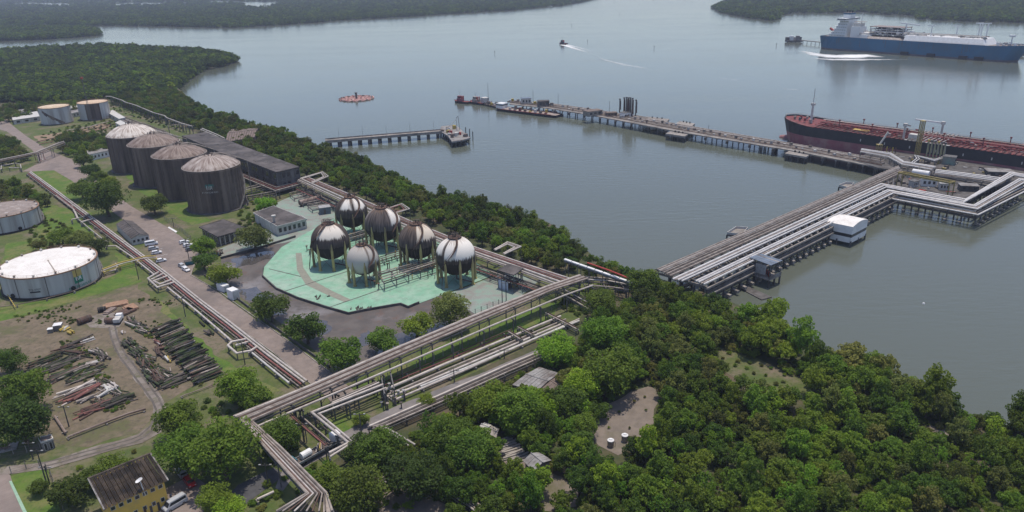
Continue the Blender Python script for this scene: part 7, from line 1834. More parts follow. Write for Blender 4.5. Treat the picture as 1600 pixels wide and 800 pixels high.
for k in range(26):
    x = L*(.12+.8*rng.random()); mb = MB(); h_ = rng.uniform(3, 11); mb.box((x, S*(Bm/2+.03), HZ-1-h_/2), (rng.uniform(.3,.9), .06, h_)); part('rust_run', mb, M['hull_streak'], t, False)
# superstructure near the stern
M['ship_white'] = mat('ship_white', (.70,.71,.70), (.60,.62,.62), .08, .5)
for k in range(6):
    sx_ = (22,20,17,15,13.5,13)[k]; fx_ = .905-.004*k
    sb('accommodation', fx_, 0, k*3.5, sx_, 28-k*1.6, 3.35, 'ship_white'); sb('deck_rail', fx_+.004, 0, k*3.5+3.36, sx_+2.0, 30-k*1.6, .12, 'ship_white')
    for j in range(5):
        for sd_ in (-1, 1): mb = MB(); mb.box((L*fx_-sx_*.36+j*sx_*.18, sd_*(14-k*.8), zd+k*3.5+2.0), (.9, .16, .8)); part('window', mb, M['glass'], t, False)
sb('bridge', .886, 0, 21.2, 12, 34, 2.6, 'ship_white'); sb('bridge_windows', .886, 0, 22.2, 12.3, 34.3, 1.0, 'glass')
sb('funnel_casing', .885, 0, 23.9, 10.5, 11, 4.2, 'ship_white'); sb('funnel_band', .885, 0, 28.1, 10.7, 11.2, 1.6, 'hull_blue'); sb('funnel_top', .885, 0, 29.7, 9.5, 10, .8, 'pipe_grey')
for k in range(3): mb = MB(); mb.tube([(L*.885-3.6+k*3.4, 0, zd+30), (L*.885-3.6+k*3.4, 0, zd+33)], 1.0, 8); part('exhaust', mb, M['black'], t, False)
sb('boat_deck', .955, -6, 0, 9, 16, 5, 'offwhite'); sb('poop_house', .94, 0, 0, 10, 24, 4.2, 'ship_white')
for k in range(26):
    fx_ = .60+.011*k; h_ = 1.5+2.2*((k*7) % 5)/2; mb = MB(); mb.box((L*fx_, -14+1.3*(k % 4), zd+h_/2), (2.4+(k % 3), 2.6, h_)); part('deck_fitting', mb, M[('offwhite','ship_white','steel_light','roof_grey','ship_white')[k % 5]], t, False)
for k in range(9):
    mb = MB(); mb.tube([(L*(.60+.03*k), -12+(k % 3)*6, zd), (L*(.60+.03*k), -12+(k % 3)*6, zd+8+2.5*(k % 4))], .35, 6); part('vent_post', mb, M['ship_white'], t, False)
for k in range(30):
    mb = MB(); mb.tube([(L*(.10+.015*k), -17.2, zd), (L*(.10+.015*k), -17.2, zd+2.2)], .3, 5); part('stanchion', mb, M['roof_grey'], t, False)
for k in range(5): sb('deck_block', .82-.016*k, -8+4*k, 0, 9, 12, 9-1.1*k, ('ship_white','offwhite')[k % 2])
sb('casing', .815, 3, 0, 12, 16, 14, 'ship_white'); sb('casing_top', .815, 3, 14.05, 9, 12, 4, 'offwhite'); sb('mast_platform', .81, 3, 19.5, 15, 5, .5, 'pipe_grey')
mb = MB(); mb.tube([(L*.81, 0, zd+18), (L*.81, 0, zd+31)], .5, 6, True, .25); part('mast', mb, M['ship_white'], t, False)
for k in range(2): sb('house', .765, 0, k*3.4, 16-k*5, 22, 3.3, ('ship_white','offwhite','ship_white')[k])
# regasification modules amidships
for k in range(4):
    sb('module_frame', .66, -6+0*k, 5+3.0*k, 44, 22, .7, ('offwhite','roof_grey','offwhite','dome_pale')[k])
for k in range(7):
    for y in (-10, 10): mb = MB(); mb.box((L*.66-21+k*7, y-6*S, zd+10), (.7,.7,10)); part('module_column', mb, M['offwhite'], t, False)
for k in range(12): sb('module_vessel', .66+.012*(k-6)*.9, -10+3*(k % 5), 5.8+3*(k % 3), 4, 4, 2.2, ('steel','offwhite','conc_dark','roof_brown')[k % 4])
for k in range(6): sb('manifold', .545+.008*k, -14, 0, 2.0, 5, 8, ('steel','roof_brown','offwhite')[k % 3])
for k in range(7): sb('module_block', .52+.012*k, 6-(k % 3)*5, 6.5, 3.5, 5, 2+1.2*(k % 3), ('offwhite','steel_light','ship_white')[k % 3])
for fx, y in ((.335,-8),(.235,-8),(.218,-4),(.20,-8),(.43,6)):
    h = 23 if fx < .3 else 19; mb = MB(); mb.tube([(L*fx, y, zd+2), (L*fx, y, zd+h)], .75, 8); part('loading_mast', mb, M['ship_white'], t, False)
    mb = MB(); mb.beam((L*fx-3, y, zd+h), (L*fx+5, y, zd+h-.5), 1, 1); part('mast_arm', mb, M['ship_white'], t, False)
mb = MB(); mb.beam((L*.50, 0, zd+18), (L*.60, 0, zd+20), 1.4, 1.4); part('crane_boom', mb, M['ship_white'], t, False)
mb = MB(); mb.tube([(L*.57, 0, zd+5), (L*.57, 0, zd+20)], 1.1, 8); part('crane_post', mb, M['ship_white'], t, False)
mb = MB(); mb.tube([(L*.18, -5, zd+8.5), (L*.53, -5, zd+8.5)], .7, 6); part('cargo_line', mb, M['pipe_grey'], t, False)
mb = MB(); mb.tube([(L*.18, 5, zd+8.8), (L*.74, 5, zd+8.8)], .7, 6); part('cargo_line', mb, M['offwhite'], t, False)
for k in range(10): sb('deck_gear', .03+.011*k, (-1)**k*(2+k*.7), 0, 2.4, 3, 2+1.0*(k % 3), ('offwhite','steel_light','ship_white')[k % 3])
mb = MB(); mb.tube([(L*.075, 0, zd), (L*.075, 0, zd+12)], .7, 8); mb.box((L*.075, 0, zd+11), (5, 5, 2)); part('foremast', mb, M['ship_white'], t, False)
mb = MB(); mb.beam((L*.955, -6*S, zd+2), (L*1.0, -6*S, zd+9), 2.4, 2.4); part('lifeboat', mb, M['red_paint'], t, False)
for k, fx in enumerate((.48,.61,.76,.83)):
    mb = MB(); mb.box((L*(1-fx), S*(Bm/2+1.2), 2.4), (9, 2.2, 3.4)); part('fender', mb, M['black'], t, False)
for y in (-20.6, 20.6): mb = MB(); mb.tube([(L*.1, y, zd+2), (L*.95, y, zd+2)], .15, 4, False); part('rail', mb, M['offwhite'], t, False)
# mooring platform left of the gas carrier
c_ = G(1240,66,0); t = thing('mooring_platform', 'small grey mooring platform with a white hut left of the gas carrier', 'platform', (c_.x, c_.y, 0))
mb = MB(); mb.box((c_.x, c_.y, 1.9), (22, 11, 2.6)); part('deck', mb, M['conc_dark'], t)
for k in range(5): mb = MB(); mb.box((c_.x-9+k*4.5, c_.y+(-1)**k*2, 5.2+(k % 2)), (4.2, 5, 4+2*(k % 2))); part('hut' if k % 2 else 'equipment', mb, M[('steel','white','offwhite','roof_grey','steel')[k]], t)
for k in range(8): mpart('pile', pile_me, t, (c_.x-11+3.1*k, c_.y-5+10*(k % 2), -4))
a, b = G(1252,63,4), G(1284,66,4); mb = MB(); mb.beam(a, b, 3, 1); part('catwalk', mb, M['conc'], t)
for k in range(5): q = a.lerp(b, (k+.5)/5); mpart('pile', pile_me, t, (q.x, q.y, -3.4))
c_ = G(1602,88,0); t = thing('mooring_platform', 'dark mooring dolphin at the right edge before the gas carrier bow', 'platform', (c_.x, c_.y, 0))
mb = MB(); mb.box((c_.x, c_.y, 2.5), (14, 8, 3)); part('deck', mb, M['conc_dark'], t)
for k in range(6): mpart('pile', pile_me, t, (c_.x-6+2.4*k, c_.y-3+6*(k % 2), -4))
# tug under way, wake and churned water
tug('small dark tug under way with a white wake behind it', 874, 69, 886, 69.5, 7, None, 'hull_black', 'hull_grey')
def foam_mat():
    m = bpy.data.materials.new('foam'); m.use_nodes = True; n = m.node_tree.nodes; l = m.node_tree.links; p = n['Principled BSDF']
    p.inputs['Base Color'].default_value = (.78,.79,.78, 1); p.inputs['Roughness'].default_value = .8
    g = n.new('ShaderNodeNewGeometry'); mp = n.new('ShaderNodeMapping'); mp.inputs['Scale'].default_value = (.3,1,1); l.new(g.outputs['Position'], mp.inputs[0])
    z_ = n.new('ShaderNodeTexNoise'); z_.inputs['Scale'].default_value = .3; z_.inputs['Detail'].default_value = 8; z_.inputs['Roughness'].default_value = .7; l.new(mp.outputs[0], z_.inputs['Vector'])
    at = n.new('ShaderNodeAttribute'); at.attribute_name = 'foam'
    k = n.new('ShaderNodeMath'); k.operation = 'MULTIPLY_ADD'; l.new(at.outputs['Fac'], k.inputs[0]); k.inputs[1].default_value = .9; l.new(z_.outputs[0], k.inputs[2])
    r_ = n.new('ShaderNodeMapRange'); r_.inputs['From Min'].default_value = .8; r_.inputs['From Max'].default_value = 1.3; l.new(k.outputs[0], r_.inputs[0])
    l.new(r_.outputs[0], p.inputs['Alpha']); return m
M['foam'] = foam_mat()
def foam(name, line, widths, dens, z=.05):
    W = GP(line, z); v = []; f = []; val = []; n = 9
    for i, p in enumerate(W):
        d = (W[min(i+1, len(W)-1)]-W[max(i-1, 0)]).normalized(); nn = Vector((-d.y, d.x, 0))
        for j in range(n):
            s = 2*j/(n-1)-1; v.append(tuple(p+nn*s*widths[i])); val.append(dens[i]*(1-s*s))
    for i in range(len(W)-1):
        for j in range(n-1): f.append((i*n+j, i*n+j+1, (i+1)*n+j+1, (i+1)*n+j))
    me = bpy.data.meshes.new(name); me.from_pydata(v, [], f); a = me.attributes.new('foam', 'FLOAT', 'POINT'); a.data.foreach_set('value', val); me.materials.append(M['foam'])
    o = bpy.data.objects.new(name, me); C.objects.link(o); o['kind'] = 'stuff'
foam('wake_foam', [(876,70),(884,71),(896,75),(912,80),(930,84)], [4,7,7,6,5], [1.0,.95,.7,.5,.25])
foam('wake_foam', [(884,69.5),(900,73),(918,78),(936,83)], [3,4,4,4], [.9,.6,.45,.2])
foam('wake_foam', [(930,88),(950,95),(975,101),(1005,106),(1022,108)], [4,6,8,8,5], [.3,.5,.5,.42,.2])
foam('churned_foam', [(1255,80),(1275,85),(1300,88),(1330,88),(1355,87),(1382,89)], [7,16,26,30,24,8], [.55,.75,.85,.95,.9,.4])
foam('churned_foam', [(1270,91),(1300,93),(1340,93),(1380,93),(1420,93)], [6,12,14,9,4], [.5,.75,.75,.55,.3])
foam('churned_foam', [(1215,138),(1240,140),(1262,141)], [3,4,3], [.35,.45,.3])
foam('churned_foam', [(1330,148),(1352,150)], [3,3], [.45,.35])
foam('churned_foam', [(1125,122),(1150,125),(1165,126)], [4,4,3], [.4,.42,.3])

# ------------------------------------------------------------------ vehicles
M['tyre'] = mat('tyre', (.015,.015,.016), None, 2, .85); M['rim'] = mat('wheel_rim', (.35,.35,.36), None, 2, .4, .7)
CARP = {k: mat('car_paint_'+k, c, tuple(x*.92 for x in c), 1, .28, spec=.55) for k, c in (('white', (.75,.75,.75)), ('silver', (.42,.43,.45)), ('grey', (.16,.17,.18)), ('red', (.42,.02,.025)), ('dark', (.04,.045,.05)))}
M['lamp'] = mat('headlight', (.6,.6,.58), None, 2, .2); M['tail'] = mat('taillight', (.3,.02,.02), None, 2, .3)
wheel = MB(); wheel.lathe((0,0,0), [(.2,-.11),(.31,-.11),(.33,-.06),(.33,.06),(.31,.11),(.2,.11)], 14, True, True); WH = wheel.mesh('tyre', M['tyre'])
rimb = MB(); rimb.lathe((0,0,0), [(.19,-.12),(.2,.12)], 10, True, True); RIM = rimb.mesh('rim', M['rim'])
def profile_body(prof, hw, inset=.06, taper=0.0):
    mb = MB(); n = len(prof)
    for s in (-1, 1):
        for x, z_ in prof: mb.v.append((x, s*(hw-inset*(1 if z_ > .75 else 0)-taper*max(0, z_-.9)), z_))
    for i in range(n):
        j = (i+1) % n; mb.f.append((i, j, n+j, n+i))
    mb.f.append(tuple(range(n))[::-1]); mb.f.append(tuple(range(n, 2*n))); return mb
def make_car(u, v, dirpx, colour, label, group=None, kind='hatch', z_=3.1, lab='car'):
    p = G(u, v, z_); q = G(u+dirpx[0], v+dirpx[1], z_); a = math.atan2(q.y-p.y, q.x-p.x)
    t = thing('parked_'+lab, label, lab, tuple(p), a, group); pm = CARP[colour]
    if kind == 'hatch':
        body = [(-1.95,.3),(-2.0,.62),(-1.92,.92),(.95,.95),(1.75,.80),(1.98,.62),(1.98,.3)]; cab = [(-1.9,.9),(-1.62,1.38),(-1.3,1.47),(.05,1.46),(.35,1.38),(1.02,.93)]; hw = .86; wb = (-1.22, 1.22)
    elif kind == 'van':
        body = [(-2.5,.35),(-2.55,1.1),(-2.5,1.15),(1.9,1.15),(2.45,.95),(2.55,.7),(2.5,.35)]; cab = [(-2.5,1.1),(-2.45,1.95),(-2.2,2.1),(1.1,2.1),(1.35,2.0),(1.95,1.12)]; hw = .98; wb = (-1.5, 1.6)
    part('body', profile_body(body, hw), pm, t, False)
    part('cabin', profile_body(cab, hw-.07, 0, .22), pm if kind == 'van' else pm, t, False)
    # glass a little proud of the cabin
    if kind == 'hatch':
        for s in (-1, 1):
            mb = MB(); P = [(-1.68,.98),(-1.45,1.36),(.1,1.37),(.85,.98)]; mb.v = [(x, s*(hw-.05-.22*max(0, zz-.9)), zz) for x, zz in P]; mb.f = [(0,1,2,3) if s > 0 else (3,2,1,0)]; part('window', mb, M['glass'], t, False)
        for P in (((.40,1.36),(1.0,.97)), ((-1.62,1.34),(-1.9,.97))):
            mb = MB(); sg = .03 if P[0][0] > 0 else -.03; w0 = hw-.22; mb.v = [(P[0][0]+sg,-w0,P[0][1]),(P[0][0]+sg,w0,P[0][1]),(P[1][0]+sg,w0+.05,P[1][1]),(P[1][0]+sg,-w0-.05,P[1][1])]; mb.f = [(0,1,2,3) if P[0][0] < 0 else (3,2,1,0)]; part('windscreen', mb, M['glass'], t, False)
        xf, zf = 1.99, .68
    else:
        for s in (-1, 1):
            mb = MB(); P = [(-2.3,1.25),(-2.25,1.85),(1.1,1.85),(1.6,1.25)]; mb.v = [(x, s*(hw-.06-.22*max(0, zz-.9)), zz) for x, zz in P]; mb.f = [(0,1,2,3) if s > 0 else (3,2,1,0)]; part('window', mb, M['glass'], t, False)
        mb = MB(); w0 = hw-.25; mb.v = [(1.40,-w0,1.95),(1.40,w0,1.95),(1.98,w0+.08,1.17),(1.98,-w0-.08,1.17)]; mb.f = [(3,2,1,0)]; part('windscreen', mb, M['glass'], t, False); xf, zf = 2.53, .8
    for s in (-1, 1):
        mb = MB(); mb.box((xf, s*(hw-.25), zf), (.08,.34,.18)); part('headlight', mb, M['lamp'], t, False)
        mb = MB(); mb.box((body[1][0]+.0, s*(hw-.2), .72), (.08,.28,.2)); part('taillight', mb, M['tail'], t, False)
        for x in wb:
            o = bpy.data.objects.new('wheel', WH); C.objects.link(o); o.parent = t; o.location = (x, s*(hw-.08), .33); o.rotation_euler = (math.pi/2,0,0)
            r_ = bpy.data.objects.new('rim', RIM); C.objects.link(r_); r_.parent = o
    return t
g1 = 'vehicles parked at the long road'
make_car(237,383,(14,-2.5),'white','white minibus at the top of the parked row',g1,'van',lab='van')
make_car(240,390,(14,-2.5),'silver','silver grey car directly below the white minibus',g1)
make_car(245,396.5,(14,-2.5),'white','white car at the bottom of the parked row below the minibus',g1)
make_car(252,409,(14,-3),'white','lone white car on the left kerb side of the road',g1)
make_car(285,417.5,(10,5),'silver','silver car just behind a white car at the right kerb',g1)
make_car(291,423,(10,5),'white','white car at the right kerb in front of a silver one',g1)
make_car(288,380,(12,-3),'white','upper white car half hidden beside the bright tree',g1)
make_car(294,385,(12,-3),'white','lower white car half hidden beside the bright tree',g1)
make_car(298,391,(12,-3),'grey','grey car mostly under the bright tree',g1)
make_car(284,741,(-6,-8),'silver','silver car under the trees behind a red car')
make_car(297,756,(7,9),'red','red car under the trees by the yellow building')
make_car(274,791,(-12,7),'silver','silver van in front of the yellow building','vehicles by the yellow building','van',lab='van')
def container(u, v, ax, size, label, m='white', z_=3.1):
    p = G(u, v, z_); q = G(u+ax[0], v+ax[1], z_); a = math.atan2(q.y-p.y, q.x-p.x); t = thing('container', label, 'container', tuple(p), a, 'white containers at the kerb'); sx, sy, sz = size
    mb = MB(); mb.box((0,0,sz/2+.2), (sx,sy,sz)); part('box', mb, M[m], t, False)
    for k in range(int(sx/.6)):
        for s in (-1, 1): mb = MB(); mb.box((-sx/2+.3+k*.6, s*(sy/2+.02), sz/2+.2), (.12,.06,sz*.92)); part('rib', mb, M[m], t, False)
    mb = MB(); mb.box((sx/2+.03, 0, sz/2+.1), (.06, sy*.8, sz*.8)); part('door', mb, M['offwhite'], t, False)
    mb = MB(); mb.box((0,0,.1), (sx,sy,.2)); part('base_frame', mb, M['steel'], t, False)
container(349.5,454,(10,4),(4.4,2.4,2.4),'plain white container at the kerb, left of two')
container(365.5,466,(10,5),(3.8,2.6,3.4),'taller white box container with a dark opening, right of two')
p = G(297,413,3.1); t = thing('skip', 'blue green skip at the edge of the car park', 'skip', tuple(p), .5)
mb = MB(); mb.v = [(-1.6,-.9,.1),(1.6,-.9,.1),(1.6,.9,.1),(-1.6,.9,.1),(-2,-1.1,1.6),(2,-1.1,1.6),(2,1.1,1.6),(-2,1.1,1.6)]; mb.f = [(3,2,1,0),(0,1,5,4),(1,2,6,5),(2,3,7,6),(3,0,4,7)]
M['teal'] = mat('teal_paint', (.03,.13,.17), (.04,.16,.2), 1, .6); part('body', mb, M['teal'], t, False)
mb = MB(); mb.box((0,0,1.5), (3.7,2.0,.06)); part('load', mb, M['pipe_dark'], t, False)
for k, (u, v) in enumerate(((338,398),(343,399),(346,396))):
    p = G(u, v, 3.1); t = thing('gas_rack', 'dark red rack of cylinders beside the bund wall', 'rack', tuple(p), .3, 'cylinder racks by the bund wall')
    mb = MB(); mb.box((0,0,1.6), (1.6,1.2,.12)); mb.box((0,0,.1), (1.6,1.2,.12)); part('frame', mb, M[Ru], t, False)
    for j in range(4): mb = MB(); mb.lathe(((j % 2)*.7-.35,(j//2)*.5-.25,0), [(.18,.1),(.18,1.3),(.05,1.5)], 8); part('cylinder', mb, M[Ru if j % 2 else 'teal'], t, False)
# flat bed truck at the lower service road
p = G(490,714,3.2); q = G(520,697,3.2); a = math.atan2(q.y-p.y, q.x-p.x); t = thing('flatbed_truck', 'long flatbed truck with white cab and tank load on the lower road', 'truck', tuple(p), a)
mb = MB(); mb.box((0,0,.9), (11,2.3,.35)); part('bed', mb, M['pipe_dark'], t, False)
for s in (-1, 1): mb = MB(); mb.box((0,s*1.15,1.25), (11,.12,.5)); part('side_board', mb, M['steel_light'], t, False)
mb = MB(); mb.box((-4.9,0,1.8), (.2,2.3,1.6)); part('headboard', mb, M['teal'], t, False)
mb = MB(); mb.tube([(-3.2,0,2.0),(-.6,0,2.0)], .85, 14); part('load_tank', mb, M['white'], t, False)
for k in range(5): mb = MB(); mb.beam((.3+.5*k,-.8,1.5),(2.2+.3*k,.8,2.3),.25,.25); part('load_pipe', mb, M[(Gp,D_,'yellow_paint')[k % 3]], t, False)
mb = MB(); mb.box((6.6,0,2.0), (2.1,2.3,2.4)); part('cab', mb, M['white'], t, False)
mb = MB(); mb.box((7.66,0,2.5), (.06,2.0,.9)); part('windscreen', mb, M['glass'], t, False)
for s in (-1, 1):
    mb = MB(); mb.box((6.8,s*1.16,2.5), (1.2,.06,.8)); part('window', mb, M['glass'], t, False)
    for x in (-4.2,-3.1,5.9):
        o = bpy.data.objects.new('wheel', WH); C.objects.link(o); o.parent = t; o.location = (x,s*1.0,.48); o.rotation_euler = (math.pi/2,0,0); o.scale = (1.5,1.5,2)
# small white truck in the yard
p = G(186,503,3.15); t = thing('yard_truck', 'small white truck seen from behind at the end of the yard track', 'truck', tuple(p), R(100))
mb = MB(); mb.box((-.6,0,.7), (3.4,1.9,.3)); part('chassis', mb, M['steel'], t, False)
mb = MB(); mb.box((-.8,0,1.35), (3.0,2.0,1.1)); part('cargo_box', mb, M['offwhite'], t, False)
mb = MB(); mb.box((1.5,0,1.5), (1.5,1.9,1.7)); part('cab', mb, M['white'], t, False)
mb = MB(); mb.box((2.27,0,1.9), (.06,1.6,.7)); part('windscreen', mb, M['glass'], t, False)
for s in (-1, 1):
    for x in (-1.4,1.3):
        o = bpy.data.objects.new('wheel', WH); C.objects.link(o); o.parent = t; o.location = (x,s*.85,.4); o.rotation_euler = (math.pi/2,0,0); o.scale = (1.2,1.2,1.4)

# ------------------------------------------------------------------ scrap yard
PIPE = {k: MB().tube([(-.5,0,0),(.5,0,0)], .5, 8).mesh('pipe', M[k]) for k in (D_, Ru, Gp, W_, Rd, 'offwhite', 'yellow_paint', 'pipe_rust')}
M['moss'] = mat('mossy_pipe', (.050,.050,.036), (.028,.026,.021), .5, .9, c3=(.05,.075,.025), scale3=.4, rnd=.35)
PIPE['moss'] = MB().tube([(-.5,0,0),(.5,0,0)], .5, 8).mesh('pipe', M['moss'])
def pile_(u, v, dirpx, length, width, n, keys, label, group, layers=2, r_=.22, jit=.12, name='pipe_stack', cat='pipe stack', long_jit=.25):
    p = G(u, v, 3.1); q = G(u+dirpx[0], v+dirpx[1], 3.1); a = math.atan2(q.y-p.y, q.x-p.x); t = thing(name, label, cat, tuple(p), 0, group); rr = random.Random(int(u*13+v*7))
    ca, sa = math.cos(a), math.sin(a)
    for k in range(n):
        lay = k % layers; y = (rr.random()-.5)*width*(1-.25*lay); x = rr.uniform(-1,1)*length*long_jit; l_ = length*rr.uniform(.55,1.0); d = 2*r_*rr.uniform(.6,1.35)
        z_ = 3.1+d/2+lay*r_*1.8; o = mpart('pipe', PIPE[keys[k % len(keys)]], t, (p.x+ca*x-sa*y, p.y+sa*x+ca*y, z_), scale=(l_, d, d), rot=(0, rr.gauss(0,.03), a+rr.gauss(0,jit)))
    return t
ordn = ['first','second','third','fourth','fifth','sixth','seventh','eighth','ninth','tenth','eleventh']
G2 = 'rows of old dark pipes on the right of the yard'
for k in range(11):
    u, v = 259+k*6.6, 513+k*7.9
    pile_(u, v, (10,-4.2), 10.0-.1*k, 2.0, 26, ('moss','moss',D_,'moss',Ru,'moss',Gp), f'{ordn[k]} row from the top of mossy dark pipes right of the yard track', G2, 4, .23, .07, long_jit=.1)
G3 = 'stacks of old pipes by the yard track'
for k, (u, v, L_, w_, n, d, key, lab) in enumerate((
 (200,537,6,3.5,18,(4,6),('moss','moss',D_),'dark mossy pipe heap at the track, upper of the slanting heaps'),
 (213,552,7,3.5,18,(5,6),('moss',D_,'moss'),'dark mossy pipe heap at the track, second slanting heap'),
 (226,569,7,3.5,18,(5,7),('moss',Ru,'moss'),'dark mossy pipe heap at the track, third slanting heap'),
 (243,592,8,4,20,(6,6),('moss',Ru,D_),'dark mossy pipe heap at the track, lowest slanting heap'),
 (272,596,9,5,26,(10,-4),('moss',D_,'moss'),'wide dark pipe heap at the bottom right of the yard'),
 (210,508,6,3,14,(8,3),('moss',D_,W_),'dark pipe heap with green weeds right of the small truck'),
 (224,520,5,2,10,(7,5),(D_,Gp,'moss'),'grey pipe heap between the truck and the dark rows'),
 (246,536,5,.9,4,(8,6),(Rd,W_,Rd),'few red and white pipes between the dark heaps'),
 (254,546,3,1.2,6,(10,-3),('pipe_rust',Ru),'short rusty beam bundle between the dark heaps'),
 (250,553,8,1.5,7,(7,7),(D_,Ru),'dark slanting pipes below the rusty beams'),
 (120,537,9,1.2,5,(10,-5),('moss',D_),'single thick dark pipe group left of the track'),
 (105,545,8,1.4,6,(10,-2),(D_,Ru),'second dark pipe group left of the track'),
 (120,553,12,2,10,(10,2),('moss',Ru),'brownish dark pipe line left of the track'),
 (140,533,4,2,7,(8,-3),(W_,Gp,'offwhite'),'white scrap pieces at the end of a dark pipe'),
 (160,556,7,3,14,(7,6),(D_,'moss',Gp),'dark pipe heap pointing down at the track'),
 (150,550,3,3,10,(7,3),(Gp,W_,D_),'grey and white fittings heap near the track'),
 (72,565,9,4,16,(10,-4),('moss','moss',Ru),'left dark mossy pipe heap beside the green tree'),
 (92,571,9,5,20,(10,-4),('moss',D_,'moss'),'wide dark pipe heap in the left middle of the yard'),
 (115,580,10,5,22,(10,-4),('moss',D_,'moss',Gp),'largest dark pipe heap in the left middle of the yard'),
 (95,590,9,4,16,(10,-4),('moss',Ru,'moss'),'lower left dark pipe heap behind the green tree'),
 (145,569,3,2,8,(9,-2),(W_,'offwhite',Gp),'small white pipe heap in the middle of the yard'),
 (120,610,11,2.2,10,(10,-4.6),(Gp,W_,D_),'long pale pipe stack above the red pipe stack'),
 (124,619,10,3,14,(10,-4.6),(Rd,Ru,W_,Rd),'red brown and white pipe stack at the yard bottom'),
 (134,626,8,1,4,(10,-4.6),(W_,Gp),'white pipe group edging the red pipe stack'),
 (146,640,9,4.2,18,(10,-4),(Ru,'pipe_rust',Rd),'rusty red brown pipe stack lowest in the yard'),
 (172,608,5,4,18,(7,4),(Gp,W_,D_,'offwhite'),'heap of grey and white fittings beside the track bend'),
 (168,616,5,1,4,(10,-5),(W_,'offwhite'),'white pipe bundle in front of the dark fittings heap'),
 (184,628,7,4.5,24,(9,-3),('moss',D_,'moss'),'dark weedy pipe heap at the lower track bend'),
 (100,515,3,2.5,16,(6,-3),('yellow_paint','yellow_paint','offwhite'),'heap of yellow pipe fittings in the upper yard'),
 (110,521,3,2.0,9,(6,3),('yellow_paint','dome_rust' if 0 else 'yellow_paint'),'lower heap of yellow fittings in the upper yard'),
 (262,563,4,.8,5,(6,6),('yellow_paint','offwhite'),'yellow curved scrap between the dark heaps'),
 (192,521,2.6,1.4,3,(4,7),(W_,),'white boards lying beside the yard track'),
 (320,503,6,3,9,(6,4),('moss',D_),'dark pipe pieces on the grass by the corridor, upper'),
 (328,522,4,2,6,(6,4),('moss',D_),'dark pipe pieces on the grass by the corridor, lower'))):
    pile_(u, v, d, L_, w_, n, key, lab, G3, 2, .24, .16)
wr = random.Random(17); wp = []
for (u0, v0, u1, v1, wd, n) in ((245,505,335,598,26,240),(200,535,268,602,10,130),(70,560,160,595,22,170),(170,640,200,625,14,40),(205,505,232,525,8,50),(95,535,165,560,12,60),(60,500,180,500,14,50),(225,470,300,480,20,40),(20,500,120,480,12,50)):
    for _ in range(n):
        f = wr.random(); q = G(u0+(u1-u0)*f+wr.uniform(-wd,wd), v0+(v1-v0)*f+wr.uniform(-6,6), 3.1); s_ = wr.uniform(.25,.75); wp.append((q.x, q.y, 3.1+.35*s_, s_, .7))
gn_forest('weeds', wp, WOOD[:3], ('leafB','leafA','leafD'), 77)
for k, (u, v, L_, w_, lab) in enumerate(((80,579,8,3,'between the left heaps'),(104,567,8,3,'behind the left middle heap'),(132,590,8,3,'right of the left middle heap'),(78,597,7,3,'nearest the green tree'),(143,580,6,3,'under the small white pipe heap'),(58,577,7,3,'farthest left in the yard'),
  (164,598,5,3,'above the fittings heap'),(182,614,5,3,'at the inner side of the track bend'),(156,629,5,3,'left of the weedy heap'),(219,546,5,3,'beside the upper slanting heap'),(235,561,5,3,'beside the third slanting heap'),(252,580,6,3,'before the wide heap'),(232,580,5,3,'beside the lowest slanting heap'),(262,587,6,3,'behind the wide heap'),(205,500,6,2.5,'right of the small truck at the top'),(218,511,6,3,'behind the grey pipe heap'))):
    pile_(u, v, (10,-4) if k < 6 else (7,4+k % 3), L_, w_, 22, ('moss','moss',D_,Ru,'moss',Gp,'moss'), 'low heap of thin mossy scrap pipes '+lab, G3, 2, .15, .22)
# rusty plates and lumps in the upper yard
for k, (u, v, sx, sy, m, lab) in enumerate(((181,477,8,4,'rim_rust','large flat rusty plate at the top of the yard'),(204,482,4,5,'rim_rust','narrower rusty plate right of the large one'),(196,489,6,4,'pipe_rust','dull corroded sheet in front of the rusty plates'),(172,487,5,2,'dome_rust','low brown plate left of the corroded sheet'))):
    p = G(u, v, 3.1); t = thing('scrap_plate', lab, 'plate', tuple(p), .5+.3*k)
    for j in range(2): mb = MB(); mb.box((.3*j, .2*j, .25+.28*j), (sx*(1-.15*j), sy, .18)); part('plate', mb, M[m], t, False)
for k, (u, v, l_, r_, lab) in enumerate(((133,504,4.2,1.1,'rusty drum tank lying in the upper yard'),(160,487,2.4,.9,'black lump of scrap beside the plates'),(174,505,3.6,1.0,'dark rusty winch at the track head'))):
    p = G(u, v, 3.1); t = thing('scrap_drum', lab, 'scrap', tuple(p), .9-.5*k); mb = MB(); mb.tube([(-l_/2,0,r_),(l_/2,0,r_)], r_, 12); part('drum', mb, M[(Ru,'black','pipe_rust')[k]], t, False)
    for s in (-.3,.3): mb = MB(); mb.tube([(l_*s-.1,0,r_),(l_*s+.1,0,r_)], r_*1.08, 12); part('hoop', mb, M['pipe_dark'], t, False)
for u, v, lab in ((80,519,'small white box left in the upper yard'),(92,515,'larger white crate with dark side in the upper yard')):
    p = G(u, v, 3.1); t = thing('crate', lab, 'crate', tuple(p), .3); s = 1.6 if u < 85 else 2.4
    mb = MB(); mb.box((0,0,s*.4), (s,s*.9,s*.8)); part('box', mb, M['conc'], t, False)
    mb = MB(); mb.box((0,0,s*.82), (s+.1,s,.1)); part('lid', mb, M['white'], t, False)
ground_pipe([(86,652),(103,678)], 3.5, .3, 'dome_rust', 'short pinkish pipe standing off the shed', None)
ground_pipe([(106,684.5),(150,667),(200,648),(228,640)], 3.5, .3, 'dome_rust', 'long pinkish pipe along the bottom of the scrap yard', None)
ground_pipe([(284,620),(335,601)], 3.4, .16, 'dome_rust', 'thin pink pipe in the grass right of the yard', None)
p = G(9,701,3); t = thing('brick_heap', 'small heap of orange blocks on a slab at the left edge', 'heap', tuple(p))
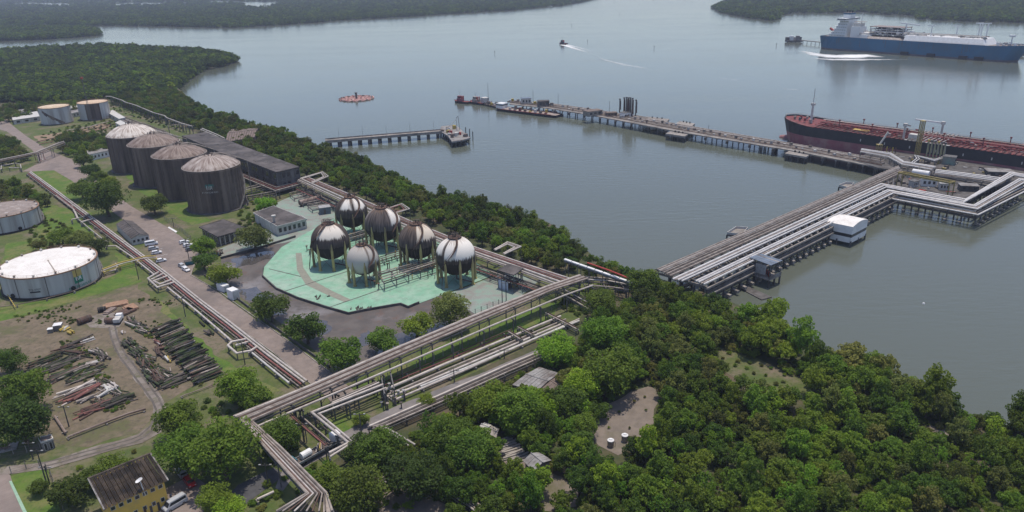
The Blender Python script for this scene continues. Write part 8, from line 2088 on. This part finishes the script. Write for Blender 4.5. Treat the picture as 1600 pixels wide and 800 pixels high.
mb = MB(); mb.box((0,0,.15), (5,3.4,.3), .4); part('slab', mb, M['conc'], t, False)
for k in range(18):
    mb = MB(); mb.box((rng.uniform(-1,1), rng.uniform(-.8,.8), .45+.3*(k % 3)), (.8,.4,.35), rng.random()*3); part('block', mb, M['dome_rust'], t, False)

# ------------------------------------------------------------------ people by the yellow building
def person(u, v, a, shirt, trousers, label):
    p = G(u, v, 3.1); t = thing('person', label, 'person', tuple(p), a)
    J = [(0,0,.95),(0,0,1.2),(0,0,1.42),(0,0,1.52),(0,0,1.64),(0,0,1.74), (.0,.1,.9),(.06,.11,.5),(0,.12,.08),(.16,.13,.03), (.0,-.1,.9),(-.02,-.11,.5),(-.1,-.12,.08),(.06,-.13,.03), (0,.19,1.38),(.05,.25,1.1),(.16,.22,.88),(.2,.21,.79), (0,-.19,1.38),(-.02,-.26,1.1),(.06,-.25,.86),(.09,-.24,.77)]
    E = [(0,1),(1,2),(2,3),(3,4),(4,5),(0,6),(6,7),(7,8),(8,9),(0,10),(10,11),(11,12),(12,13),(2,14),(14,15),(15,16),(16,17),(2,18),(18,19),(19,20),(20,21)]
    rad = [.13,.14,.13,.055,.10,.075,.09,.06,.045,.04,.09,.06,.045,.04,.06,.045,.035,.03,.06,.045,.035,.03]
    me = bpy.data.meshes.new('body'); me.from_pydata(J, E, []); o = bpy.data.objects.new('body', me); C.objects.link(o); o.parent = t
    sk = o.modifiers.new('skin', 'SKIN'); 
    if not me.skin_vertices: me.attributes.new('skin', 'FLOAT2', 'POINT') if 0 else None
    bm = bmesh.new(); bm.from_mesh(me); ly = bm.verts.layers.skin.verify(); bm.verts.ensure_lookup_table()
    for i, vt in enumerate(bm.verts): vt[ly].radius = (rad[i], rad[i]); vt[ly].use_root = (i == 0)
    bm.to_mesh(me); bm.free(); ss = o.modifiers.new('smooth', 'SUBSURF'); ss.levels = ss.render_levels = 1
    m = bpy.data.materials.new('clothing'); m.use_nodes = True; n = m.node_tree.nodes; l = m.node_tree.links
    tc = n.new('ShaderNodeTexCoord'); sp = n.new('ShaderNodeSeparateXYZ'); l.new(tc.outputs['Object'], sp.inputs[0]); cr = n.new('ShaderNodeValToRGB'); cr.color_ramp.interpolation = 'CONSTANT'
    dv = n.new('ShaderNodeMath'); dv.operation = 'DIVIDE'; dv.inputs[1].default_value = 2; l.new(sp.outputs[2], dv.inputs[0]); l.new(dv.outputs[0], cr.inputs[0])
    es = cr.color_ramp.elements; es[0].color = (.02,.02,.02,1); es[1].position = .05; es[1].color = (*trousers,1)
    e = es.new(.475); e.color = (*shirt,1); e = es.new(.755); e.color = (.25,.15,.10,1); e = es.new(.84); e.color = (.02,.015,.012,1)
    l.new(cr.outputs[0], n['Principled BSDF'].inputs['Base Color']); n['Principled BSDF'].inputs['Roughness'].default_value = .8; me.materials.append(m)
person(243,794,.4,(.03,.04,.09),(.03,.03,.05),'person in dark blue clothes standing in front of the yellow building')
person(236,796,2.0,(.04,.04,.05),(.03,.03,.04),'person in dark clothes at the door of the yellow building')
person(268,781,-1.0,(.06,.10,.22),(.03,.03,.05),'person in a blue shirt by the corner of the yellow building')

# ------------------------------------------------------------------ haze
hz = MB(); hz.box((0, 4000, 61), (14400, 9600, 126))
o = struct('haze', hz, None, 'stuff')
hm = bpy.data.materials.new('haze'); hm.use_nodes = True; n = hm.node_tree.nodes; n.remove(n['Principled BSDF'])
pv = n.new('ShaderNodeVolumePrincipled'); pv.inputs['Color'].default_value = (.70,.78,1.0,1); pv.inputs['Density'].default_value = .00011; pv.inputs['Anisotropy'].default_value = .0
hm.node_tree.links.new(pv.outputs[0], n['Material Output'].inputs['Volume']); o.data.materials.append(hm)
